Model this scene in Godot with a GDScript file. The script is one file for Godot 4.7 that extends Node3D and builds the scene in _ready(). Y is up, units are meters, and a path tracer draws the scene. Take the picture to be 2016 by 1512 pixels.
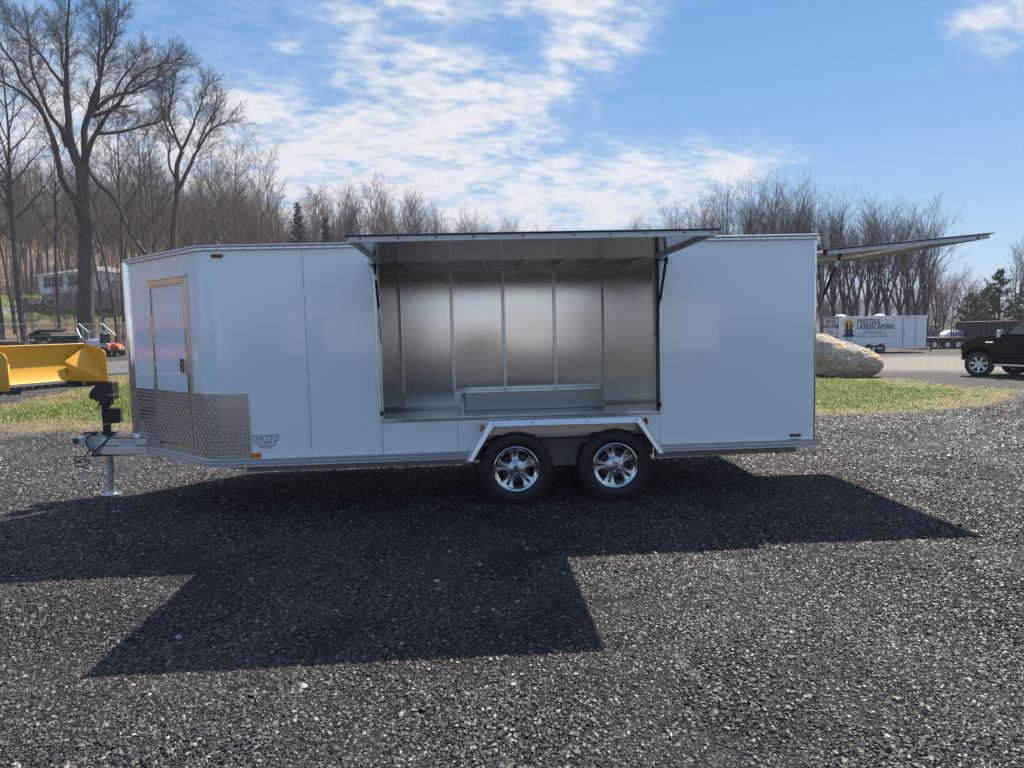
extends Node3D
# A white concession trailer on a gravel yard, bare woods behind. Metres, y up.

var rng := RandomNumberGenerator.new()
var M := {}
var taken := {}

# ---------------------------------------------------------------- mesh builder
class MB:
	var v := PackedVector3Array()
	var n := PackedVector3Array()
	var uv := PackedVector2Array()
	var c := PackedColorArray()
	var ix := PackedInt32Array()
	var col := Color.WHITE
	var tinted := false

	func vert(p: Vector3, nr: Vector3, t := Vector2.ZERO) -> int:
		v.push_back(p)
		n.push_back(nr)
		uv.push_back(t)
		if tinted:
			c.push_back(col)
		return v.size() - 1

	func tri(a: int, b: int, d: int) -> void:
		if (v[b] - v[a]).cross(v[d] - v[a]).dot(n[a] + n[b] + n[d]) > 0.0:
			ix.push_back(a)
			ix.push_back(d)
			ix.push_back(b)
		else:
			ix.push_back(a)
			ix.push_back(b)
			ix.push_back(d)

	# flat quad; out hints which side is outward
	func quad(a: Vector3, b: Vector3, d: Vector3, e: Vector3, out := Vector3.ZERO) -> void:
		var nr := (b - a).cross(e - a)
		if nr.length_squared() < 1e-16:
			nr = (d - b).cross(e - b)
		nr = nr.normalized()
		if nr.dot(out) < 0.0:
			nr = -nr
		var i := vert(a, nr, Vector2(0, 1))
		vert(b, nr, Vector2(1, 1))
		vert(d, nr, Vector2(1, 0))
		vert(e, nr, Vector2(0, 0))
		tri(i, i + 1, i + 2)
		tri(i, i + 2, i + 3)

	func tri3(a: Vector3, b: Vector3, d: Vector3, out := Vector3.ZERO) -> void:
		var nr := (b - a).cross(d - a).normalized()
		if nr.dot(out) < 0.0:
			nr = -nr
		var i := vert(a, nr)
		vert(b, nr)
		vert(d, nr)
		tri(i, i + 1, i + 2)

	# box with optional chamfer, placed by transform
	func box(ctr: Vector3, s: Vector3, bev := 0.0, bs := Basis.IDENTITY) -> void:
		var h := s * 0.5
		var b := minf(bev, minf(h.x, minf(h.y, h.z)) * 0.9)
		var ax := [Vector3.RIGHT, Vector3.UP, Vector3.BACK]
		for k in 3:
			var u: Vector3 = ax[(k + 1) % 3]
			var w: Vector3 = ax[(k + 2) % 3]
			var hu := h[(k + 1) % 3] - b
			var hw := h[(k + 2) % 3] - b
			for sg in [-1.0, 1.0]:
				var o: Vector3 = ax[k] * (h[k] * sg)
				quad(ctr + bs * (o - u * hu - w * hw), ctr + bs * (o + u * hu - w * hw), ctr + bs * (o + u * hu + w * hw), ctr + bs * (o - u * hu + w * hw), bs * (ax[k] * sg))
		if b <= 0.0:
			return
		for k in 3:
			var i1 := (k + 1) % 3
			var i2 := (k + 2) % 3
			for s1 in [-1.0, 1.0]:
				for s2 in [-1.0, 1.0]:
					var e: Vector3 = ax[k] * (h[k] - b)
					var p1: Vector3 = ax[i1] * (h[i1] * s1) + ax[i2] * ((h[i2] - b) * s2)
					var p2: Vector3 = ax[i1] * ((h[i1] - b) * s1) + ax[i2] * (h[i2] * s2)
					quad(ctr + bs * (p1 - e), ctr + bs * (p1 + e), ctr + bs * (p2 + e), ctr + bs * (p2 - e), bs * (p1 + p2))
		for sx in [-1.0, 1.0]:
			for sy in [-1.0, 1.0]:
				for sz in [-1.0, 1.0]:
					var q := Vector3(sx * h.x, sy * h.y, sz * h.z)
					var t := Vector3(sx, sy, sz) * b
					tri3(ctr + bs * Vector3(q.x, q.y - t.y, q.z - t.z), ctr + bs * Vector3(q.x - t.x, q.y, q.z - t.z), ctr + bs * Vector3(q.x - t.x, q.y - t.y, q.z), bs * q)

	# box from two corners
	func span(a: Vector3, b: Vector3, bev := 0.0) -> void:
		box((a + b) * 0.5, (b - a).abs(), bev)

	# bar between two points, square section w x h
	func bar(a: Vector3, b: Vector3, w: float, h: float, bev := 0.0, up := Vector3.UP) -> void:
		var f := (b - a).normalized()
		if absf(f.dot(up)) > 0.99:
			up = Vector3.RIGHT
		var r := up.cross(f).normalized()
		box((a + b) * 0.5, Vector3(w, h, a.distance_to(b)), bev, Basis(r, f.cross(r), f))

	func tube(pts: PackedVector3Array, rad: PackedFloat32Array, sides := 6, caps := false) -> void:
		var m := pts.size()
		if m < 2:
			return
		var f := (pts[1] - pts[0]).normalized()
		var r := f.cross(Vector3.UP if absf(f.y) < 0.9 else Vector3.RIGHT).normalized()
		var base := v.size()
		for i in m:
			var g := (pts[mini(i + 1, m - 1)] - pts[maxi(i - 1, 0)]).normalized()
			r = (r - g * r.dot(g)).normalized()
			var u := g.cross(r)
			for k in sides:
				var a := TAU * k / sides
				var d := r * cos(a) + u * sin(a)
				vert(pts[i] + d * rad[i], d)
		for i in m - 1:
			for k in sides:
				var a := base + i * sides + k
				var b := base + i * sides + (k + 1) % sides
				tri(a, b, b + sides)
				tri(a, b + sides, a + sides)
		if caps:
			for e in [0, m - 1]:
				var g := (pts[0] - pts[1]).normalized() if e == 0 else (pts[m - 1] - pts[m - 2]).normalized()
				var s := v.size()
				for k in sides:
					vert(v[base + e * sides + k], g)
				for k in range(1, sides - 1):
					tri(s, s + k, s + k + 1)

	func rod(a: Vector3, b: Vector3, r: float, sides := 8, r2 := -1.0) -> void:
		tube(PackedVector3Array([a, b]), PackedFloat32Array([r, r if r2 < 0.0 else r2]), sides, true)

	func cone(a: Vector3, b: Vector3, r: float) -> void:
		var f := (b - a).normalized()
		var p := f.cross(Vector3.UP if absf(f.y) < 0.9 else Vector3.RIGHT).normalized()
		var q := f.cross(p)
		var s := v.size()
		vert(a + p * r, p)
		vert(a + (p * -0.5 + q * 0.866) * r, p * -0.5 + q * 0.866)
		vert(a + (p * -0.5 - q * 0.866) * r, p * -0.5 - q * 0.866)
		vert(b, p)
		tri(s, s + 1, s + 3)
		tri(s + 1, s + 2, s + 3)
		tri(s + 2, s, s + 3)

	# profile of (radius, height along axis), revolved; sharp = flat shaded rings
	func lathe(prof: Array, ctr: Vector3, bs: Basis, segs := 32, sharp := true) -> void:
		for i in prof.size() - 1:
			var p: Vector2 = prof[i]
			var q: Vector2 = prof[i + 1]
			var d := (q - p).normalized()
			var nr2 := Vector2(-d.y, d.x) * -1.0
			var base := v.size()
			for k in segs + 1:
				var a := TAU * k / segs
				var ra := Vector3(cos(a), 0, sin(a))
				var nn := bs * (ra * nr2.x + Vector3.UP * nr2.y)
				vert(ctr + bs * (ra * p.x + Vector3.UP * p.y), nn)
				vert(ctr + bs * (ra * q.x + Vector3.UP * q.y), nn)
			for k in segs:
				var o := base + k * 2
				if p.x > 1e-5:
					tri(o, o + 2, o + 1)
				if q.x > 1e-5:
					tri(o + 1, o + 2, o + 3)
		if not sharp:
			pass

	# polygon in the xy plane of tr, from depth z0 to z1
	func prism(poly: PackedVector2Array, z0: float, z1: float, tr := Transform3D.IDENTITY) -> void:
		var t := Geometry2D.triangulate_polygon(poly)
		for zz in [z0, z1]:
			var nr: Vector3 = tr.basis * Vector3(0, 0, 1.0 if zz == maxf(z0, z1) else -1.0)
			var s := v.size()
			for p in poly:
				vert(tr * Vector3(p.x, p.y, zz), nr.normalized(), p)
			for k in range(0, t.size(), 3):
				tri(s + t[k], s + t[k + 1], s + t[k + 2])
		var cw := 1.0 if Geometry2D.is_polygon_clockwise(poly) else -1.0
		for i in poly.size():
			var p := poly[i]
			var q := poly[(i + 1) % poly.size()]
			var e := (q - p).normalized()
			var o := tr.basis * Vector3(-e.y, e.x, 0) * cw
			quad(tr * Vector3(p.x, p.y, z0), tr * Vector3(q.x, q.y, z0), tr * Vector3(q.x, q.y, z1), tr * Vector3(p.x, p.y, z1), o)

	# prism whose front rim (at z1) is chamfered inwards by b
	func slab(poly: PackedVector2Array, z0: float, z1: float, b: float, tr := Transform3D.IDENTITY) -> void:
		var inner: PackedVector2Array = PackedVector2Array()
		var got := Geometry2D.offset_polygon(poly, -b)
		if got.is_empty() or got[0].size() != poly.size():
			prism(poly, z0, z1, tr)
			return
		inner = got[0]
		var best := 0
		for i in inner.size():
			if inner[i].distance_squared_to(poly[0]) < inner[best].distance_squared_to(poly[0]):
				best = i
		var sg := signf(z1 - z0)
		var m := poly.size()
		var flip := Geometry2D.is_polygon_clockwise(poly) != Geometry2D.is_polygon_clockwise(inner)
		var ring := PackedVector2Array()
		for i in m:
			ring.push_back(inner[(best + (m - i if flip else i)) % m])
		prism(ring, z1 - sg * b * 0.5, z1, tr)
		prism(poly, z0, z1 - sg * b, tr)
		var cw := 1.0 if Geometry2D.is_polygon_clockwise(poly) else -1.0
		for i in m:
			var j := (i + 1) % m
			var e := (poly[j] - poly[i]).normalized()
			quad(tr * Vector3(poly[i].x, poly[i].y, z1 - sg * b), tr * Vector3(poly[j].x, poly[j].y, z1 - sg * b), tr * Vector3(ring[j].x, ring[j].y, z1), tr * Vector3(ring[i].x, ring[i].y, z1), tr.basis * Vector3(-e.y * cw, e.x * cw, sg))

	func ball(ctr: Vector3, r: Vector3, seg := 12, rings := 8) -> void:
		var s := v.size()
		for i in rings + 1:
			var b := PI * i / rings
			for k in seg + 1:
				var a := TAU * k / seg
				var d := Vector3(sin(b) * cos(a), cos(b), sin(b) * sin(a))
				vert(ctr + d * r, (d / r).normalized())
		for i in rings:
			for k in seg:
				var o := s + i * (seg + 1) + k
				tri(o, o + 1, o + seg + 2)
				tri(o, o + seg + 2, o + seg + 1)

	func mesh() -> ArrayMesh:
		var am := ArrayMesh.new()
		var a := []
		a.resize(Mesh.ARRAY_MAX)
		a[Mesh.ARRAY_VERTEX] = v
		a[Mesh.ARRAY_NORMAL] = n
		a[Mesh.ARRAY_TEX_UV] = uv
		if tinted:
			a[Mesh.ARRAY_COLOR] = c
		a[Mesh.ARRAY_INDEX] = ix
		am.add_surface_from_arrays(Mesh.PRIMITIVE_TRIANGLES, a)
		return am

# ---------------------------------------------------------------- scene helpers
func numbered(parent: Node, called: String) -> String:
	var key := str(parent.get_instance_id()) + called
	var k: int = taken.get(key, 0)
	taken[key] = k + 1
	return called if k == 0 else "%s_%03d" % [called, k]

func thing(called: String, label: String, category: String, at := Vector3.ZERO, turn := 0.0, group := "") -> Node3D:
	var o := Node3D.new()
	o.name = numbered(self, called)
	add_child(o)
	o.position = at
	o.rotation.y = turn
	o.set_meta("label", label)
	o.set_meta("category", category)
	if group != "":
		o.set_meta("group", group)
	return o

# a mesh under parent; vertices are given in the parent's frame
func part(called: String, mb: MB, mat: Material, parent: Node3D, label := "") -> MeshInstance3D:
	var o := MeshInstance3D.new()
	o.name = numbered(parent, called)
	o.mesh = mb.mesh()
	o.material_override = mat
	parent.add_child(o)
	if label != "":
		o.set_meta("label", label)
	return o

func pmesh(called: String, mesh: Mesh, mat: Material, parent: Node3D, at := Transform3D.IDENTITY) -> MeshInstance3D:
	var o := MeshInstance3D.new()
	o.name = numbered(parent, called)
	o.mesh = mesh
	o.material_override = mat
	o.transform = at
	parent.add_child(o)
	return o

func single(called: String, mb: MB, mat: Material, label: String, category: String, kind := "", group := "") -> MeshInstance3D:
	var o := part(called, mb, mat, self)
	o.set_meta("label", label)
	if kind != "":
		o.set_meta("kind", kind)
	if category != "":
		o.set_meta("category", category)
	if group != "":
		o.set_meta("group", group)
	return o

func stuff(o: Node) -> void:
	o.set_meta("kind", "stuff")

func copy(root: Node3D, called: String, at: Vector3, turn: float, label: String, group: String, sc := Vector3.ONE) -> Node3D:
	var r: Node3D = root.duplicate()
	r.name = numbered(self, called)
	add_child(r)
	r.position = at
	r.rotation = Vector3(0, turn, 0)
	r.scale = sc
	r.set_meta("label", label)
	r.set_meta("group", group)
	return r

func lettering(text: String, parent: Node3D, mat: Material, at: Transform3D, height: float, bold := false, face := "Droid Sans", depth := 0.004, squeeze := 1.0) -> MeshInstance3D:
	var tm := TextMesh.new()
	var f := SystemFont.new()
	f.font_names = PackedStringArray([face])
	f.font_weight = 700 if bold else 400
	tm.font = f
	tm.text = text
	tm.font_size = 32
	tm.pixel_size = height / 23.0
	tm.depth = depth
	tm.curve_step = 2.0
	var o := MeshInstance3D.new()
	o.name = numbered(parent, "lettering")
	o.mesh = tm
	o.material_override = mat
	o.transform = at.scaled_local(Vector3(squeeze, 1, 1))
	parent.add_child(o)
	return o

func lin(r: float, g: float, b: float) -> Color:
	return Color(r, g, b).linear_to_srgb()

func mat(key: String, c: Color, rough := 0.6, metal := 0.0) -> StandardMaterial3D:
	var m := StandardMaterial3D.new()
	m.resource_name = key
	m.albedo_color = c.linear_to_srgb()
	m.roughness = rough
	m.metallic = metal
	M[key] = m
	return m

func noise(kind: int, freq: float, sd: int, oct := 4) -> FastNoiseLite:
	var f := FastNoiseLite.new()
	f.noise_type = kind
	f.frequency = freq
	f.seed = sd
	f.fractal_type = FastNoiseLite.FRACTAL_FBM if oct > 1 else FastNoiseLite.FRACTAL_NONE
	f.fractal_octaves = oct
	return f

func tex(im: Image) -> ImageTexture:
	return ImageTexture.create_from_image(im)

func triplanar(m: StandardMaterial3D, scale: float, world := true) -> void:
	m.uv1_triplanar = true
	m.uv1_world_triplanar = world
	m.uv1_scale = Vector3.ONE * scale

func rnd(a := 0.0, b := 1.0) -> float:
	return rng.randf_range(a, b)

func rvec() -> Vector3:
	return Vector3(rng.randf_range(-1, 1), rng.randf_range(-1, 1), rng.randf_range(-1, 1))

func ss(a: float, b: float, x: float) -> float:
	var t := clampf((x - a) / (b - a), 0.0, 1.0)
	return t * t * (3.0 - 2.0 * t)

# height of the land
func land(x: float, z: float) -> float:
	var dz := 7.0 - z
	if dz <= 0.0:
		return 0.0
	var d := sqrt(x * x + dz * dz)
	var a := rad_to_deg(atan2(x, dz))
	var le := ss(14, 24, -a)
	var ri := ss(4, 16, a)
	var h := 0.4 * le * ss(11, 20, d)
	var g := 1.0 - ss(-17, 10, a)
	h += g * (1.0 * ss(45, 62, d) + 6.2 * ss(62, 118, d) + 9.0 * ss(118, 210, d))
	h += 15.0 * ss(10, 24, -a) * ss(116, 240, d)
	h -= ri * 0.0135 * maxf(0.0, minf(d, 130.0) - 14.0)
	return h

func on_land(x: float, z: float, up := 0.0) -> Vector3:
	return Vector3(x, land(x, z) + up, z)

# a point d metres from where the photographer stands, az degrees to the right of the yard's axis
func polar(d: float, az: float) -> Vector3:
	var a := deg_to_rad(az)
	return on_land(d * sin(a), 7.0 - d * cos(a))

func _ready() -> void:
	rng.seed = 41
	# camera
	var cam := Camera3D.new()
	cam.name = "camera"
	cam.fov = 56.74
	cam.near = 0.05
	cam.far = 3000.0
	cam.transform = Transform3D(Basis(Vector3.UP, -0.0598) * Basis(Vector3.RIGHT, -0.0816) * Basis(Vector3.BACK, -0.0258), Vector3(0, 1.7693, 6.8912))
	add_child(cam)
	cam.current = true
	# sky and exposure
	var env := Environment.new()
	env.background_mode = Environment.BG_SKY
	env.sky = Sky.new()
	var sm := PanoramaSkyMaterial.new()
	sm.panorama = tex(sky_image())
	env.sky.sky_material = sm
	env.tonemap_mode = Environment.TONE_MAPPER_LINEAR
	env.tonemap_exposure = EXPOSURE
	env.fog_enabled = true
	env.fog_mode = Environment.FOG_MODE_EXPONENTIAL
	env.fog_density = 0.0006
	env.fog_light_color = Color(0.93, 0.95, 1.0)
	env.sdfgi_enabled = true
	env.ssao_enabled = true
	env.ssil_enabled = true
	var we := WorldEnvironment.new()
	we.name = "world_environment"
	we.environment = env
	add_child(we)
	# sun, behind the trailer to the right
	var sun := DirectionalLight3D.new()
	sun.name = "sun"
	sun.light_energy = SUN
	sun.light_color = Color(1.0, 0.955, 0.89)
	sun.light_angular_distance = 0.53
	sun.shadow_enabled = true
	add_child(sun)
	sun.look_at_from_position(Vector3(0.384, 0.782, -0.4905) * 50.0, Vector3.ZERO)
	materials()
	ground()
	concession_trailer()
	yard()
	woods()
	loose_stones()
	litter()
	grass()

const EXPOSURE := 1.65
const SUN := 1.6

# clouds seen in the sky: azimuth, elevation, half widths (degrees), weight
func cloud_banks() -> Array:
	return [
		[-11.3, 11.9, 10.0, 4.0, 1.0], [-2.4, 12.3, 10.2, 4.1, 1.0], [3.4, 8.4, 16.5, 2.3, 0.9], [-16.7, 13.1, 4.2, 3.1, 0.8],
		[-5.8, 15.6, 4.3, 2.1, 0.5], [0.9, 17.0, 4.4, 2.5, 0.8], [-2.6, 18.8, 3.9, 1.9, 0.5], [-6.4, 20.5, 3.4, 1.5, 0.5],
		[3.7, 17.2, 2.4, 1.4, 0.5], [4.3, 23.0, 7.4, 1.3, 0.5], [11.3, 21.6, 3.1, 2.3, 0.75], [10.5, 20.1, 2.3, 1.3, 0.45],
		[5.4, 23.3, 11.6, 0.6, 0.3], [7.5, 17.9, 2.0, 1.0, 0.45], [7.9, 19.8, 2.4, 1.4, 0.35], [6.8, 15.3, 2.4, 0.7, 0.3],
		[18.4, 11.7, 4.9, 1.4, 0.85], [13.4, 10.7, 4.3, 1.7, 0.7], [9.9, 9.4, 5.2, 1.9, 0.9], [21.0, 11.1, 2.6, 0.7, 0.5],
		[37.2, 17.8, 1.9, 1.4, 0.75], [38.2, 18.5, 1.9, 1.4, 0.7], [35.2, 18.4, 0.9, 0.6, 0.35], [-24.0, 13.9, 7.5, 4.6, 0.75],
		[-18.3, 16.3, 1.7, 1.3, 0.4], [-29.8, 11.1, 4.2, 4.4, 0.7], [-7.8, 22.6, 3.4, 1.6, 0.45], [-17.9, 22.2, 3.7, 1.1, 0.35],
		[-12.8, 20.2, 1.5, 0.7, 0.35], [-16.4, 19.4, 1.7, 1.0, 0.2], [-29.3, 17.2, 3.4, 2.7, 0.5], [-4.0, 23.4, 3.1, 0.9, 0.3],
		[33.5, 15.8, 0.9, 0.2, 0.25], [35.3, 4.1, 4.7, 0.7, 0.3], [33.8, 17.8, 0.6, 0.2, 0.2], [8.0, 27.0, 8.0, 3.0, 0.4], [42.0, 19.0, 4.0, 2.0, 0.7],
	]

func sky_color(az: float, el: float, big: FastNoiseLite, mid: FastNoiseLite, fine: FastNoiseLite, banks: Array, inside: float) -> Color:
	var e := maxf(el, 0.0)
	var k := pow(1.0 - sin(deg_to_rad(e)), 2.2)
	var air := Color(0.075, 0.24, 0.59).lerp(Color(0.27, 0.56, 0.93), k)
	var hz := exp(-e / 6.0)
	air = air.lerp(Color(0.64, 0.83, 0.92), hz * 0.92)
	# brighter air towards the sun
	var d := Vector3(sin(deg_to_rad(az)) * cos(deg_to_rad(e)), sin(deg_to_rad(e)), -cos(deg_to_rad(az)) * cos(deg_to_rad(e)))
	var c := maxf(0.0, d.dot(Vector3(0.384, 0.782, -0.4905)))
	air = air * (1.0 + 0.14 * pow(c, 3.0)) + Color(1.0, 0.97, 0.9) * (0.6 * pow(c, 60.0))
	# clouds lie on a high sheet
	var s := 1.0 / (d.y + 0.27)
	var px := d.x * s
	var pz := d.z * s
	var wx := big.get_noise_2d(px * 0.7 + 9.0, pz * 0.7) * 0.35
	var n1 := mid.get_noise_2d(px * 1.5 + wx, pz * 2.2 + wx)
	var n2 := fine.get_noise_2d(px * 1.5 - pz * 1.1, pz * 2.9 + px * 1.0)
	var cov := 0.0
	if inside > 0.0:
		for b in banks:
			var u: float = (az - b[0]) / b[2]
			if absf(u) > 2.6:
				continue
			var w: float = (el - b[1]) / b[3]
			var q := u * u + w * w
			if q < 9.0:
				cov += b[4] * exp(-q * 0.75)
		cov = 1.0 - exp(-1.35 * cov)
	if inside < 1.0:
		var o := clampf(0.24 + big.get_noise_2d(px * 0.8 - 4.0, pz * 0.8 + 2.0) * 1.1, 0.0, 1.0)
		cov = lerpf(o, cov, inside)
	var dens := cov + n1 * 0.62 * (0.35 + cov * 0.6) + n2 * 0.42 * (0.3 + cov * 0.5)
	var a := ss(0.22, 1.08, dens) * 0.93
	a = maxf(a, 0.16 * ss(0.1, 0.5, dens))
	var light := 0.83 + 0.07 * n2 + 0.05 * n1 + 0.05 * c + 0.30 * maxf(0.0, -d.dot(Vector3(0.384, 0.782, -0.4905)) + 0.25)  # clouds opposite the sun brightened to lift light on the trailer side
	var cl := Color(light, light * 1.01, light * 1.025)
	var haze := exp(-e / 7.0)
	cl = cl.lerp(Color(0.70, 0.79, 0.84), haze * 0.55)
	var out := air.lerp(cl, a) * (1.0 / EXPOSURE)
	out.a = 1.0
	return out

func sky_image() -> Image:
	var big := noise(FastNoiseLite.TYPE_SIMPLEX_SMOOTH, 0.6, 3, 3)
	var mid := noise(FastNoiseLite.TYPE_SIMPLEX_SMOOTH, 3.2, 5, 5)
	var fine := noise(FastNoiseLite.TYPE_SIMPLEX_SMOOTH, 9.0, 8, 4)
	var banks := cloud_banks()
	var w := 4096
	var h := 2048
	var small := Image.create_empty(640, 320, false, Image.FORMAT_RGBAF)
	small.fill(Color(0.10, 0.10, 0.10))
	for y in 161:
		for x in 640:
			var az := fposmod((x + 0.5) / 640.0 * 360.0 + 180.0, 360.0) - 180.0
			var el := maxf(90.0 - (y + 0.5) / 320.0 * 180.0, 0.1)
			small.set_pixel(x, y, sky_color(az, el, big, mid, fine, banks, inside_frame(az, el)))
	small.resize(w, h, Image.INTERPOLATE_BILINEAR)
	var x0 := int(-40.0 / 360.0 * w)
	var x1 := int(47.0 / 360.0 * w)
	var y0 := int((90.0 - 29.0) / 180.0 * h)
	for y in range(y0, 1026):
		for x in range(x0, x1):
			var az := (x + 0.5) / w * 360.0
			var el := maxf(90.0 - (y + 0.5) / h * 180.0, 0.1)
			small.set_pixel(posmod(x, w), y, sky_color(az, el, big, mid, fine, banks, inside_frame(az, el)))
	return small

func inside_frame(az: float, el: float) -> float:
	return (1.0 - ss(26.0, 36.0, el)) * ss(-48.0, -34.0, az) * (1.0 - ss(42.0, 56.0, az))

# ---------------------------------------------------------------- materials
func grain_image(s: int, cells: Array, sd: int, lo: float, hi: float) -> Image:
	# mottled stone chips: two sizes of cells, each chip its own grey
	var a := noise(FastNoiseLite.TYPE_CELLULAR, 1.0 / cells[0], sd, 1)
	a.cellular_return_type = FastNoiseLite.RETURN_CELL_VALUE
	var b := noise(FastNoiseLite.TYPE_CELLULAR, 1.0 / cells[1], sd + 1, 1)
	b.cellular_return_type = FastNoiseLite.RETURN_CELL_VALUE
	var ia := a.get_seamless_image(s, s, false, false, 0.12)
	var ib := b.get_seamless_image(s, s, false, false, 0.12)
	var im := Image.create_empty(s, s, false, Image.FORMAT_RGB8)
	for y in s:
		for x in s:
			var va := ia.get_pixel(x, y).r
			var vb := ib.get_pixel(x, y).r
			var q := lerpf(va, vb, 0.5)
			var t := lo + (hi - lo) * q * q * 1.5
			if vb > 0.93:
				t += 0.35
			t = pow(clampf(t, 0.02, 1.0), 1.0 / 2.2)
			im.set_pixel(x, y, Color(t, t, t))
	return im

func chip_height(s: int, cell: float, sd: int) -> Image:
	var a := noise(FastNoiseLite.TYPE_CELLULAR, 1.0 / cell, sd, 2)
	a.cellular_return_type = FastNoiseLite.RETURN_DISTANCE
	return a.get_seamless_image(s, s, true, false, 0.12)

func soft_image(s: int, freq: float, sd: int, lo: float, hi: float, oct := 5) -> Image:
	var a := noise(FastNoiseLite.TYPE_SIMPLEX_SMOOTH, freq, sd, oct)
	var ia := a.get_seamless_image(s, s, false, false, 0.15)
	var im := Image.create_empty(s, s, false, Image.FORMAT_RGB8)
	for y in s:
		for x in s:
			var t := lerpf(lo, hi, ia.get_pixel(x, y).r)
			im.set_pixel(x, y, Color(t, t, t))
	return im

func brushed_image(sd: int) -> Image:
	# fine vertical brushing
	var im := Image.create_empty(256, 64, false, Image.FORMAT_RGB8)
	var r := RandomNumberGenerator.new()
	r.seed = sd
	for x in 256:
		var b := r.randf_range(0.46, 0.54)
		for y in 64:
			var t := clampf(b + r.randf_range(-0.02, 0.02), 0.0, 1.0)
			im.set_pixel(x, y, Color(t, t, t))
	return im

func materials() -> void:
	var w := mat("white_skin", Color(0.86, 0.90, 0.93), 0.12)
	w.clearcoat_enabled = true
	w.clearcoat = 0.6
	w.clearcoat_roughness = 0.04
	w.heightmap_enabled = true
	w.heightmap_texture = tex(soft_image(256, 0.011, 91, 0.0, 1.0, 2))
	w.heightmap_scale = 0.16
	triplanar(w, 0.45, false)
	mat("white_inside", Color(0.72, 0.72, 0.71), 0.45)
	mat("white_paint", Color(0.74, 0.75, 0.76), 0.35)
	mat("seam", Color(0.10, 0.11, 0.12), 0.7)
	mat("mill", Color(0.70, 0.72, 0.74), 0.34, 1.0)
	mat("trim", Color(0.66, 0.67, 0.68), 0.27, 1.0)
	mat("polished", Color(0.72, 0.72, 0.71), 0.09, 1.0)
	mat("mirror_sheet", Color(0.74, 0.75, 0.75), 0.13, 1.0)
	mat("chrome", Color(0.8, 0.8, 0.8), 0.06, 1.0)
	var br := mat("brushed", Color(0.80, 0.80, 0.785), 0.2, 1.0)
	br.roughness = 0.44
	br.roughness_texture = tex(brushed_image(7))
	br.roughness_texture_channel = BaseMaterial3D.TEXTURE_CHANNEL_RED
	br.anisotropy_enabled = true
	br.anisotropy = 0.97
	for k in ["plate", "plate_tri"]:
		mat(k, Color(0.52, 0.52, 0.51), 0.26, 1.0)
	mat("lug", Color(0.66, 0.66, 0.65), 0.2, 1.0)
	mat("floor_sheet", Color(0.5, 0.5, 0.49), 0.3, 1.0)
	mat("well_sheet", Color(0.72, 0.71, 0.69), 0.55, 0.55)
	mat("rubber", Color(0.012, 0.012, 0.013), 0.62)
	mat("tyre", Color(0.014, 0.014, 0.0145), 0.55)
	var al := mat("alloy", Color(0.66, 0.67, 0.69), 0.33, 1.0)
	al.metallic = 0.95
	mat("alloy_lip", Color(0.78, 0.79, 0.80), 0.10, 1.0)
	mat("dark_steel", Color(0.05, 0.05, 0.052), 0.5)
	mat("frame_paint", Color(0.24, 0.23, 0.22), 0.45)
	mat("black_plastic", Color(0.012, 0.012, 0.013), 0.38)
	mat("black_satin", Color(0.02, 0.02, 0.021), 0.5)
	mat("galvanised", Color(0.42, 0.46, 0.47), 0.42, 0.75)
	mat("zinc", Color(0.62, 0.64, 0.66), 0.3, 1.0)
	mat("cable", Color(0.02, 0.02, 0.02), 0.5)
	mat("rope_wire", Color(0.5, 0.5, 0.5), 0.35, 0.9)
	mat("amber", Color(0.75, 0.20, 0.01), 0.2)
	mat("amber_dark", Color(0.16, 0.03, 0.01), 0.15)
	mat("red_lens", Color(0.30, 0.01, 0.015), 0.15)
	mat("dark_red_lens", Color(0.09, 0.008, 0.01), 0.15)
	mat("ink", Color(0.01, 0.012, 0.05), 0.4)
	mat("black_ink", Color(0.012, 0.012, 0.013), 0.5)
	mat("grey_ink", Color(0.16, 0.16, 0.17), 0.6)
	mat("red_ink", Color(0.5, 0.06, 0.05), 0.6)
	mat("sticker", Color(0.82, 0.82, 0.84), 0.3)
	mat("paper", Color(0.72, 0.70, 0.62), 0.7)
	var gl := mat("glass", Color(0.05, 0.06, 0.06), 0.05)
	gl.albedo_color = Color(0.03, 0.05, 0.05, 0.35)
	gl.transparency = BaseMaterial3D.TRANSPARENCY_ALPHA
	mat("dark_glass", Color(0.03, 0.035, 0.04), 0.06)
	mat("cab_glass", Color(0.16, 0.21, 0.21), 0.05)
	var bp := mat("black_paint", Color(0.005, 0.006, 0.008), 0.35)
	bp.clearcoat_enabled = true
	bp.metallic_specular = 0.2
	bp.clearcoat = 0.12
	bp.clearcoat_roughness = 0.05
	var rp := mat("red_paint", Color(0.38, 0.018, 0.02), 0.3)
	rp.clearcoat_enabled = true
	rp.clearcoat = 1.0
	var yp := mat("yellow_paint", Color(0.68, 0.36, 0.02), 0.38)
	yp.roughness_texture = tex(soft_image(128, 0.03, 21, 0.7, 1.0))
	triplanar(yp, 0.8, false)
	yp.roughness = 0.5
	mat("mower_red", Color(0.60, 0.13, 0.07), 0.35)
	mat("brown_steel", Color(0.12, 0.075, 0.05), 0.6)
	mat("rust_post", Color(0.10, 0.035, 0.03), 0.7)
	mat("yellow_ink", Color(0.6, 0.42, 0.1), 0.6)
	mat("sun_yellow", Color(0.78, 0.42, 0.03), 0.5)
	mat("pine_ink", Color(0.012, 0.03, 0.03), 0.6)
	mat("white_siding", Color(0.74, 0.75, 0.78), 0.6)
	mat("roof_shingle", Color(0.22, 0.20, 0.19), 0.8)
	mat("foundation", Color(0.30, 0.31, 0.33), 0.8)
	mat("shutter", Color(0.03, 0.035, 0.04), 0.6)
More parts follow.
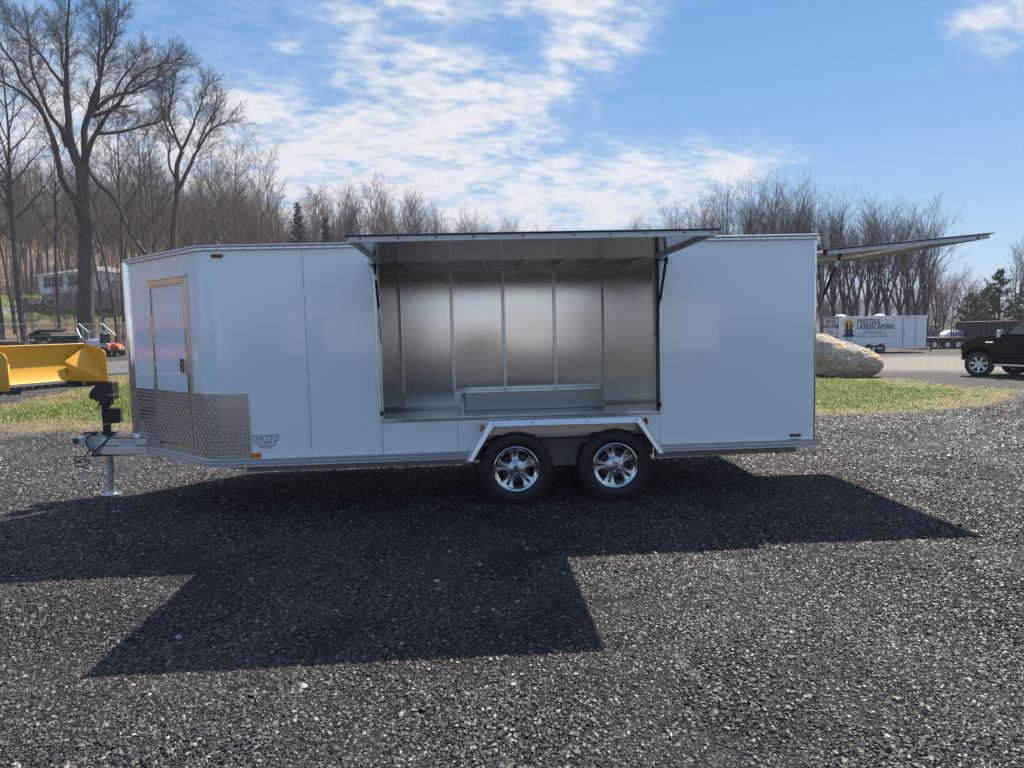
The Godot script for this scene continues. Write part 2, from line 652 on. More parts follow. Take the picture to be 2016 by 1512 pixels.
	mat("straw", Color(0.33, 0.28, 0.19), 0.9)
	mat("pole_wood", Color(0.13, 0.105, 0.085), 0.9)
	mat("fence_steel", Color(0.58, 0.59, 0.60), 0.4, 0.6)
	mat("concrete", Color(0.42, 0.41, 0.39), 0.85)
	var bark := mat("bark", Color(0.115, 0.098, 0.084), 0.95)
	bark.heightmap_enabled = true
	bark.heightmap_texture = tex(soft_image(128, 0.05, 31, 0.0, 1.0))
	bark.heightmap_scale = 3.0
	bark.uv1_triplanar = true
	bark.uv1_scale = Vector3(3.0, 0.7, 3.0)
	mat("bark_pale", Color(0.16, 0.135, 0.115), 0.95)
	mat("twig", Color(0.115, 0.092, 0.08), 0.9)
	mat("twig_brown", Color(0.17, 0.125, 0.105), 0.9)
	mat("twig_red", Color(0.24, 0.115, 0.10), 0.9)
	var nd := mat("needles", Color(0.035, 0.062, 0.03), 0.75)
	nd.backlight_enabled = true
	nd.backlight = Color(0.12, 0.16, 0.07)
	var pn := mat("pine_needles", Color(0.10, 0.155, 0.075), 0.75)
	pn.backlight_enabled = true
	pn.backlight = Color(0.4, 0.5, 0.25)
	var g := mat("gravel_sheet", Color(1, 1, 1), 0.8)
	g.metallic_specular = 0.3
	g.vertex_color_use_as_albedo = true
	g.albedo_texture = tex(grain_image(1024, [11.0, 5.0], 11, 0.06, 1.0))
	g.heightmap_enabled = true
	g.heightmap_texture = tex(chip_height(1024, 11.0, 13))
	g.heightmap_scale = 2.2
	triplanar(g, 1.0 / 1.7)
	var st := mat("stone_chip", Color(1, 1, 1), 0.46)
	st.metallic_specular = 0.46
	st.vertex_color_use_as_albedo = true
	var gr := mat("grass_blade", Color(1, 1, 1), 0.6)
	gr.vertex_color_use_as_albedo = true
	gr.backlight_enabled = true
	gr.backlight = Color(0.55, 0.62, 0.3)
	var asp := mat("asphalt", Color(0.15, 0.15, 0.155), 0.8)
	asp.albedo_texture = tex(soft_image(256, 0.02, 51, 0.7, 1.0))
	triplanar(asp, 0.15)
	var rk := mat("boulder_stone", Color(0.97, 0.88, 0.75), 0.9)
	rk.vertex_color_use_as_albedo = true
	rk.albedo_texture = tex(soft_image(512, 0.02, 61, 0.62, 1.0, 6))
	rk.heightmap_enabled = true
	rk.heightmap_texture = tex(soft_image(512, 0.03, 62, 0.0, 1.0, 6))
	rk.heightmap_scale = 5.0
	triplanar(rk, 0.7, false)

# ---------------------------------------------------------------- ground
func island() -> PackedVector2Array:
	return PackedVector2Array([Vector2(-17, -6.1), Vector2(-8, -5.85), Vector2(0, -5.95), Vector2(8.2, -5.7), Vector2(9.8, -6.5), Vector2(11.8, -8.0),
		Vector2(13.3, -9.7), Vector2(12.4, -10.7), Vector2(12.9, -13.4), Vector2(11.6, -15.6), Vector2(8, -19), Vector2(-12.3, -18.4), Vector2(-10.3, -14.0), Vector2(-9.8, -9.4), Vector2(-10.4, -8.4), Vector2(-17, -8.2)])

# metres inside the grass island (negative outside), roughly
func inside(p: Vector2, poly: PackedVector2Array) -> float:
	var d := 1e9
	for i in poly.size():
		var q := Geometry2D.get_closest_point_to_segment(p, poly[i], poly[(i + 1) % poly.size()])
		d = minf(d, p.distance_to(q))
	return d if Geometry2D.is_point_in_polygon(p, poly) else -d

func ground_color(x: float, z: float, lo: FastNoiseLite, isl: PackedVector2Array) -> Color:
	var d := sqrt(x * x + (7.0 - z) * (7.0 - z))
	var az := rad_to_deg(atan2(x, 7.0 - z))
	var n := lo.get_noise_2d(x * 3.0, z * 3.0)
	var n2 := lo.get_noise_2d(x * 0.35 + 50.0, z * 0.35)
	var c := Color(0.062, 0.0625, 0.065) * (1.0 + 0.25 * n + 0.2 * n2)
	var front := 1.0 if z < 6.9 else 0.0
	c = c.lerp(Color(0.135, 0.131, 0.124) * (1.0 + 0.2 * n), front * ss(6.5, 12.5, d + n2) * 0.85)  # gravel painted paler with distance, standing in for grazing sunlight
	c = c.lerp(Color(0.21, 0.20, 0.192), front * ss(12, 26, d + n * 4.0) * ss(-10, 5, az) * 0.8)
	c = c.lerp(Color(0.62, 0.555, 0.475), front * ss(28.5, 31, d + n2 * 2.0) * (1.0 - ss(40, 45, d + n2 * 3.0)) * ss(14, 22, az))
	c = c.lerp(Color(0.20, 0.19, 0.18), front * ss(16, 24, d) * ss(10, 22, -az) * 0.6)
	if d < 32.0 and absf(x) < 18.0 and z < -5.0:
		var q := inside(Vector2(x, z), isl) + n * 0.25
		c = c.lerp(Color(0.46, 0.38, 0.25) * (1.0 + 0.3 * n), ss(-0.35, 0.15, q))
		c = c.lerp(Color(0.20, 0.26, 0.07), ss(0.7, 1.8, q + n2) * 0.8)
	if front > 0.0 and az < 14.0:
		var far := ss(52.0, 54.5, d + n2 * 1.5)
		c = c.lerp(Color(0.36, 0.25, 0.165) * (1.0 + 0.35 * n), far)
		var lawn := ss(82, 86, d + n * 2.0) * (1.0 - ss(112, 122, d)) * ss(17, 20, -az) * (1.0 - ss(40, 46, -az))
		c = c.lerp(Color(0.24, 0.36, 0.08) * (1.0 + 0.15 * n), lawn)
		var drive := ss(86.5, 87.5, d) * (1.0 - ss(92, 93, d)) * ss(29.0, 29.4, -az)
		c = c.lerp(Color(0.46, 0.46, 0.46), drive)
	elif front > 0.0:
		c = c.lerp(Color(0.15, 0.125, 0.085), ss(60, 70, d + n2 * 4.0))
	if front == 0.0:
		c = c.lerp(Color(0.22, 0.24, 0.12), ss(60, 90, d))
	return c

func ground() -> void:
	var lo := noise(FastNoiseLite.TYPE_SIMPLEX_SMOOTH, 0.35, 17, 3)
	var isl := island()
	var mb := MB.new()
	mb.tinted = true
	var rings := 150
	var seg := 360
	var r := 0.6
	for i in rings:
		for k in seg:
			var a := TAU * k / seg
			var x := r * sin(a)
			var z := 7.0 - r * cos(a)
			var y := land(x, z) + 0.010 * lo.get_noise_2d(x * 2.0, z * 2.0) * (1.0 if r < 40.0 else 0.0)
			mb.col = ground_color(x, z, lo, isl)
			var e := maxf(0.2, r * 0.02)
			var nr := Vector3(land(x - e, z) - land(x + e, z), 2.0 * e, land(x, z - e) - land(x, z + e)).normalized()
			mb.vert(Vector3(x, y, z), nr)
		r *= 1.0485 if r < 160.0 else 1.09
	for i in rings - 1:
		for k in seg:
			var a := i * seg + k
			var b := i * seg + (k + 1) % seg
			mb.tri(a, b, b + seg)
			mb.tri(a, b + seg, a + seg)
	mb.col = ground_color(0, 7, lo, isl)
	var c := mb.vert(Vector3(0, 0, 7), Vector3.UP)
	for k in seg:
		mb.tri(c, k, (k + 1) % seg)
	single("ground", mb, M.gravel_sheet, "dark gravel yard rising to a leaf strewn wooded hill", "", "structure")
	# asphalt lane beyond the yellow pusher
	var rd := MB.new()
	var xs := 40
	for i in xs + 1:
		for j in 9:
			var x := lerpf(-60.0, 2.0, float(i) / xs)
			var z := lerpf(-19.55, -33.2, j / 8.0) - 0.06 * (x + 14.0)
			rd.vert(on_land(x, z, 0.02), Vector3.UP)
	for i in xs:
		for j in 8:
			var a := i * 9 + j
			rd.tri(a, a + 1, a + 10)
			rd.tri(a, a + 10, a + 9)
	single("road", rd, M.asphalt, "grey asphalt lane between the yard and the chain-link fence", "", "structure")

# ---------------------------------------------------------------- loose stones
func stone_mesh(sd: int) -> ArrayMesh:
	# an irregular chip: a jittered octahedron split once
	var r := RandomNumberGenerator.new()
	r.seed = sd
	var p := [Vector3.RIGHT, Vector3.LEFT, Vector3.UP, Vector3.DOWN, Vector3.BACK, Vector3.FORWARD]
	for i in 6:
		p[i] = p[i] * r.randf_range(0.75, 1.2) + Vector3(r.randf_range(-0.3, 0.3), r.randf_range(-0.3, 0.3), r.randf_range(-0.3, 0.3))
	var sq := Vector3(r.randf_range(0.8, 1.2), r.randf_range(0.5, 0.8), r.randf_range(0.7, 1.0))
	var mid := {}
	var mb := MB.new()
	for sx in [0, 1]:
		for sy in [2, 3]:
			for sz in [4, 5]:
				var t := [sx, sy, sz]
				var m := []
				for k in 3:
					var key := str(mini(t[k], t[(k + 1) % 3])) + "_" + str(maxi(t[k], t[(k + 1) % 3]))
					if not mid.has(key):
						mid[key] = (p[t[k]] + p[t[(k + 1) % 3]]) * 0.5 * r.randf_range(1.1, 1.42)
					m.push_back(mid[key])
				for f in [[p[t[0]], m[0], m[2]], [m[0], p[t[1]], m[1]], [m[2], m[1], p[t[2]]], [m[0], m[1], m[2]]]:
					mb.tri3(f[0] * sq, f[1] * sq, f[2] * sq, f[0] + f[1] + f[2])
	return mb.mesh()

func loose_stones() -> void:
	rng.seed = 77
	var isl := island()
	var lo := noise(FastNoiseLite.TYPE_SIMPLEX_SMOOTH, 0.5, 23, 3)
	var sets := []
	for k in 5:
		sets.push_back([PackedVector3Array(), PackedFloat32Array(), PackedColorArray()])
	# [nearest, farthest, chips per square metre, smallest, largest]
	for band in [[2.2, 4.6, 16000, 0.0022, 0.0048], [4.6, 6.5, 6000, 0.003, 0.005], [2.2, 5.5, 6000, 0.004, 0.0125], [5.5, 9.0, 3500, 0.005, 0.0135], [9.0, 14.5, 1150, 0.0075, 0.017], [14.5, 22.0, 300, 0.010, 0.020]]:
		var half := deg_to_rad(46.0)
		var area: float = half * (band[1] * band[1] - band[0] * band[0])
		for i in int(area * band[2]):
			var d: float = sqrt(lerpf(band[0] * band[0], band[1] * band[1], rng.randf()))
			var a := rng.randf_range(-half, half) + 0.06
			var x := d * sin(a)
			var z := 7.0 - d * cos(a)
			var m := lo.get_noise_2d(x * 1.2, z * 1.2)
			if rng.randf() > 0.86 + m * 0.7:
				continue
			if z < -5.4 and z > -20.0:
				if inside(Vector2(x, z), isl) > -0.1 + 0.3 * m:
					continue
			var s: float = lerpf(band[3], band[4], pow(rng.randf(), 2.2))
			if rng.randf() < 0.012:
				s *= 1.7
			var q := rng.randf()
			var g := rng.randf_range(0.012, 0.06)
			if q > 0.66:
				g = rng.randf_range(0.055, 0.13)
			if q > 0.975:
				g = rng.randf_range(0.18, 0.36)
			g *= 1.0 + 0.9 * ss(6.5, 12.0, d)  # farther chips lightened in colour too, for the same grazing sun
			var warm := rng.randf_range(-0.03, 0.07)
			var set_: Array = sets[rng.randi() % 5]
			set_[0].push_back(Vector3(x, land(x, z) + s * 0.22 + 0.006 * lo.get_noise_2d(x * 2.0, z * 2.0), z))
			set_[1].push_back(s)
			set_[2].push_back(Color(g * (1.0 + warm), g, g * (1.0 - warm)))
	# pale fines crushed into the lot: a short streak and a patch
	for i in 420:
		var f := rng.randf()
		var p := Vector2(lerpf(1.03, 1.10, f), lerpf(3.18, 3.72, f)) + Vector2(rng.randfn(0.0, 0.012), rng.randfn(0.0, 0.02))
		if i > 250:
			p = Vector2(1.79, 2.02) + Vector2(rng.randfn(0.0, 0.06), rng.randfn(0.0, 0.035))
		var st_: Array = sets[rng.randi() % 5]
		st_[0].push_back(Vector3(p.x, 0.003, p.y))
		st_[1].push_back(rng.randf_range(0.003, 0.006))
		var gg := rng.randf_range(0.11, 0.24)
		st_[2].push_back(Color(gg, gg * 0.98, gg * 0.93))
	for k in 5:
		var mm := MultiMesh.new()
		mm.transform_format = MultiMesh.TRANSFORM_3D
		mm.use_colors = true
		mm.mesh = stone_mesh(300 + k)
		mm.instance_count = sets[k][0].size()
		for i in mm.instance_count:
			var b := Basis(Vector3.UP, rng.randf() * TAU) * Basis(Vector3.RIGHT, rng.randf_range(-0.5, 0.5))
			mm.set_instance_transform(i, Transform3D(b.scaled(Vector3.ONE * sets[k][1][i]), sets[k][0][i]))
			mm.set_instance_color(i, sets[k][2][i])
		var o := MultiMeshInstance3D.new()
		o.name = numbered(self, "loose_gravel")
		o.multimesh = mm
		o.material_override = M.stone_chip
		add_child(o)
		o.set_meta("label", "loose dark stone chips strewn over the gravel yard")
		o.set_meta("group", "loose gravel of the yard")
		stuff(o)

# dry stems and leaf scraps blown over the lot
func litter() -> void:
	rng.seed = 515
	var mb := MB.new()
	for i in 150:
		var d := sqrt(rng.randf_range(6.0, 210.0))
		var a := rng.randf_range(-0.7, 0.8)
		var p := Vector3(d * sin(a), 0.014, 7.0 - d * cos(a))
		var t := rng.randf() * TAU
		var l := rng.randf_range(0.015, 0.07)
		var u := Vector3(cos(t), rng.randf_range(-0.05, 0.1), sin(t)) * l
		if i % 4 == 0:
			var w := Vector3(-sin(t), 0.2, cos(t)) * l * 0.22
			mb.quad(p - u * 0.5, p + w * 0.5, p + u * 0.4 + Vector3(0, 0.008, 0), p - w * 0.5, Vector3.UP)
		else:
			mb.tube(PackedVector3Array([p - u * 0.6, p + rvec() * 0.004, p + u * 0.6]), PackedFloat32Array([0.0016, 0.002, 0.0012]), 4)
	var o := single("dry_litter", mb, M.straw, "dry stems and leaf scraps scattered over the gravel", "", "stuff")
	o.set_meta("kind", "stuff")

# ---------------------------------------------------------------- grass
func tuft_mesh(sd: int, blades: int, spread: float) -> ArrayMesh:
	var r := RandomNumberGenerator.new()
	r.seed = sd
	var mb := MB.new()
	mb.tinted = true
	for i in blades:
		var a := r.randf() * TAU
		var b := Vector3(cos(a), 0, sin(a)) * r.randf() * spread
		var h := r.randf_range(0.5, 1.0)
		var lean := Vector3(r.randf_range(-1, 1), 0, r.randf_range(-1, 1)) * 0.45 * h
		var w := Vector3(sin(a * 3.0), 0, cos(a * 3.0)) * 0.055
		var m := b + Vector3.UP * h * 0.6 + lean * 0.35
		var t := b + Vector3.UP * h + lean
		var g := r.randf_range(0.8, 1.2)
		mb.col = Color(g, g, g)
		var up := Vector3(w.z, 0.4, -w.x).normalized()
		var s := mb.vert(b - w, up)
		mb.vert(b + w, up)
		mb.vert(m + w * 0.8, up)
		mb.vert(m - w * 0.8, up)
		mb.vert(t, up)
		mb.tri(s, s + 1, s + 2)
		mb.tri(s, s + 2, s + 3)
		mb.tri(s + 3, s + 2, s + 4)
	return mb.mesh()

func grass() -> void:
	rng.seed = 99
	var isl := island()
	var lo := noise(FastNoiseLite.TYPE_SIMPLEX_SMOOTH, 0.5, 29, 3)
	var xf: Array[Transform3D] = []
	var cl := PackedColorArray()
	for i in 120000:
		var x := rng.randf_range(-17.0, 13.5)
		var z := rng.randf_range(-19.0, -5.5)
		if x > -3.0 and x < 3.0 and rng.randf() < 0.85:
			continue
		var p := Vector2(x, z)
		var n := lo.get_noise_2d(x * 1.6, z * 1.6)
		var q := inside(p, isl) + n * 0.35
		if q < -0.12 or rng.randf() > 0.25 + 0.6 * ss(0.0, 1.2, q):
			continue
		var pusher := Vector2(x + 11.5, z + 13.3)
		if absf(pusher.x) < 1.1 and absf(pusher.y) < 2.4:
			continue
		var dry := 1.0 - ss(0.25, 1.5, q + n * 0.9)
		dry = clampf(dry + 0.25 * maxf(0.0, lo.get_noise_2d(x * 4.0, z * 4.0)), 0.0, 1.0)
		if x > 3.0:
			dry = clampf(dry * 0.78, 0.0, 1.0)
		var hgt := rng.randf_range(0.035, 0.075) * (1.0 + 0.8 * maxf(0.0, n)) * (0.55 + 0.75 * ss(0.3, 2.0, q))
		if x < -3.0 and z < -9.5:
			hgt *= 1.35
		var c := Color(0.165, 0.25, 0.042).lerp(Color(0.40, 0.33, 0.16), dry) * rng.randf_range(0.7, 1.25)
		if rng.randf() < 0.12:
			c = Color(0.42, 0.36, 0.2)
		xf.push_back(Transform3D(Basis(Vector3.UP, rng.randf() * TAU).scaled(Vector3(0.075, hgt, 0.075)), on_land(x, z)))
		cl.push_back(c)
	for k in 3:
		var mm := MultiMesh.new()
		mm.transform_format = MultiMesh.TRANSFORM_3D
		mm.use_colors = true
		mm.mesh = tuft_mesh(500 + k, 9, 0.9)
		var ids := range(k, xf.size(), 3)
		mm.instance_count = ids.size()
		for i in ids.size():
			mm.set_instance_transform(i, xf[ids[i]])
			mm.set_instance_color(i, cl[ids[i]])
		var o := MultiMeshInstance3D.new()
		o.name = numbered(self, "grass")
		o.multimesh = mm
		o.material_override = M.grass_blade
		add_child(o)
		o.set_meta("label", "patchy spring grass on the strip behind the white trailer")
		o.set_meta("group", "grass of the strip")
		stuff(o)

# ---------------------------------------------------------------- the concession trailer
const NOSE := Vector2(-2.488, 0.0)      # where side and nose planes meet
const NOSE_DIR := Vector2(-0.7135, -0.7007)
const BEND := 0.15
const MID := -1.21                      # z of the trailer's centre line
const ORG := Vector3(0.45, 0, -1.21)    # the trailer's own origin on the ground

# plan of the outer skin: u < 0 back along the side, u > 0 along the nose; gives place and normal
func skin_at(u: float) -> Array:
	if u <= -BEND:
		return [NOSE + Vector2(-u, 0), Vector2(0, 1)]
	var nn := Vector2(NOSE_DIR.y, -NOSE_DIR.x)
	if u >= BEND:
		return [NOSE + NOSE_DIR * u, nn]
	var k := (u + BEND) / (2.0 * BEND)
	var a := NOSE + Vector2(BEND, 0)
	var b := NOSE + NOSE_DIR * BEND
	var p := a.lerp(NOSE, k).lerp(NOSE.lerp(b, k), k)
	var t := ((NOSE - a).lerp(b - NOSE, k)).normalized()
	return [p, Vector2(t.y, -t.x)]

func skin_steps(u0: float, u1: float) -> Array:
	var us := [u0]
	for k in 11:
		var u := -BEND + 2.0 * BEND * k / 10.0
		if u > u0 + 0.002 and u < u1 - 0.002:
			us.push_back(u)
	us.push_back(u1)
	return us

func skin_point(u: float, y: float, off: float, mirror := false) -> Vector3:
	var s := skin_at(u)
	var p: Vector2 = s[0] + s[1] * off
	var w := Vector3(p.x, y, p.y)
	if mirror:
		w.z = 2.0 * MID - w.z
	return w - ORG

# a sheet that follows the skin between u0 and u1
func sheet(mb: MB, u0: float, u1: float, y0: float, y1: float, off: float, thick: float, mirror := false) -> void:
	var us := skin_steps(u0, u1)
	for side in 2:
		var o := off if side == 0 else off - thick
		var base := mb.v.size()
		for u in us:
			var nn: Vector2 = skin_at(u)[1]
			var n3 := Vector3(nn.x, 0, -nn.y if mirror else nn.y) * (1.0 if side == 0 else -1.0)
			mb.vert(skin_point(u, y0, o, mirror), n3, Vector2(u, y0))
			mb.vert(skin_point(u, y1, o, mirror), n3, Vector2(u, y1))
		for i in us.size() - 1:
			var a := base + i * 2
			mb.tri(a, a + 2, a + 3)
			mb.tri(a, a + 3, a + 1)
	for i in us.size() - 1:
		for y in [y0, y1]:
			mb.quad(skin_point(us[i], y, off, mirror), skin_point(us[i + 1], y, off, mirror), skin_point(us[i + 1], y, off - thick, mirror), skin_point(us[i], y, off - thick, mirror), Vector3(0, y - (y0 + y1) * 0.5, 0))
	for e in [[u0, 1.0], [u1, -1.0]]:
		mb.quad(skin_point(e[0], y0, off, mirror), skin_point(e[0], y1, off, mirror), skin_point(e[0], y1, off - thick, mirror), skin_point(e[0], y0, off - thick, mirror))

# an extrusion along the skin; profile of (outward, y)
func extrude(mb: MB, u0: float, u1: float, prof: Array, mirror := false) -> void:
	var us := skin_steps(u0, u1)
	for k in prof.size() - 1:
		var p: Vector2 = prof[k]
		var q: Vector2 = prof[k + 1]
		for i in us.size() - 1:
			var nn: Vector2 = skin_at((us[i] + us[i + 1]) * 0.5)[1]
			var d := (q - p).normalized()
			var n3 := Vector3(nn.x * d.y, -d.x, nn.y * d.y * (-1.0 if mirror else 1.0))
			mb.quad(skin_point(us[i], p.y, p.x, mirror), skin_point(us[i + 1], p.y, p.x, mirror), skin_point(us[i + 1], q.y, q.x, mirror), skin_point(us[i], q.y, q.x, mirror), n3)

func at3(x: float, y: float, z: float) -> Vector3:
	return Vector3(x, y, z) - ORG

func xform(x: float, y: float, z: float, b := Basis.IDENTITY) -> Transform3D:
	return Transform3D(b, at3(x, y, z))

func poly(a: Array) -> PackedVector2Array:
	var p := PackedVector2Array()
	for i in range(0, a.size(), 2):
		p.push_back(Vector2(a[i], a[i + 1]))
	return p

func concession_trailer() -> void:
	var t := thing("concession_trailer", "long white concession trailer with open serving window and raised awning", "trailer", ORG)
	trailer_body(t)
	trailer_inside(t)
	trailer_awning(t)
	trailer_wheels(t)
	trailer_tongue(t)
	trailer_marks(t)

func u_of(x: float) -> float:
	return NOSE.x - x

func trailer_body(t: Node3D) -> void:
	var z0 := -0.035
	var W: Material = M.white_skin
	var tr := Transform3D(Basis.IDENTITY, -ORG)
	# side skin, panel by panel, 4 mm joints
	var mb := MB.new()
	sheet(mb, u_of(-1.5395), 0.262, 0.56, 2.545, 0.0, 0.035)
	part("wall_panel", mb, W, t)
	mb = MB.new()
	mb.prism(poly([-1.5355, 0.56, -0.857, 0.56, -0.857, 2.545, -1.5355, 2.545]), z0, 0.0, tr)
	part("wall_panel", mb, W, t)
	mb = MB.new()
	mb.prism(poly([-0.853, 0.56, -0.132, 0.56, -0.132, 0.864, -0.853, 0.864]), z0, 0.0, tr)
	part("wall_panel", mb, W, t)
	mb = MB.new()
	mb.prism(poly([-0.128, 0.56, 0.0, 0.56, 0.185, 0.853, 1.655, 0.846, 1.835, 0.56, 1.871, 0.56, 1.871, 0.864, -0.128, 0.864]), z0, 0.0, tr)
	part("wall_panel", mb, W, t)
	mb = MB.new()
	mb.prism(poly([1.875, 0.56, 3.434, 0.56, 3.434, 2.545, 1.875, 2.545]), z0, 0.0, tr)
	part("wall_panel", mb, W, t)
	mb = MB.new()
	mb.prism(poly([-0.853, 2.41, 1.871, 2.41, 1.871, 2.545, -0.853, 2.545]), z0, 0.0, tr)
	part("wall_panel", mb, W, t)
	# nose skin round the door
	mb = MB.new()
	sheet(mb, 0.266, 0.466, 2.322, 2.545, 0.0, 0.035)
	part("wall_panel", mb, W, t)
	mb = MB.new()
	sheet(mb, 0.470, 1.104, 2.322, 2.545, 0.0, 0.035)
	part("wall_panel", mb, W, t)
	mb = MB.new()
	sheet(mb, 1.108, 1.70, 0.56, 2.545, 0.0, 0.035)
	part("wall_panel", mb, W, t)
	# dark backing seen only in the joints
	for e in [[-1.5375, 1.55, 1.9], [-0.855, 0.71, 0.29], [1.873, 0.71, 0.29], [-0.13, 0.71, 0.29]]:
		mb = MB.new()
		mb.box(at3(e[0], e[1], -0.038), Vector3(0.03, e[2], 0.004))
		part("seam_backing", mb, M.seam, t)
	# far side
	mb = MB.new()
	sheet(mb, u_of(3.434), 1.70, 0.56, 2.545, 0.0, 0.035, true)
	part("far_wall", mb, W, t)
	# roof
	mb = MB.new()
	mb.prism(roof_outline(u_of(3.456), 1.70, -0.002), 2.562, 2.588, Transform3D(Basis(Vector3.RIGHT, -PI / 2), Vector3.ZERO))
	part("roof", mb, M.white_paint, t)
	# rails
	var top := [Vector2(0.0, 2.541), Vector2(0.020, 2.541), Vector2(0.026, 2.545), Vector2(0.022, 2.549), Vector2(0.022, 2.566), Vector2(0.016, 2.568), Vector2(0.030, 2.574), Vector2(0.032, 2.585), Vector2(0.026, 2.593), Vector2(0.0, 2.594), Vector2(-0.06, 2.594)]
	for mir in [false, true]:
		mb = MB.new()
		extrude(mb, u_of(3.462), 1.72, top, mir)
		part("roof_rail", mb, M.mill, t)
	var low := [Vector2(0.0, 0.566), Vector2(0.018, 0.566), Vector2(0.030, 0.560), Vector2(0.022, 0.553), Vector2(0.021, 0.532), Vector2(0.032, 0.526), Vector2(0.023, 0.518), Vector2(0.022, 0.500), Vector2(0.031, 0.495), Vector2(0.031, 0.488), Vector2(-0.05, 0.488)]
	low.reverse()
	mb = MB.new()
	extrude(mb, u_of(3.46), u_of(1.852), low)
	mb.quad(at3(1.852, 0.488, 0.03), at3(1.852, 0.566, 0.02), at3(1.852, 0.566, -0.05), at3(1.852, 0.488, -0.05), Vector3.LEFT)
	mb.quad(at3(3.46, 0.488, 0.022), at3(3.46, 0.566, 0.022), at3(3.46, 0.566, -0.05), at3(3.46, 0.488, -0.05), Vector3.RIGHT)
	part("bottom_rail", mb, M.mill, t)
	mb = MB.new()
	extrude(mb, u_of(-0.005), 1.372, low)
	mb.quad(at3(-0.005, 0.488, 0.03), at3(-0.005, 0.566, 0.02), at3(-0.005, 0.566, -0.05), at3(-0.005, 0.488, -0.05), Vector3.RIGHT)
	part("bottom_rail", mb, M.mill, t)
	mb = MB.new()
	extrude(mb, u_of(3.46), 1.372, low, true)
	part("bottom_rail", mb, M.mill, t)
	# rivets of the rails
	mb = MB.new()
	var u := u_of(3.43)
	var k := 0
	while u < 1.68:
		for yy in [2.558]:
			var q := skin_at(u)
			mb.ball(skin_point(u, yy, 0.022), Vector3(0.0058, 0.0058, 0.0035), 6, 4)
		if k % 2 == 0 and (u < u_of(1.95) or u > u_of(-0.1)) and u < 1.3:
			mb.ball(skin_point(u, 0.543, 0.022), Vector3(0.0055, 0.0055, 0.0035), 6, 4)
			mb.ball(skin_point(u, 0.509, 0.022), Vector3(0.0055, 0.0055, 0.0035), 6, 4)
		u += 0.122
		k += 1
	stuff(part("rivets", mb, M.seam, t))
	# rear corner posts, header and sill
	for sg in [0.0, 1.0]:
		mb = MB.new()
		mb.span(at3(3.434, 0.567, -0.0 + (-2.42 if sg > 0 else 0.0)), at3(3.458, 2.541, -0.07 + (-2.28 if sg > 0 else 0.0)), 0.006)
		part("corner_post", mb, M.polished, t)
	mb = MB.new()
	mb.span(at3(3.40, 2.36, -0.072), at3(3.457, 2.56, -2.348), 0.004)
	part("rear_header", mb, M.white_paint, t)
	mb = MB.new()
	mb.span(at3(3.40, 0.50, -0.02), at3(3.457, 0.70, -2.40), 0.004)
	part("rear_sill", mb, M.mill, t)
	# gutter block and small rear lamp housing at the top corner
	mb = MB.new()
	mb.span(at3(3.463, 2.50, -0.03), at3(3.51, 2.565, -2.3), 0.006)
	part("gutter", mb, M.white_paint, t)
	# nose cap: polished round post; short rods imitate the lines reflected in it
	mb = MB.new()
	var tip := NOSE + NOSE_DIR * 1.705
	mb.rod(at3(tip.x + 0.012, 0.56, MID), at3(tip.x + 0.012, 2.56, MID), 0.062, 20)
	var cap := part("nose_cap", mb, M.chrome, t)
	for i in 9:
		mb = MB.new()
		mb.rod(at3(tip.x - 0.055, 0.72 + i * 0.2, MID), at3(tip.x + 0.02, 0.72 + i * 0.2, MID + 0.045), 0.007, 6)
		part("reflection_rod", mb, M.chrome, cap)
	# tread plate skirt of the nose
	mb = MB.new()
	sheet(mb, u_of(-2.118), 0.262, 0.567, 1.19, 0.004, 0.004)
	var gg := part("gravel_guard", mb, M.plate, t)
	skin_lugs("tread_lugs", gg, u_of(-2.118) + 0.01, 0.255, 0.575, 1.185, 0.004)
	mb = MB.new()
	sheet(mb, 1.15, 1.69, 0.567, 1.192, 0.004, 0.004)
	gg = part("gravel_guard", mb, M.plate, t)
	skin_lugs("tread_lugs", gg, 1.155, 1.685, 0.575, 1.185, 0.004)
	mb = MB.new()
	sheet(mb, 0.262, 1.15, 0.567, 0.598, 0.004, 0.004)
	gg = part("gravel_guard", mb, M.plate, t)
	skin_lugs("tread_lugs", gg, 0.262, 1.15, 0.563, 0.602, 0.004)
	mb = MB.new()
	sheet(mb, u_of(-2.118) - 0.005, 0.262, 1.19, 1.199, 0.007, 0.007)
	part("guard_edge", mb, M.trim, t)
	mb = MB.new()
	sheet(mb, u_of(-2.113) - 0.012, u_of(-2.113), 0.567, 1.19, 0.007, 0.007)
	part("guard_edge", mb, M.trim, t)
	mb = MB.new()
	sheet(mb, 1.15, 1.69, 1.192, 1.2, 0.007, 0.007)
	part("guard_edge", mb, M.trim, t)
	# side door in the nose
	mb = MB.new()
	sheet(mb, 0.352, 1.075, 0.66, 2.262, 0.010, 0.03)
	var door := part("door", mb, W, t)
	mb = MB.new()
	sheet(mb, 0.372, 1.068, 0.668, 1.19, 0.014, 0.004)
	var dp := part("door_plate", mb, M.plate, door)
	dp.name = "door_plate"
	skin_lugs("tread_lugs", door, 0.378, 1.062, 0.675, 1.184, 0.014)
	mb = MB.new()
	for r in [[0.352, 0.366, 0.66, 2.262], [1.061, 1.075, 0.66, 2.262]]:
		sheet(mb, r[0], r[1], r[2], r[3], 0.0165, 0.006)
	sheet(mb, 0.366, 1.061, 2.248, 2.262, 0.0165, 0.006)
	sheet(mb, 0.366, 1.061, 0.66, 0.672, 0.0165, 0.006)
	sheet(mb, 0.366, 1.061, 1.19, 1.200, 0.0165, 0.003)
	part("door_edge", mb, M.trim, door)
	mb = MB.new()
	sheet(mb, 0.385, 0.47, 1.392, 1.526, 0.026, 0.016)
	var hd := part("handle", mb, M.black_plastic, door)
	mb = MB.new()
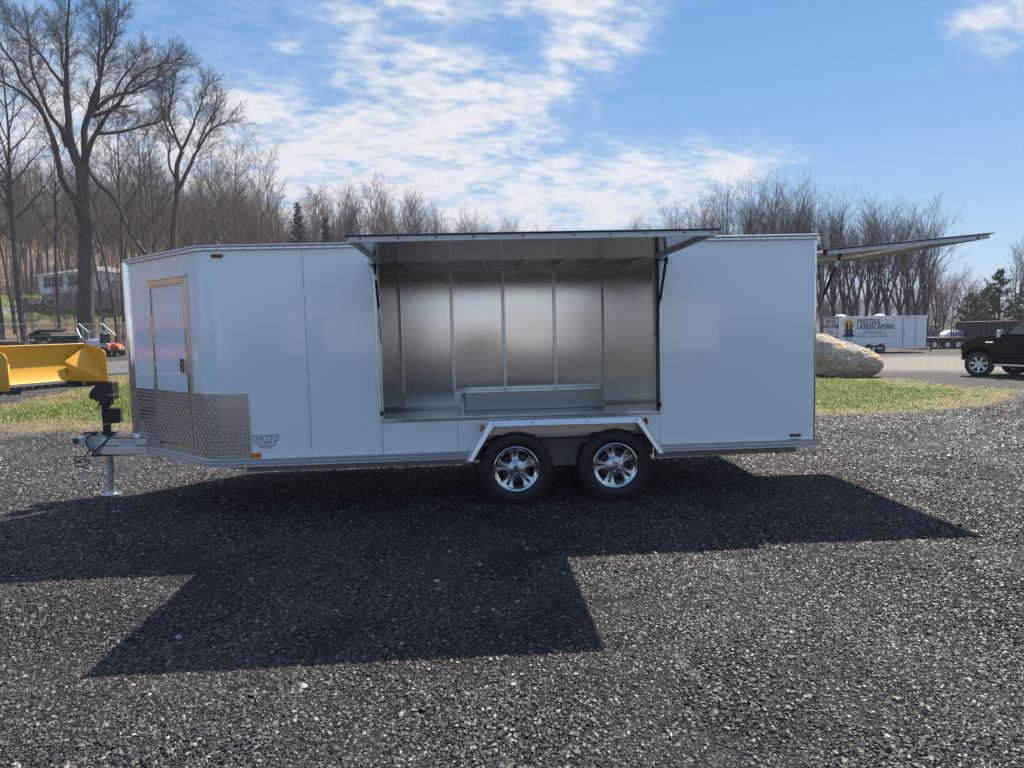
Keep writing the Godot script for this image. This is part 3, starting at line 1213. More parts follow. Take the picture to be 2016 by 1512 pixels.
	sheet(mb, 0.378, 0.477, 1.384, 1.392, 0.03, 0.02)
	sheet(mb, 0.378, 0.477, 1.526, 1.534, 0.03, 0.02)
	sheet(mb, 0.378, 0.386, 1.392, 1.526, 0.03, 0.02)
	sheet(mb, 0.469, 0.477, 1.392, 1.526, 0.03, 0.02)
	sheet(mb, 0.408, 0.446, 1.41, 1.50, 0.034, 0.014)
	part("handle_rim", mb, M.chrome, door)
	for h in [[1.97, 2.243], [1.50, 1.70], [1.337, 1.46]]:
		mb = MB.new()
		var s := skin_point(1.098, 0, 0.024)
		mb.rod(s + Vector3(0, h[0], 0), s + Vector3(0, h[1], 0), 0.011, 8)
		part("hinge", mb, M.trim, door)
	# door frame: broad outer trim and inner bead
	mb = MB.new()
	for r in [[0.262, 0.318, 0.60, 2.322, 0.012], [1.086, 1.15, 0.60, 2.322, 0.012]]:
		sheet(mb, r[0], r[1], r[2], r[3], r[4], 0.03)
	sheet(mb, 0.318, 1.086, 2.292, 2.322, 0.014, 0.03)
	sheet(mb, 0.318, 1.086, 0.60, 0.628, 0.012, 0.03)
	part("door_frame", mb, M.trim, t)
	mb = MB.new()
	sheet(mb, 0.322, 0.344, 0.632, 2.288, 0.019, 0.03)
	sheet(mb, 0.344, 1.082, 2.268, 2.288, 0.019, 0.03)
	sheet(mb, 0.344, 1.082, 0.632, 0.652, 0.019, 0.03)
	part("door_frame", mb, M.polished, t)
	mb = MB.new()
	sheet(mb, 0.25, 1.16, 2.322, 2.345, 0.032, 0.032)
	part("drip_edge", mb, M.trim, t)
	# serving window trim
	for e in [[-0.884, -0.858], [1.872, 1.898]]:
		mb = MB.new()
		mb.span(at3(e[0], 0.868, 0.001), at3(e[1], 2.40, 0.013), 0.003)
		part("window_trim", mb, M.mill, t)
	mb = MB.new()
	mb.span(at3(-0.857, 0.866, -0.06), at3(1.873, 0.886, 0.016), 0.004)
	mb.span(at3(-0.857, 0.888, -0.05), at3(1.873, 0.896, -0.02), 0.002)
	part("window_sill", mb, M.polished, t)
	for e in [-0.856, 1.853]:
		mb = MB.new()
		mb.span(at3(e, 0.897, -0.075), at3(e + 0.018, 2.40, -0.002), 0.003)
		part("window_jamb", mb, M.dark_steel if e > 0 else M.trim, t)
	for e in [[-0.853, 0.935], [1.868, 0.935]]:
		mb = MB.new()
		mb.span(at3(e[0] - 0.016, e[1], -0.03), at3(e[0] + 0.016, e[1] + 0.045, 0.02), 0.004)
		part("latch", mb, M.black_plastic, t)
	# two bright latch plates lying on the sill
	for e in [-0.345, -0.20]:
		mb = MB.new()
		mb.span(at3(e, 0.8865, -0.01), at3(e + 0.085, 0.893, 0.03), 0.002)
		part("sill_latch", mb, M.chrome, t)
	# underframe
	mb = MB.new()
	mb.span(at3(1.86, 0.405, -0.20), at3(3.30, 0.487, -0.12))
	mb.span(at3(-2.2, 0.41, -0.20), at3(0.02, 0.487, -0.12))
	mb.span(at3(-2.2, 0.41, -2.30), at3(3.30, 0.487, -2.22))
	for i in 9:
		mb.span(at3(-2.2 + i * 0.66, 0.44, -2.22), at3(-2.14 + i * 0.66, 0.487, -0.2))
	part("chassis", mb, M.frame_paint, t)
	mb = MB.new()
	mb.span(at3(3.305, 0.405, -0.21), at3(3.362, 0.487, -0.11), 0.004)
	part("chassis_bracket", mb, M.mill, t)
	mb = MB.new()
	mb.span(at3(-2.40, 0.60, -2.38), at3(3.42, 0.64, -0.03))
	part("underfloor", mb, M.dark_steel, t)
	mb = MB.new()
	for yy in [0.452, 0.420]:
		mb.bar(at3(-3.02, yy, -0.72), at3(-2.3, yy, -0.30), 0.05, 0.022)
	mb.bar(at3(-3.02, 0.436, -0.72), at3(-2.3, 0.436, -0.30), 0.012, 0.05)
	part("step_bracket", mb, M.galvanised, t)

func roof_outline(u0: float, u1: float, off: float) -> PackedVector2Array:
	var rp := PackedVector2Array()
	for u in skin_steps(u0, u1):
		var p := skin_point(u, 0, off)
		rp.push_back(Vector2(p.x, -p.z))
	var back := PackedVector2Array()
	for p in rp:
		back.push_back(Vector2(p.x, -p.y))
	back.reverse()
	rp.append_array(back)
	return rp

# raised lugs of tread plate laid over a w x h field; place(x, y) gives a frame on the plate
func lugs(mb: MB, w: float, h: float, place: Callable, pitch := 0.036) -> void:
	var nx := int(w / pitch)
	var ny := int(h / pitch)
	for j in ny:
		for i in nx:
			var tr: Transform3D = place.call((i + 0.5) * w / nx, (j + 0.5) * h / ny)
			var b := tr.basis * Basis(Vector3.BACK, PI * 0.27 if (i + j) % 2 == 0 else -PI * 0.27)
			var x := b.x * 0.0155
			var y := b.y * 0.0052
			var top := b.z * 0.0028
			var o := tr.origin
			mb.quad(o - x, o - y, o - x * 0.45 + top, o - x * 0.45 + top, b.z - b.x - b.y)
			mb.quad(o - x, o + y, o - x * 0.45 + top, o - x * 0.45 + top, b.z - b.x + b.y)
			mb.quad(o + x, o - y, o + x * 0.45 + top, o + x * 0.45 + top, b.z + b.x - b.y)
			mb.quad(o + x, o + y, o + x * 0.45 + top, o + x * 0.45 + top, b.z + b.x + b.y)
			mb.quad(o - y, o - x * 0.45 + top, o + x * 0.45 + top, o - y, b.z - b.y)
			mb.quad(o + y, o - x * 0.45 + top, o + x * 0.45 + top, o + y, b.z + b.y)

func skin_lugs(called: String, parent: Node3D, u0: float, u1: float, y0: float, y1: float, off: float) -> void:
	var mb := MB.new()
	var pl := func(x: float, y: float) -> Transform3D:
		var q := skin_at(u0 + x)
		var n3 := Vector3(q[1].x, 0, q[1].y)
		return Transform3D(Basis(Vector3.UP.cross(n3), Vector3.UP, n3), skin_point(u0 + x, y0 + y, off))
	lugs(mb, u1 - u0, y1 - y0, pl)
	stuff(part(called, mb, M.lug, parent))

func flat_lugs(called: String, parent: Node3D, tr: Transform3D, w: float, h: float) -> void:
	var mb := MB.new()
	var pl := func(x: float, y: float) -> Transform3D: return Transform3D(tr.basis, tr * Vector3(x, y, 0))
	lugs(mb, w, h, pl)
	stuff(part(called, mb, M.lug, parent))

func trailer_inside(t: Node3D) -> void:
	var zb := -2.345
	var mb := MB.new()
	mb.span(at3(-2.5, 0.70, -2.37), at3(3.42, 0.72, -0.045))
	part("floor", mb, M.floor_sheet, t)
	mb = MB.new()
	mb.prism(roof_outline(u_of(3.40), 1.62, -0.045), 2.546, 2.558, Transform3D(Basis(Vector3.RIGHT, -PI / 2), Vector3.ZERO))
	part("ceiling", mb, M.brushed, t)
	for i in 15:
		mb = MB.new()
		var x := -3.0 + i * 0.46
		var dz := maxf(0.0, -2.5 - x)
		mb.span(at3(x - 0.02, 2.50, -2.34 + dz), at3(x + 0.02, 2.544, -0.05 - dz), 0.003)
		part("roof_rafter", mb, M.trim, t)
	mb = MB.new()
	mb.span(at3(-2.4, 2.478, zb), at3(3.39, 2.498, zb + 0.05), 0.003)
	mb.span(at3(-2.4, 2.4985, zb), at3(3.39, 2.544, zb + 0.012))
	part("wall_header", mb, M.trim, t)
	# back wall sheets, each a little buckled
	rng.seed = 5
	var xs := [-2.175, -1.52, -0.867, -0.20, 0.463, 1.125, 1.76, 2.443, 3.10, 3.39]
	for i in xs.size() - 1:
		var x0: float = xs[i] + 0.004
		var x1: float = xs[i + 1] - 0.004
		var y0 := 0.765
		if i >= 3 and i <= 5:
			y0 = 0.955
		mb = MB.new()
		var nx := 14
		var ny := 26
		var ph := rng.randf_range(0, 6)
		var a1 := rng.randf_range(0.5, 1.0)
		var a2 := rng.randf_range(-1.0, 1.0)
		for iy in ny + 1:
			for ix in nx + 1:
				var fx := float(ix) / nx
				var fy := float(iy) / ny
				var e := 0.004
				var h := func(gx: float, gy: float) -> float:
					var en := (0.35 + 0.65 * sin(PI * gx)) * minf(1.0, minf(gy, 1.0 - gy) * 9.0)
					return 0.0012 * en * (a1 * sin(gy * 7.0 + ph + gx * 0.9 * a2) + 0.25 * sin(gy * 15.0 + gx * 1.5 * a2 + ph * 2.0))
				var z: float = h.call(fx, fy)
				var dx: float = (h.call(fx + e, fy) - h.call(fx - e, fy)) / (2.0 * e * (x1 - x0))
				var dy: float = (h.call(fx, fy + e) - h.call(fx, fy - e)) / (2.0 * e * (2.478 - y0))
				mb.vert(at3(lerpf(x0, x1, fx), lerpf(y0, 2.478, fy), zb + 0.006 + z), Vector3(-dx, -dy, 1).normalized(), Vector2(fx, fy))
		for iy in ny:
			for ix in nx:
				var a := iy * (nx + 1) + ix
				mb.tri(a, a + 1, a + nx + 2)
				mb.tri(a, a + nx + 2, a + nx + 1)
		part("back_wall_panel", mb, M.brushed, t)
		if i > 0:
			mb = MB.new()
			mb.span(at3(xs[i] - 0.022, y0 if i != 6 else 0.765, zb), at3(xs[i] + 0.022, 2.477, zb + 0.022), 0.005)
			part("wall_batten", mb, M.trim, t)
	# backing, so that no daylight leaks
	mb = MB.new()
	mb.span(at3(-2.5, 0.70, zb - 0.03), at3(3.39, 2.56, zb - 0.002))
	part("back_lining", mb, M.mill, t)
	# skirting
	mb = MB.new()
	mb.span(at3(-2.4, 0.742, zb), at3(-0.20, 0.764, zb + 0.03), 0.003)
	mb.span(at3(1.785, 0.742, zb), at3(3.39, 0.764, zb + 0.03), 0.003)
	mb.span(at3(-0.20, 0.935, zb), at3(1.78, 0.954, zb + 0.03), 0.003)
	part("skirting_trim", mb, M.trim, t)
	mb = MB.new()
	mb.span(at3(-2.4, 0.7205, zb), at3(-0.08, 0.7415, zb + 0.02))
	part("skirting", mb, M.plate_tri, t)
	mb = MB.new()
	mb.span(at3(1.72, 0.7205, zb), at3(3.39, 0.7415, zb + 0.02))
	part("skirting", mb, M.plate_tri, t)
	# boxed wheel wells
	mb = MB.new()
	mb.span(at3(-0.063, 0.7205, zb), at3(1.699, 0.948, -1.95), 0.006)
	part("wheel_box", mb, M.plate_tri, t, "tread plate wheel box against the far wall")
	flat_lugs("tread_lugs", t.get_node("wheel_box"), xform(-0.055, 0.726, -1.9495), 1.745, 0.216)
	mb = MB.new()
	mb.span(at3(-0.11, 0.7205, zb), at3(-0.068, 0.934, -2.0), 0.003)
	part("box_end", mb, M.brushed, t)
	mb = MB.new()
	mb.span(at3(0.1, 0.7205, -0.30), at3(1.75, 0.85, -0.05))
	part("wheel_box", mb, M.plate_tri, t)
	# lining of the near wall, left and right of the window, and of the nose
	mb = MB.new()
	mb.span(at3(-2.45, 0.72, -0.05), at3(-0.86, 2.54, -0.0385))
	mb.span(at3(1.88, 0.72, -0.05), at3(3.39, 2.54, -0.0385))
	mb.span(at3(-0.86, 0.72, -0.05), at3(1.88, 0.862, -0.0385))
	mb.span(at3(-0.86, 2.41, -0.05), at3(1.88, 2.54, -0.0385))
	part("near_lining", mb, M.brushed, t)
	mb = MB.new()
	sheet(mb, 0.02, 1.66, 0.66, 2.545, -0.045, 0.01)
	sheet(mb, 0.02, 1.66, 0.66, 2.545, -0.045, 0.01, true)
	part("nose_lining", mb, M.brushed, t)

func trailer_awning(t: Node3D) -> void:
	# the serving window's flap, raised level on two gas struts
	var slope := 0.012
	var yh := 2.405
	var b := Basis(Vector3.RIGHT, -slope)
	var o := xform(0, yh, 0.02, b)
	var mb := MB.new()
	mb.box(o * Vector3(0.509, 0.012, 0.805), Vector3(2.66, 0.02, 1.59), 0.0, b)
	var aw := part("awning", mb, M.mirror_sheet, t)
	mb = MB.new()
	mb.box(o * Vector3(0.512, 0.0245, 0.81), Vector3(2.71, 0.004, 1.66), 0.0, b)
	part("awning_skin", mb, M.white_skin, aw)
	mb = MB.new()
	mb.box(o * Vector3(0.512, 0.0195, 1.632), Vector3(2.75, 0.009, 0.03), 0.0, b)
	for x in [-0.848, 1.872]:
		mb.box(o * Vector3(x, 0.0195, 0.81), Vector3(0.03, 0.0085, 1.62), 0.0, b)
	part("awning_gasket", mb, M.rubber, aw)
	mb = MB.new()
	mb.box(o * Vector3(0.51, -0.006, 1.612), Vector3(2.705, 0.042, 0.024), 0.003, b)
	for x in [-0.83, 1.85]:
		mb.box(o * Vector3(x, -0.008, 0.815), Vector3(0.028, 0.036, 1.56), 0.003, b)
	part("awning_frame", mb, M.white_paint, aw)
	mb = MB.new()
	for x in [-0.755, -0.48, -0.21, 0.06, 0.42, 0.80, 1.07, 1.33, 1.62, 1.83]:
		mb.ball(o * Vector3(x, -0.002, 1.625), Vector3(0.008, 0.008, 0.004), 8, 4)
	stuff(part("bolts", mb, M.dark_steel, aw))
	# underside ribs
	mb = MB.new()
	for x in [-0.16, 0.52, 1.20]:
		mb.box(o * Vector3(x, 0.0012, 0.81), Vector3(0.03, 0.003, 1.56), 0.0, b)
	part("awning_rib", mb, M.mirror_sheet, aw)
	# hinge knuckles
	for x in [-0.865, 1.91]:
		mb = MB.new()
		mb.span(at3(x - 0.05, 2.365, 0.0), at3(x + 0.035, 2.42, 0.10), 0.01)
		part("hinge_bracket", mb, M.galvanised, t)
	mb = MB.new()
	mb.rod(at3(-0.9, 2.424, 0.018), at3(1.93, 2.424, 0.018), 0.011, 8)
	part("hinge", mb, M.mill, t)
	for e in [[-0.852, -0.838, -0.838], [1.915, 1.868, 1.838]]:
		mb = MB.new()
		mb.rod(at3(e[0], 2.372, 0.12), at3(e[1], 1.975, 0.045), 0.014, 10)
		mb.rod(at3(e[0], 2.385, 0.123), at3(e[0], 2.33, 0.11), 0.018, 8)
		var st := part("gas_strut", mb, M.black_plastic, t)
		mb = MB.new()
		mb.rod(at3(e[1], 1.975, 0.045), at3(e[2], 1.65, -0.012), 0.006, 8)
		mb.ball(at3(e[2], 1.645, -0.012), Vector3(0.012, 0.014, 0.012), 8, 6)
		part("strut_rod", mb, M.black_satin, st)
		mb = MB.new()
		var a := at3(e[0], 2.372, 0.12).lerp(at3(e[1], 1.975, 0.045), 0.22)
		var c := at3(e[0], 2.372, 0.12).lerp(at3(e[1], 1.975, 0.045), 0.36)
		mb.rod(a, c, 0.0148, 10)
		part("strut_label", mb, M.sticker if e[0] < 0 else M.black_satin, st)
	# rear flap, raised behind the trailer
	var b2 := Basis(Vector3.BACK, 0.0762)
	var o2 := xform(3.52, 2.43, MID, b2)
	mb = MB.new()
	mb.box(o2 * Vector3(0.88, -0.004, 0), Vector3(1.66, 0.02, 2.30), 0.0, b2)
	var rf := part("rear_flap", mb, M.mirror_sheet, t)
	mb = MB.new()
	mb.box(o2 * Vector3(0.87, 0.010, 0), Vector3(1.74, 0.006, 2.40), 0.0, b2)
	part("flap_skin", mb, M.white_skin, rf)
	mb = MB.new()
	for z in [-1.21, 1.21]:
		mb.box(o2 * Vector3(0.85, 0.006, z), Vector3(1.82, 0.008, 0.03), 0.0, b2)
	mb.box(o2 * Vector3(1.757, 0.006, 0), Vector3(0.03, 0.0085, 2.36), 0.0, b2)
	part("flap_gasket", mb, M.rubber, rf)
	mb = MB.new()
	for z in [-1.185, 1.185]:
		mb.box(o2 * Vector3(0.885, -0.022, z), Vector3(1.68, 0.042, 0.026), 0.003, b2)
	mb.box(o2 * Vector3(1.715, -0.022, 0), Vector3(0.026, 0.040, 2.34), 0.003, b2)
	part("flap_frame", mb, M.white_paint, rf)
	mb = MB.new()
	mb.box(o2 * Vector3(0.028, -0.022, 1.19), Vector3(0.035, 0.05, 0.03), 0.004, b2)
	part("flap_corner", mb, M.black_plastic, rf)
	mb = MB.new()
	for x in [0.10, 0.17, 0.24, 0.31, 0.42, 0.67, 0.93, 1.19, 1.47, 1.66]:
		mb.ball(o2 * Vector3(x, -0.02, 1.199), Vector3(0.007, 0.007, 0.004), 8, 4)
	mb.ball(o2 * Vector3(1.60, -0.025, 1.199), Vector3(0.014, 0.014, 0.006), 8, 4)
	stuff(part("bolts", mb, M.dark_steel, rf))
	# protective film with printed rows under the flap
	mb = MB.new()
	mb.box(o2 * Vector3(0.62, -0.0152, 0.25), Vector3(0.95, 0.002, 1.5), 0.0, b2)
	part("film_sheet", mb, M.paper, rf)
	mb = MB.new()
	for i in 3:
		for j in 5:
			mb.box(o2 * Vector3(0.28 + i * 0.30, -0.0166, -0.35 + j * 0.28), Vector3(0.2, 0.001, 0.03 if j % 2 else 0.06), 0.0, b2)
	stuff(part("print_rows", mb, M.grey_ink, rf))
	mb = MB.new()
	mb.tube(PackedVector3Array([o2 * Vector3(0.78, 0.0185, 1.0), o2 * Vector3(1.0, 0.0185, 1.03), o2 * Vector3(1.25, 0.0185, 1.0), o2 * Vector3(1.5, 0.0185, 1.02)]), PackedFloat32Array([0.006, 0.006, 0.006, 0.006]), 6)
	part("strap", mb, M.red_ink, rf)
	mb = MB.new()
	mb.rod(at3(3.752, 2.40, -0.10), at3(3.585, 2.0, -0.10), 0.016, 10)
	var s2 := part("gas_strut", mb, M.black_plastic, t)
	mb = MB.new()
	mb.rod(at3(3.585, 2.0, -0.10), at3(3.462, 1.72, -0.10), 0.007, 8)
	part("strut_rod", mb, M.black_satin, s2)
	mb = MB.new()
	mb.rod(at3(3.725, 2.335, -0.10), at3(3.70, 2.275, -0.10), 0.0168, 10)
	part("strut_label", mb, M.sticker, s2)
	mb = MB.new()
	mb.rod(at3(3.752, 2.40, -2.3), at3(3.462, 1.72, -2.3), 0.014, 8)
	part("gas_strut", mb, M.black_plastic, t)
	# hinge of the rear flap
	mb = MB.new()
	mb.span(at3(3.457, 2.375, -2.3), at3(3.53, 2.425, -0.08), 0.006)
	part("flap_hinge", mb, M.white_paint, t)

func trailer_wheels(t: Node3D) -> void:
	# fender with sloping ends
	var outer := [Vector2(-0.047, 0.478), Vector2(0.181, 0.869), Vector2(1.648, 0.861), Vector2(1.882, 0.490)]
	var inner := [Vector2(0.006, 0.478), Vector2(0.212, 0.806), Vector2(1.618, 0.799), Vector2(1.828, 0.490)]
	var mb := MB.new()
	for i in 3:
		var p: Vector2 = outer[i]
		var q: Vector2 = outer[i + 1]
		var r: Vector2 = inner[i + 1]
		var s: Vector2 = inner[i]
		mb.quad(at3(p.x, p.y, 0.105), at3(q.x, q.y, 0.105), at3(r.x, r.y, 0.12), at3(s.x, s.y, 0.12), Vector3.BACK)
		mb.quad(at3(p.x, p.y, 0.001), at3(q.x, q.y, 0.001), at3(q.x, q.y, 0.105), at3(p.x, p.y, 0.105), Vector3(p.y - q.y, q.x - p.x, 0))
		mb.quad(at3(s.x, s.y, 0.12), at3(r.x, r.y, 0.12), at3(r.x, r.y, 0.10), at3(s.x, s.y, 0.10), Vector3(s.y - r.y, r.x - s.x, 0) * -1.0)
		mb.quad(at3(s.x, s.y, 0.10), at3(r.x, r.y, 0.10), at3(q.x, q.y - 0.006, 0.09), at3(p.x, p.y - 0.006, 0.09), Vector3.FORWARD)
	for e in [[outer[0], inner[0]], [outer[3], inner[3]]]:
		mb.quad(at3(e[0].x, e[0].y, 0.001), at3(e[0].x, e[0].y, 0.105), at3(e[1].x, e[1].y, 0.12), at3(e[1].x, e[1].y, 0.10))
	var fd := part("fender", mb, M.mill, t)
	mb = MB.new()
	for i in 3:
		mb.bar(at3(outer[i].x, outer[i].y, 0.104), at3(outer[i + 1].x, outer[i + 1].y, 0.104), 0.012, 0.012, 0.003)
		mb.bar(at3(inner[i].x, inner[i].y, 0.12), at3(inner[i + 1].x, inner[i + 1].y, 0.12), 0.007, 0.007, 0.002)
	part("fender_bead", mb, M.trim, fd)
	for p in [Vector2(0.215, 0.83), Vector2(0.6, 0.834), Vector2(1.13, 0.832), Vector2(1.61, 0.825)]:
		mb = MB.new()
		mb.ball(at3(p.x, p.y, 0.114), Vector3(0.011, 0.011, 0.007), 8, 6)
		part("bolt", mb, M.zinc, fd)
	mb = MB.new()
	mb.ball(at3(0.108, 0.785, 0.055), Vector3(0.022, 0.042, 0.04), 10, 8)
	part("fender_light", mb, M.amber, t, "amber fender light ahead of the front wheel")
	mb = MB.new()
	mb.ball(at3(1.715, 0.80, 0.055), Vector3(0.022, 0.04, 0.04), 10, 8)
	part("fender_light", mb, M.red_lens, t, "red fender light behind the rear wheel")
	# inside of the wheel well
	mb = MB.new()
	mb.prism(poly([-0.02, 0.622, 1.85, 0.622, 1.655, 0.862, 0.19, 0.866]), -0.22, -0.21, Transform3D(Basis.IDENTITY, -ORG))
	var wp := part("well_plate", mb, M.well_sheet, t)
	flat_lugs("tread_lugs", wp, xform(0.2, 0.63, -0.2095), 1.45, 0.21)
	mb = MB.new()
	mb.span(at3(-0.02, 0.600, -0.225), at3(1.86, 0.621, -0.19), 0.003)
	part("well_rail", mb, M.mill, t)
	mb = MB.new()
	mb.span(at3(-0.03, 0.41, -0.32), at3(1.87, 0.599, -0.28))
	mb.prism(poly([0.72, 0.43, 1.14, 0.43, 1.06, 0.33, 0.80, 0.33]), -0.31, -0.29, Transform3D(Basis.IDENTITY, -ORG))
	part("well_beam", mb, M.frame_paint, t)
	mb = MB.new()
	for i in 3:
		mb.quad(at3(outer[i].x, outer[i].y - 0.01, -0.30), at3(outer[i + 1].x, outer[i + 1].y - 0.01, -0.30), at3(outer[i + 1].x, outer[i + 1].y - 0.01, 0.0), at3(outer[i].x, outer[i].y - 0.01, 0.0), Vector3.DOWN)
	part("well_lining", mb, M.dark_steel, t)
	for x in [0.435, 1.42]:
		mb = MB.new()
		mb.rod(at3(x, 0.33, -2.3), at3(x, 0.33, -0.25), 0.035, 12)
		part("axle", mb, M.dark_steel, t)
	var proto := wheel(t)
	var zf := -0.095
	proto.position = at3(0.435, 0.362, zf)
	proto.rotation.z = 0.10
	for e in [[1.42, zf, 0.28, false], [0.435, 2 * MID - zf, 0.5, true], [1.42, 2 * MID - zf, 0.9, true]]:
		var w: Node3D = proto.duplicate()
		w.name = numbered(t, "wheel")
		t.add_child(w)
		w.position = at3(e[0], 0.362, e[1])
		w.rotation = Vector3(0, PI if e[3] else 0.0, e[2])

func wheel(t: Node3D) -> Node3D:
	var root := Node3D.new()
	root.name = numbered(t, "wheel")
	t.add_child(root)
	var b := Basis(Vector3.RIGHT, PI / 2)   # lathe axis along +z
	var mb := MB.new()
	var pr := []
	# from inner bead round the tread to the outer bead: (radius, z)
	for q in [[0.215, -0.085], [0.25, -0.112], [0.30, -0.118], [0.335, -0.110], [0.352, -0.098], [0.3655, -0.085], [0.3665, -0.055], [0.358, -0.054], [0.358, -0.046], [0.3668, -0.045], [0.367, -0.016], [0.358, -0.015], [0.358, -0.007], [0.367, -0.006], [0.3668, 0.028], [0.358, 0.029], [0.358, 0.037], [0.3665, 0.038], [0.3655, 0.085], [0.352, 0.098], [0.3495, 0.0975], [0.345, 0.1035], [0.335, 0.110], [0.322, 0.113], [0.3205, 0.1155], [0.316, 0.1155], [0.3145, 0.114], [0.30, 0.118], [0.285, 0.1185], [0.2835, 0.1205], [0.28, 0.1205], [0.2785, 0.118], [0.262, 0.115], [0.245, 0.107], [0.232, 0.098], [0.226, 0.094], [0.215, 0.085]]:
		pr.push_back(Vector2(q[0], q[1]))
	mb.lathe(pr, Vector3.ZERO, b, 72)
	# shoulder blocks of the tread
	for k in 60:
		var a := TAU * k / 60.0
		var d := Vector3(cos(a), sin(a), 0)
		var tn := Vector3(-d.y, d.x, 0)
		mb.box(d * 0.3585 + Vector3(0, 0, 0.0885), Vector3(0.024, 0.017, 0.022), 0.003, Basis(tn, d, Vector3.BACK).rotated(tn, 0.0))
	part("tyre", mb, M.tyre, root)
	mb = MB.new()
	var rim := []
	for q in [[0.205, -0.08], [0.195, -0.03], [0.193, 0.05], [0.203, 0.074], [0.206, 0.0845]]:
		rim.push_back(Vector2(q[0], q[1]))
	mb.lathe(rim, Vector3.ZERO, b, 56)
	part("rim_barrel", mb, M.alloy, root)
	mb = MB.new()
	var lip := []
	for q in [[0.190, 0.070], [0.201, 0.078], [0.2045, 0.086], [0.210, 0.0875], [0.2125, 0.093], [0.219, 0.096], [0.224, 0.094], [0.225, 0.086]]:
		lip.push_back(Vector2(q[0], q[1]))
	mb.lathe(lip, Vector3.ZERO, b, 64)
	part("rim_lip", mb, M.alloy_lip, root)
	# brake drum behind the spokes
	mb = MB.new()
	mb.lathe([Vector2(0.0, 0.0), Vector2(0.14, 0.0), Vector2(0.15, -0.02), Vector2(0.15, -0.08)], Vector3.ZERO, b, 32)
	part("brake_drum", mb, M.dark_steel, root)
	# five pairs of spokes
	for k in 5:
		var a := TAU * k / 5.0 + 0.32
		mb = MB.new()
		for sg in [-1.0, 1.0]:
			var n := 7
			var l := []
			for i in n + 1:
				var f := float(i) / n
				var r := lerpf(0.072, 0.199, f)
				var mid: float = sg * lerpf(0.155, 0.275, f * f) * (0.085 / maxf(r, 0.085) * 0.45 + 0.62)
				var hw := lerpf(0.021, 0.0155, sin(PI * minf(f * 1.1, 1.0))) + 0.014 * pow(f, 6.0)
				var zc := lerpf(0.067, 0.074, f) - 0.010 * sin(PI * f)
				var dir := Vector3(cos(a + mid), sin(a + mid), 0)
				var tn := Vector3(-dir.y, dir.x, 0)
				l.push_back([dir * r - tn * hw, dir * r + tn * hw, zc])
			for i in n:
				var p: Array = l[i]
				var q: Array = l[i + 1]
				var z1 := Vector3(0, 0, p[2])
				var z2 := Vector3(0, 0, q[2])
				var dn := Vector3(0, 0, -0.022)
				var c1: Vector3 = (p[0] + p[1]) * 0.5
				var c2: Vector3 = (q[0] + q[1]) * 0.5
				var i1: Vector3 = p[0].lerp(c1, 0.3)
				var i2: Vector3 = q[0].lerp(c2, 0.3)
				var j1: Vector3 = p[1].lerp(c1, 0.3)
				var j2: Vector3 = q[1].lerp(c2, 0.3)
				mb.quad(i1 + z1, i2 + z2, j2 + z2, j1 + z1, Vector3.BACK)
				mb.quad(p[0] + z1 + dn * 0.2, q[0] + z2 + dn * 0.2, i2 + z2, i1 + z1, Vector3.BACK)
				mb.quad(p[1] + z1 + dn * 0.2, q[1] + z2 + dn * 0.2, j2 + z2, j1 + z1, Vector3.BACK)
				mb.quad(p[0] + z1 + dn * 0.2, q[0] + z2 + dn * 0.2, q[0] + z2 + dn, p[0] + z1 + dn, p[0] - p[1])
				mb.quad(p[1] + z1 + dn * 0.2, q[1] + z2 + dn * 0.2, q[1] + z2 + dn, p[1] + z1 + dn, p[1] - p[0])
		part("spoke", mb, M.alloy, root)
	mb = MB.new()
	mb.lathe([Vector2(0.092, 0.048), Vector2(0.091, 0.064), Vector2(0.084, 0.071), Vector2(0.060, 0.084), Vector2(0.043, 0.090), Vector2(0.040, 0.0895)], Vector3.ZERO, b, 40)
	part("hub", mb, M.alloy, root)
	mb = MB.new()
	mb.lathe([Vector2(0.041, 0.086), Vector2(0.0405, 0.102), Vector2(0.036, 0.106), Vector2(0.034, 0.104), Vector2(0.0, 0.105)], Vector3.ZERO, b, 32)
	part("hub_cap", mb, M.alloy_lip, root)
	for k in 5:
		var a := TAU * k / 5.0 + 0.45
		mb = MB.new()
		var p := Vector3(cos(a), sin(a), 0) * 0.063
		mb.lathe([Vector2(0.0105, 0.07), Vector2(0.0105, 0.094), Vector2(0.008, 0.099), Vector2(0.0, 0.101)], p, b, 6)
		part("wheel_nut", mb, M.chrome, root)
	mb = MB.new()
	mb.rod(Vector3(-0.155, -0.105, 0.06), Vector3(-0.16, -0.108, 0.09), 0.005, 6)
	part("valve", mb, M.rubber, root)
	return root

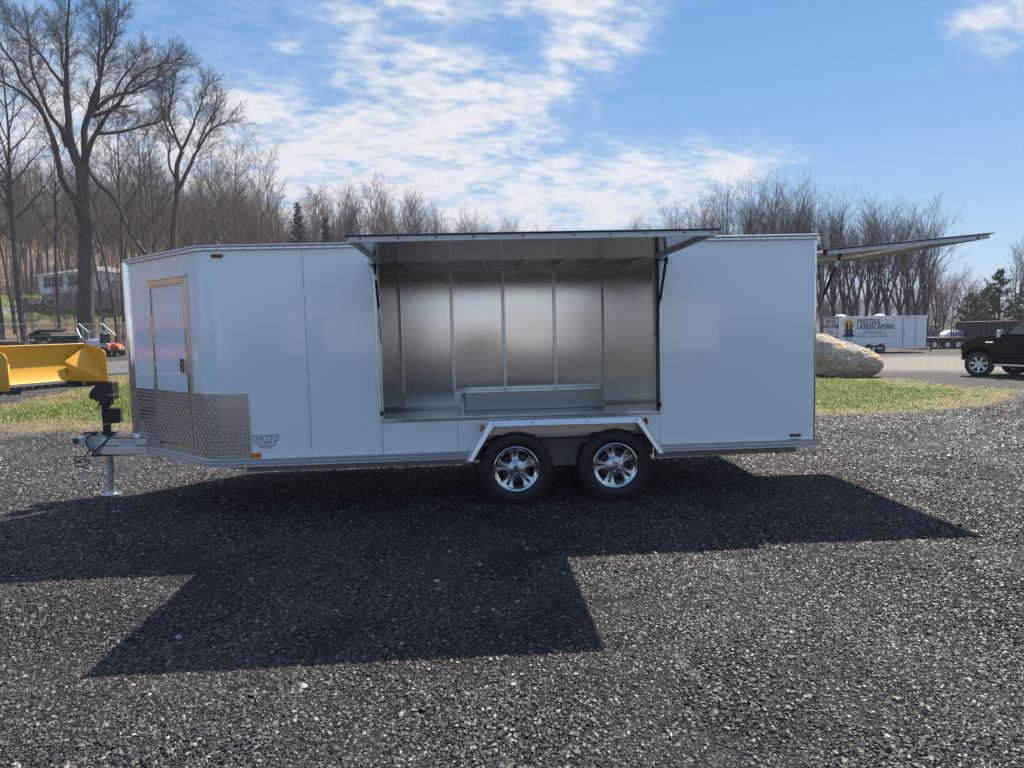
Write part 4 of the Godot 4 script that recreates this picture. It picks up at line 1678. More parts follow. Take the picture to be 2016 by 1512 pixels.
func trailer_tongue(t: Node3D) -> void:
	var mb := MB.new()
	# two frame rails that meet at the coupler
	for sg in [-1.0, 1.0]:
		mb.bar(at3(-4.05, 0.565, MID + 0.085 * sg), at3(-3.40, 0.565, MID + 0.20 * sg), 0.075, 0.18, 0.006)
	var bm := part("tongue_beam", mb, M.mill, t)
	mb = MB.new()
	for sg in [-1.0, 1.0]:
		mb.bar(at3(-4.05, 0.575, MID + 0.085 * sg + 0.038 * sg), at3(-3.46, 0.575, MID + 0.19 * sg + 0.038 * sg), 0.004, 0.012)
	part("beam_groove", mb, M.seam, bm)
	mb = MB.new()
	mb.prism(poly([-4.0, -1.21 - 0.13, -3.58, -1.21 - 0.25, -3.58, -1.21 + 0.25, -4.0, -1.21 + 0.13]), -0.66, -0.668, Transform3D(Basis(Vector3.RIGHT, PI / 2), Vector3(-ORG.x, 0, -ORG.z)))
	part("tongue_deck", mb, M.plate_tri, t)
	# end of the nose frame
	mb = MB.new()
	sheet(mb, 1.374, 1.79, 0.49, 0.652, 0.016, 0.10)
	sheet(mb, 1.374, 1.79, 0.49, 0.652, 0.016, 0.10, true)
	part("nose_frame", mb, M.mill, t)
	mb = MB.new()
	sheet(mb, 1.360, 1.384, 0.487, 0.662, 0.03, 0.05)
	sheet(mb, 1.374, 1.80, 0.652, 0.668, 0.022, 0.10)
	part("nose_frame_trim", mb, M.trim, t)
	# coupler
	mb = MB.new()
	var side := poly([-4.36, 0.605, -4.36, 0.655, -4.315, 0.668, -4.27, 0.662, -4.22, 0.70, -4.06, 0.70, -4.00, 0.67, -4.00, 0.475, -4.10, 0.475, -4.20, 0.545, -4.27, 0.60])
	mb.slab(side, MID, MID + 0.085, 0.012, Transform3D(Basis.IDENTITY, -ORG))
	mb.slab(side, MID, MID - 0.085, 0.012, Transform3D(Basis.IDENTITY, -ORG))
	var cp := part("coupler", mb, M.galvanised, t)
	mb = MB.new()
	mb.rod(at3(-4.335, 0.63, MID - 0.02), at3(-4.335, 0.63, MID + 0.09), 0.036, 14)
	mb.rod(at3(-4.30, 0.69, MID), at3(-4.13, 0.715, MID), 0.012, 8)
	mb.box(at3(-4.20, 0.715, MID), Vector3(0.16, 0.012, 0.05), 0.003)
	part("latch_lever", mb, M.dark_steel, cp)
	mb = MB.new()
	mb.box(at3(-4.09, 0.463, MID + 0.03), Vector3(0.17, 0.02, 0.14), 0.004)
	mb.box(at3(-3.83, 0.466, MID + 0.05), Vector3(0.34, 0.014, 0.16), 0.004)
	for i in 3:
		mb.rod(at3(-4.16 + i * 0.05, 0.47, MID + 0.092), at3(-4.16 + i * 0.05, 0.47, MID + 0.108), 0.014, 6)
	part("safety_bracket", mb, M.black_satin, cp)
	# electric jack
	mb = MB.new()
	mb.rod(at3(-4.028, 0.03, MID), at3(-4.028, 0.47, MID), 0.036, 18)
	var jk := part("jack_leg", mb, M.galvanised, t)
	mb = MB.new()
	for i in 5:
		mb.rod(at3(-4.028 + 0.012, 0.10 + i * 0.07, MID + 0.030), at3(-4.028 + 0.012, 0.10 + i * 0.07, MID + 0.0372), 0.007, 8)
	part("pin_hole", mb, M.black_ink, jk)
	mb = MB.new()
	mb.lathe([Vector2(0.0, 0.045), Vector2(0.05, 0.045), Vector2(0.055, 0.03), Vector2(0.098, 0.022), Vector2(0.104, 0.012), Vector2(0.1, 0.002), Vector2(0.0, 0.0)], at3(-4.028, 0.0, MID), Basis.IDENTITY, 28)
	part("jack_foot", mb, M.zinc, t)
	mb = MB.new()
	mb.rod(at3(-4.034, 0.66, MID), at3(-4.034, 1.10, MID), 0.042, 18)
	mb.rod(at3(-4.034, 0.675, MID), at3(-4.034, 0.70, MID), 0.065, 18)
	mb.box(at3(-4.0, 0.70, MID), Vector3(0.16, 0.014, 0.14), 0.003)
	part("jack_tube", mb, M.black_satin, t)
	mb = MB.new()
	mb.box(at3(-3.955, 0.89, MID + 0.02), Vector3(0.175, 0.155, 0.15), 0.008, Basis(Vector3.UP, 0.28))
	var bx := part("battery_box", mb, M.black_plastic, t)
	mb = MB.new()
	mb.box(at3(-3.955, 0.971, MID + 0.02), Vector3(0.185, 0.012, 0.16), 0.004, Basis(Vector3.UP, 0.28))
	part("box_lid", mb, M.black_satin, bx)
	mb = MB.new()
	mb.box(at3(-4.065, 0.925, MID + 0.06), Vector3(0.03, 0.085, 0.004), 0.0, Basis(Vector3.UP, -0.5))
	part("paper_tag", mb, M.sticker, bx)
	mb = MB.new()
	for y in [0.80, 0.965]:
		mb.rod(at3(-4.034, y, MID), at3(-4.034, y + 0.008, MID), 0.0445, 18)
	part("tie_band", mb, M.zinc, bx)
	mb = MB.new()
	var head := poly([-4.162, 1.085, -4.160, 1.13, -4.148, 1.17, -4.118, 1.21, -4.075, 1.24, -4.02, 1.258, -3.965, 1.266, -3.925, 1.262, -3.918, 1.12, -3.93, 1.075, -4.0, 1.05, -4.10, 1.06, -4.11, 1.082])
	mb.slab(head, MID, MID + 0.075, 0.02, Transform3D(Basis.IDENTITY, -ORG))
	mb.slab(head, MID, MID - 0.075, 0.02, Transform3D(Basis.IDENTITY, -ORG))
	var hd := part("jack_head", mb, M.black_plastic, t)
	mb = MB.new()
	mb.span(at3(-3.964, 1.075, MID - 0.076), at3(-3.914, 1.268, MID + 0.0765), 0.006)
	part("head_cover", mb, M.black_satin, hd)
	mb = MB.new()
	mb.box(at3(-3.94, 1.128, MID), Vector3(0.056, 0.006, 0.158))
	mb.ball(at3(-4.075, 1.105, MID + 0.076), Vector3(0.005, 0.005, 0.003), 8, 4)
	part("head_screw", mb, M.zinc, hd)
	mb = MB.new()
	mb.rod(at3(-4.02, 1.0, MID), at3(-4.02, 1.06, MID), 0.055, 16)
	mb.span(at3(-4.08, 1.015, MID - 0.055), at3(-3.965, 1.065, MID + 0.055), 0.01)
	part("head_neck", mb, M.black_plastic, hd)
	# wiring and safety cables
	var black := [
		[[-4.10, 0.69, 0.10], [-4.18, 0.70, 0.11], [-4.21, 0.62, 0.12], [-4.17, 0.53, 0.12], [-4.11, 0.50, 0.12]],
		[[-3.89, 0.71, 0.12], [-3.96, 0.655, 0.14], [-4.06, 0.56, 0.15], [-4.14, 0.50, 0.13], [-4.16, 0.46, 0.12]],
		[[-4.20, 0.69, 0.09], [-4.05, 0.725, 0.10], [-3.88, 0.715, 0.12]],
		[[-4.06, 1.06, 0.04], [-4.085, 1.02, 0.05], [-4.075, 0.97, 0.05]],
		[[-4.18, 0.54, 0.11], [-4.22, 0.47, 0.13], [-4.32, 0.46, 0.14], [-4.34, 0.43, 0.14], [-4.28, 0.40, 0.13], [-4.20, 0.42, 0.12], [-4.24, 0.44, 0.11], [-4.33, 0.40, 0.12], [-4.34, 0.37, 0.13], [-4.27, 0.345, 0.14], [-4.19, 0.38, 0.13], [-4.19, 0.43, 0.12]],
	]
	for l in black:
		mb = MB.new()
		mb.tube(smooth_path(l), fill_f(0.008, 0), 6)
		part("cable", mb, M.cable, t)
	for l in [[[-4.18, 0.50, 0.12], [-4.20, 0.42, 0.13], [-4.24, 0.33, 0.14], [-4.26, 0.28, 0.14]], [[-4.13, 0.47, 0.12], [-4.13, 0.42, 0.13], [-4.07, 0.38, 0.13], [-4.15, 0.38, 0.13], [-4.13, 0.33, 0.14], [-4.08, 0.28, 0.14], [-4.06, 0.26, 0.14]], [[-4.13, 0.45, 0.11], [-4.08, 0.40, 0.12], [-4.03, 0.375, 0.08]]]:
		mb = MB.new()
		mb.tube(smooth_path(l), fill_f(0.006, 0), 6)
		part("safety_cable", mb, M.rope_wire, t)
	for e in [[-4.27, 0.14, 0.0], [-4.06, 0.14, 1.2]]:
		mb = MB.new()
		var c := at3(e[0], 0.185, MID + e[1])
		var bs := Basis(Vector3.UP, e[2])
		var ring := PackedVector3Array()
		var rr := PackedFloat32Array()
		for k in 15:
			var a := -0.6 + 5.2 * k / 14.0 + PI / 2
			ring.push_back(c + bs * (Vector3(cos(a), sin(a), 0) * 0.052))
			rr.push_back(0.012 - 0.004 * k / 14.0)
		mb.tube(ring, rr, 8, true)
		mb.rod(c + Vector3(0, 0.05, 0), c + Vector3(0.01, 0.10, 0), 0.012, 8)
		part("safety_hook", mb, M.zinc, t)

func smooth_path(l: Array) -> PackedVector3Array:
	var cv := Curve3D.new()
	for i in l.size():
		var p := Vector3(l[i][0], l[i][1], MID + l[i][2]) - ORG
		var a: Array = l[maxi(i - 1, 0)]
		var b: Array = l[mini(i + 1, l.size() - 1)]
		var d := Vector3(b[0] - a[0], b[1] - a[1], b[2] - a[2]) * 0.2
		cv.add_point(p, -d, d)
	var out := PackedVector3Array()
	var n := 48
	for i in n + 1:
		out.push_back(cv.sample_baked(cv.get_baked_length() * i / n))
	return out

func fill_f(v: float, _n: int) -> PackedFloat32Array:
	var p := PackedFloat32Array()
	p.resize(49)
	p.fill(v)
	return p

func trailer_marks(t: Node3D) -> void:
	# clearance lights
	var mb := MB.new()
	mb.box(at3(-2.321, 2.491, 0.010), Vector3(0.108, 0.030, 0.022), 0.008)
	var l := part("marker_light", mb, M.amber_dark, t, "amber marker light high on the side near the nose")
	mb = MB.new()
	mb.box(at3(-2.321, 2.491, 0.019), Vector3(0.064, 0.017, 0.012), 0.004)
	part("light_lens", mb, M.amber_dark, l)
	mb = MB.new()
	mb.box(at3(3.2485, 0.603, 0.010), Vector3(0.112, 0.029, 0.022), 0.008)
	l = part("marker_light", mb, M.dark_red_lens, t, "dark red marker light low at the rear corner")
	mb = MB.new()
	mb.box(at3(3.2485, 0.603, 0.019), Vector3(0.07, 0.016, 0.012), 0.004)
	part("light_lens", mb, M.red_lens, l)
	mb = MB.new()
	mb.box(at3(-2.07, 0.5935, 0.006), Vector3(0.10, 0.044, 0.012), 0.004)
	part("reflector", mb, M.amber, t, "orange side reflector beside the tread plate")
	# dealer's sticker
	var tr := Transform3D(Basis.IDENTITY, -ORG)
	var p := poly([-2.084, 0.7805, -1.852, 0.7805, -1.852, 0.727, -1.8815, 0.727, -1.8815, 0.6885, -1.961, 0.657, -2.041, 0.683, -2.041, 0.7215, -2.084, 0.7215])
	mb = MB.new()
	mb.prism(Geometry2D.offset_polygon(p, 0.0045)[0], 0.0005, 0.0015, tr)
	var s := part("dealer_sticker", mb, M.sticker, t)
	mb = MB.new()
	var c := p.size()
	for i in c:
		var a := p[i]
		var b := p[(i + 1) % c]
		mb.bar(at3(a.x, a.y, 0.002), at3(b.x, b.y, 0.002), 0.0065, 0.001, 0.0, Vector3.BACK)
	part("sticker_border", mb, M.ink, s)
	for e in [["E", -2.050, 0.746, 0.030], ["LM", -2.014, 0.744, 0.023], ["C", -1.957, 0.746, 0.030], ["ITY", -1.911, 0.744, 0.023], ["T", -2.012, 0.7135, 0.025], ["RAILER", -1.951, 0.712, 0.019]]:
		lettering(e[0], s, M.ink, xform(e[1] + 0.004, e[2] + 0.008, 0.0025), e[3], true, "Droid Serif", 0.001, 0.80)
	mb = MB.new()
	for e in [[-1.961, 0.7005, 0.06], [-1.961, 0.6935, 0.11], [-1.961, 0.6855, 0.09], [-1.961, 0.678, 0.06]]:
		mb.box(at3(e[0], e[1], 0.0021), Vector3(e[2], 0.0028, 0.0008))
	stuff(part("fine_print", mb, M.grey_ink, s))
	# warning label on the tongue
	mb = MB.new()
	var bs := Basis(Vector3.UP, 0.0) 
	var d := (at3(-3.40, 0, MID + 0.20) - at3(-4.05, 0, MID + 0.085)).normalized()
	var nn := d.cross(Vector3.UP)
	if nn.z < 0:
		nn = -nn
	bs = Basis(d, Vector3.UP, nn)
	var o := Transform3D(bs, at3(-3.735, 0.585, MID + 0.141) + nn * 0.0395)
	mb.box(o * Vector3.ZERO, Vector3(0.21, 0.075, 0.002), 0.0, bs)
	var lb := part("warning_label", mb, M.sticker, t)
	mb = MB.new()
	mb.box(o * Vector3(0, 0.031, 0.0012), Vector3(0.205, 0.009, 0.001), 0.0, bs)
	part("label_stripe", mb, M.red_ink, lb)
	mb = MB.new()
	for i in 5:
		for j in 3:
			mb.box(o * Vector3(-0.083 + i * 0.041, 0.014 - j * 0.016, 0.0012), Vector3(0.03, 0.009 if j == 1 else 0.004, 0.001), 0.0, bs)
	stuff(part("fine_print", mb, M.grey_ink, lb))

# ---------------------------------------------------------------- things in the yard
func frame_at(p: Vector3, x_dir: Vector2) -> Transform3D:
	var x := Vector3(x_dir.x, 0, x_dir.y).normalized()
	return Transform3D(Basis(x, Vector3.UP, x.cross(Vector3.UP)), p)

func stand(t: Node3D, p: Vector3, x_dir: Vector2, tilt := 0.0) -> void:
	t.transform = frame_at(p, x_dir)
	t.rotate_object_local(Vector3.BACK, tilt)

func yard() -> void:
	snow_pusher()
	dumpsters()
	fence()
	mower()
	spray_rig()
	boulder()
	landscaping_trailer()
	flatbed()
	pickup_trucks()
	buildings()
	poles()
	parked_row()

func snow_pusher() -> void:
	# x from the left plate to the right one, z towards the open side
	var t := thing("snow_pusher", "big yellow snow pusher blade with side plates on the gravel", "snow pusher")
	stand(t, Vector3(-11.28, 0.385, -11.28), Vector2(0.39, -0.92))
	var L := 2.77
	var Y: Material = M.yellow_paint
	var side := poly([0.0, 0.10, 0.02, 0.88, 0.06, 0.95, 0.14, 1.02, 0.35, 1.10, 0.62, 1.16, 0.98, 1.20, 0.98, 0.06])
	for x in [-0.02, L]:
		var mb := MB.new()
		mb.slab(side, x, x + 0.02, 0.004, Transform3D(Basis(Vector3.BACK * -1.0, Vector3.UP, Vector3.RIGHT), Vector3.ZERO))
		part("side_plate", mb, Y, t)
		mb = MB.new()
		mb.slab(poly([-0.42, 0.18, -0.36, 0.19, 0.98, 0.19, 0.98, 0.0, -0.28, 0.0]) if x < 0 else poly([-0.05, 0.12, 0.98, 0.12, 0.98, 0.0, -0.02, 0.0]), x + 0.021, x + 0.05, 0.005, Transform3D(Basis(Vector3.BACK * -1.0, Vector3.UP, Vector3.RIGHT), Vector3.ZERO))
		mb.box(Vector3(x + 0.02, 0.012, -0.4), Vector3(0.12, 0.025, 1.1), 0.008)
		var sh := part("wear_shoe", mb, M.black_satin, t)
		mb = MB.new()
		for q in [[0.12, 0.12], [0.05, 0.07], [-0.5, 0.12], [-0.8, 0.12]]:
			mb.ball(Vector3(x + 0.052, q[1], q[0]), Vector3(0.012, 0.028, 0.028), 8, 6)
		part("shoe_bolt", mb, M.zinc, sh)
	# curved mouldboard
	var mb := MB.new()
	var n := 12
	for i in n + 1:
		var f := float(i) / n
		var y := lerpf(0.20, 1.18, f)
		var z := -0.93 + 0.16 * pow(absf(f - 0.55) / 0.55, 2.0)
		var dz := 0.16 * 2.0 * (f - 0.55) / 0.3025 / 0.98
		var nr := Vector3(0, -dz, 1).normalized()
		mb.vert(Vector3(0, y, z), nr)
		mb.vert(Vector3(L, y, z), nr)
		mb.vert(Vector3(0, y, z - 0.02), -nr)
		mb.vert(Vector3(L, y, z - 0.02), -nr)
	for i in n:
		var a := i * 4
		mb.tri(a, a + 1, a + 5)
		mb.tri(a, a + 5, a + 4)
		mb.tri(a + 2, a + 3, a + 7)
		mb.tri(a + 2, a + 7, a + 6)
	part("mouldboard", mb, Y, t)
	mb = MB.new()
	mb.span(Vector3(0, 1.175, -0.99), Vector3(L, 1.205, -0.80), 0.006)
	part("top_lip", mb, Y, t)
	mb = MB.new()
	mb.span(Vector3(0, 0.185, -0.83), Vector3(L, 0.21, -0.74), 0.004)
	part("bottom_lip", mb, Y, t)
	# corner gusset, a pyramid between the blade and the right plate
	for e in [[L, -1.0], [0.0, 1.0]]:
		var x: float = e[0]
		var s: float = e[1]
		var p1 := Vector3(x + 0.62 * s, 0.72, -0.84)
		var p2 := Vector3(x, 1.10, -0.80)
		var p3 := Vector3(x, 0.12, -0.04)
		var p4 := Vector3(x + 0.50 * s, 0.16, -0.80)
		mb = MB.new()
		mb.tri3(p1, p2, p3, Vector3(s, 0.6, 1))
		mb.tri3(p1, p3, p4, Vector3(s, -0.4, 1))
		mb.tri3(p3, p4, Vector3(x, 0.1, -0.8), Vector3.DOWN)
		part("corner_gusset", mb, Y, t)
	mb = MB.new()
	mb.span(Vector3(0.02, 0.02, -0.80), Vector3(L - 0.62, 0.17, -0.775), 0.004)
	var ce := part("cutting_edge", mb, M.black_satin, t)
	mb = MB.new()
	mb.span(Vector3(0.05, 0.125, -0.76), Vector3(L - 0.7, 0.185, -0.75), 0.003)
	part("clamp_strip", mb, M.zinc, ce)
	mb = MB.new()
	mb.span(Vector3(L - 0.62, 0.0, -0.78), Vector3(L - 0.2, 0.19, -0.74), 0.006)
	part("edge_end", mb, M.black_satin, ce)
	for i in 8:
		mb = MB.new()
		mb.ball(Vector3(0.16 + i * 0.245, 0.085, -0.772), Vector3(0.024, 0.024, 0.012), 8, 6)
		part("edge_bolt", mb, M.zinc, ce)
	mb = MB.new()
	mb.slab(poly([0.0, 0.9, 0.0, 1.2, 0.10, 1.36, 0.30, 1.40, 0.42, 1.34, 0.5, 0.9]), -0.02, 0.02, 0.004, Transform3D(Basis(Vector3.RIGHT, Vector3.UP, Vector3.BACK), Vector3(-0.25, 0, -1.3)))
	mb.span(Vector3(-0.1, 0.9, -1.5), Vector3(0.3, 1.18, -1.0), 0.01)
	part("hitch_bracket", mb, Y, t)
	for x in [0.5, 1.1, 1.7, 2.3]:
		mb = MB.new()
		mb.span(Vector3(x, 0.2, -1.15), Vector3(x + 0.03, 1.1, -0.97))
		part("rear_rib", mb, Y, t)

func dumpsters() -> void:
	var p := polar(45.5, -29.15) + Vector3(0, 0.14, 0)
	var t := thing("dumpster", "black dumpster with ribbed lids and faded lettering behind the yellow pusher", "dumpster")
	stand(t, p, Vector2(0.86, 0.51))
	var mb := MB.new()
	mb.prism(poly([-0.95, 0.12, 0.95, 0.12, 0.98, 1.30, -0.98, 1.30]), -0.7, 0.7)
	part("bin", mb, M.black_satin, t)
	mb = MB.new()
	mb.span(Vector3(-1.08, 1.27, -0.78), Vector3(1.08, 1.33, 0.78), 0.01)
	part("rim", mb, M.black_satin, t)
	for e in [[-1.02, -0.02, 0.24], [0.0, 1.04, -0.02]]:
		var b := Basis(Vector3.BACK, e[2])
		mb = MB.new()
		mb.box(Vector3((e[0] + e[1]) * 0.5, 1.37 + absf(e[2]) * 0.5, 0), Vector3(1.02, 0.05, 1.5), 0.01, b)
		var lid := part("lid", mb, M.black_plastic, t)
		for k in 5:
			mb = MB.new()
			mb.box(Vector3(lerpf(e[0], e[1], (k + 0.5) / 5.0), 1.43 + e[2] * (lerpf(-0.5, 0.5, (k + 0.5) / 5.0)) + absf(e[2]) * 0.5, 0), Vector3(0.09, 0.10, 1.45), 0.012, b)
			part("lid_rib", mb, M.black_satin, lid)
	for s in [-1.0, 1.0]:
		mb = MB.new()
		mb.span(Vector3(s * 1.0, 0.62, -0.5), Vector3(s * 1.15, 0.85, 0.55), 0.01)
		part("lift_sleeve", mb, M.black_satin, t)
	mb = MB.new()
	mb.span(Vector3(-0.88, 1.06, 0.701), Vector3(-0.50, 1.18, 0.706))
	mb.span(Vector3(0.70, 1.10, 0.701), Vector3(0.90, 1.18, 0.706))
	part("white_label", mb, M.sticker, t)
	mb = MB.new()
	mb.span(Vector3(0.28, 0.80, 0.701), Vector3(0.56, 1.05, 0.706))
	var lb := part("notice", mb, M.sticker, t)
	mb = MB.new()
	mb.span(Vector3(0.33, 0.85, 0.706), Vector3(0.51, 1.0, 0.709))
	part("notice_print", mb, M.grey_ink, lb)
	mb = MB.new()
	for k in 11:
		mb.span(Vector3(-0.26 + k * 0.045, 0.96, 0.702), Vector3(-0.225 + k * 0.045, 1.03, 0.706))
	for k in 5:
		mb.span(Vector3(-0.12 + k * 0.05, 0.89, 0.702), Vector3(-0.09 + k * 0.05, 0.925, 0.706))
	stuff(part("faded_lettering", mb, M.yellow_ink, t))
	mb = MB.new()
	for k in 10:
		mb.span(Vector3(-0.26 + k * 0.05, 0.80, 0.702), Vector3(-0.225 + k * 0.05, 0.85, 0.706))
	stuff(part("faded_number", mb, M.grey_ink, t))
	t = thing("dumpster", "rusty brown dumpster under a dark lid, cut by the picture's left edge", "dumpster")
	stand(t, polar(44.5, -32.4), Vector2(0.9, 0.43))
	mb = MB.new()
	mb.prism(poly([-1.0, 0.1, 0.85, 0.1, 1.05, 1.15, -1.1, 1.15]), -0.7, 0.7)
	part("bin", mb, M.brown_steel, t)
	mb = MB.new()
	mb.box(Vector3(-0.1, 1.30, 0), Vector3(1.9, 0.06, 1.5), 0.01, Basis(Vector3.BACK, -0.08))
	mb.box(Vector3(-0.1, 1.22, 0), Vector3(1.7, 0.12, 1.3), 0.01)
	part("lid", mb, M.black_satin, t)
	mb = MB.new()
	mb.span(Vector3(0.30, 0.95, 0.70), Vector3(0.52, 1.08, 0.715))
	part("white_label", mb, M.sticker, t)

func fence() -> void:
	var t := thing("chain_link_fence", "galvanised chain-link fence along the foot of the wooded bank", "fence")
	var a := Vector2(-36.5, -34.2)
	var b := Vector2(-19.6, -40.4)
	t.position = on_land(a.x, a.y)
	var n := 8
	var tops := PackedVector3Array()
	for i in n + 1:
		var q := a.lerp(b, float(i) / n)
		var p := on_land(q.x, q.y) - t.position
		var mb := MB.new()
		mb.rod(p - Vector3(0, 0.1, 0), p + Vector3(0, 1.86, 0), 0.045 if i == n else 0.03, 8)
		part("post", mb, M.fence_steel, t)
		tops.push_back(p + Vector3(0, 1.83, 0))
	var mb := MB.new()
	for i in n:
		mb.rod(tops[i], tops[i + 1], 0.024, 6)
	part("top_rail", mb, M.fence_steel, t)
	mb = MB.new()
	for i in n:
		var w := tops[i].distance_to(tops[i + 1])
		var k := int(w / 0.085)
		for j in k:
			var f := float(j) / k
			var rise := 1.75
			for s in [-1.0, 1.0]:
				var f2: float = f + s * rise / w
				var y2 := 1.0
				if f2 > 1.0 or f2 < 0.0:
					var g := clampf(f2, 0.0, 1.0)
					y2 = (g - f) / (f2 - f)
					f2 = g
				var p := tops[i].lerp(tops[i + 1], f) - Vector3(0, 1.80, 0)
				var q := tops[i].lerp(tops[i + 1], f2) - Vector3(0, 1.80 - rise * y2, 0)
				mb.tube(PackedVector3Array([p, q]), PackedFloat32Array([0.0022, 0.0022]), 3)
	stuff(part("wire_mesh", mb, M.fence_steel, t))

func small_wheel(parent: Node3D, p: Vector3, r: float, w: float, rim: Material, called := "wheel", ax := Vector3.BACK) -> void:
	var b := Basis(Quaternion(Vector3.UP, ax))
	var mb := MB.new()
	mb.lathe([Vector2(r * 0.55, -w * 0.5), Vector2(r * 0.9, -w * 0.5), Vector2(r, -w * 0.3), Vector2(r, w * 0.3), Vector2(r * 0.9, w * 0.5), Vector2(r * 0.58, w * 0.5), Vector2(r * 0.55, w * 0.4)], p, b, 28)
	var t := part(called, mb, M.tyre, parent)
	mb = MB.new()
	mb.lathe([Vector2(r * 0.57, w * 0.42), Vector2(r * 0.52, w * 0.40), Vector2(r * 0.46, w * 0.15), Vector2(r * 0.2, w * 0.2), Vector2(r * 0.16, w * 0.45), Vector2(0.0, w * 0.45)], p, b, 20)
	part("rim", mb, rim, t)

func mower() -> void:
	var t := thing("riding_mower", "red riding mower parked in front of the chain-link fence", "mower")
	stand(t, polar(49.5, -25.55), Vector2(0.94, 0.34))
	var mb := MB.new()
	mb.slab(poly([-0.15, 0.30, 0.42, 0.28, 0.47, 0.45, 0.38, 0.62, 0.18, 0.72, -0.15, 0.76]), 0.0, 0.26, 0.07)
	mb.slab(poly([-0.15, 0.30, 0.42, 0.28, 0.47, 0.45, 0.38, 0.62, 0.18, 0.72, -0.15, 0.76]), 0.0, -0.26, 0.07)
	part("hood", mb, M.mower_red, t)
	mb = MB.new()
	mb.slab(poly([-1.0, 0.32, -0.4, 0.30, -0.38, 0.62, -0.55, 0.72, -1.0, 0.66]), -0.3, 0.3, 0.05)
	part("rear_fender", mb, M.mower_red, t)
	mb = MB.new()
	mb.span(Vector3(-0.95, 0.66, -0.22), Vector3(-0.6, 0.76, 0.22), 0.04)
	mb.box(Vector3(-0.98, 0.92, 0), Vector3(0.1, 0.42, 0.42), 0.04, Basis(Vector3.BACK, 0.15))
	part("seat", mb, M.black_plastic, t)
	mb = MB.new()
	mb.rod(Vector3(-0.2, 0.74, 0), Vector3(-0.42, 0.98, 0), 0.02)
	mb.lathe([Vector2(0.17, 0), Vector2(0.19, 0.015), Vector2(0.17, 0.03)], Vector3(-0.43, 0.98, 0), Basis(Vector3.BACK, 0.7), 20)
	part("steering_wheel", mb, M.black_plastic, t)
	mb = MB.new()
	mb.span(Vector3(0.36, 0.24, -0.22), Vector3(0.50, 0.40, 0.22), 0.02)
	mb.span(Vector3(-0.5, 0.18, -0.45), Vector3(0.1, 0.28, 0.45), 0.02)
	part("mower_deck", mb, M.black_satin, t)
	mb = MB.new()
	mb.box(Vector3(0.475, 0.46, 0.14), Vector3(0.03, 0.07, 0.12), 0.01)
	mb.box(Vector3(0.475, 0.46, -0.14), Vector3(0.03, 0.07, 0.12), 0.01)
	part("headlight", mb, M.sticker, t)
	small_wheel(t, Vector3(0.12, 0.19, 0.36), 0.19, 0.16, M.paper)
	small_wheel(t, Vector3(0.12, 0.19, -0.36), 0.19, 0.16, M.paper)
	small_wheel(t, Vector3(-0.8, 0.26, 0.36), 0.26, 0.22, M.paper)
	small_wheel(t, Vector3(-0.8, 0.26, -0.36), 0.26, 0.22, M.paper)
	var k := 0
	for az in [-26.05, -25.5, -25.0]:
		mb = MB.new()
		mb.box(Vector3(0, 0.6, 0), Vector3(0.07, 1.3 - 0.05 * k, 0.07), 0.006)
		var o := single("steel_post", mb, M.rust_post, ["rust red steel post just above the red mower's wheel", "rust red steel post right of the mower's hood", "rust red steel post nearest the trailer's nose"][k], "post", "", "rust red posts by the fence")
		o.position = polar(51.0, az)
		k += 1

func spray_rig() -> void:
	var t := thing("spray_rig", "small white tank rig with folded steel booms left of the mower", "sprayer")
	stand(t, polar(50.0, -27.1), Vector2(0.9, 0.43))
	var mb := MB.new()
	mb.slab(poly([0.35, 0.55, 1.15, 0.55, 1.2, 0.7, 1.15, 1.0, 0.45, 1.02, 0.33, 0.9]), -0.35, 0.35, 0.08)
	part("tank", mb, M.sticker, t)
	mb = MB.new()
	mb.span(Vector3(-1.05, 0.72, -0.5), Vector3(0.3, 0.98, 0.5), 0.01)
	part("steel_tray", mb, M.foundation, t)
	mb = MB.new()
	mb.bar(Vector3(-0.55, 1.95, 0.2), Vector3(0.25, 1.45, 0.2), 0.05, 0.05)
	mb.bar(Vector3(-0.62, 1.70, 0.3), Vector3(-0.3, 1.1, 0.3), 0.05, 0.05)
	mb.bar(Vector3(0.85, 1.95, -0.2), Vector3(2.0, 1.2, -0.2), 0.05, 0.05)
	mb.bar(Vector3(0.0, 1.45, 0.1), Vector3(1.5, 1.50, 0.1), 0.05, 0.08)
	mb.bar(Vector3(0.05, 1.32, 0.1), Vector3(1.35, 1.34, 0.1), 0.04, 0.05)
	for x in [0.1, 0.7, 1.35]:
		mb.bar(Vector3(x, 0.5, 0.1), Vector3(x, 1.5, 0.1), 0.05, 0.05)
	part("boom", mb, M.galvanised, t)
	mb = MB.new()
	mb.span(Vector3(1.2, 0.75, -0.25), Vector3(1.5, 1.35, 0.25), 0.03)
	part("engine", mb, M.black_satin, t)
	small_wheel(t, Vector3(0.7, 0.27, 0.5), 0.27, 0.18, M.paper)
	small_wheel(t, Vector3(0.7, 0.27, -0.5), 0.27, 0.18, M.paper)

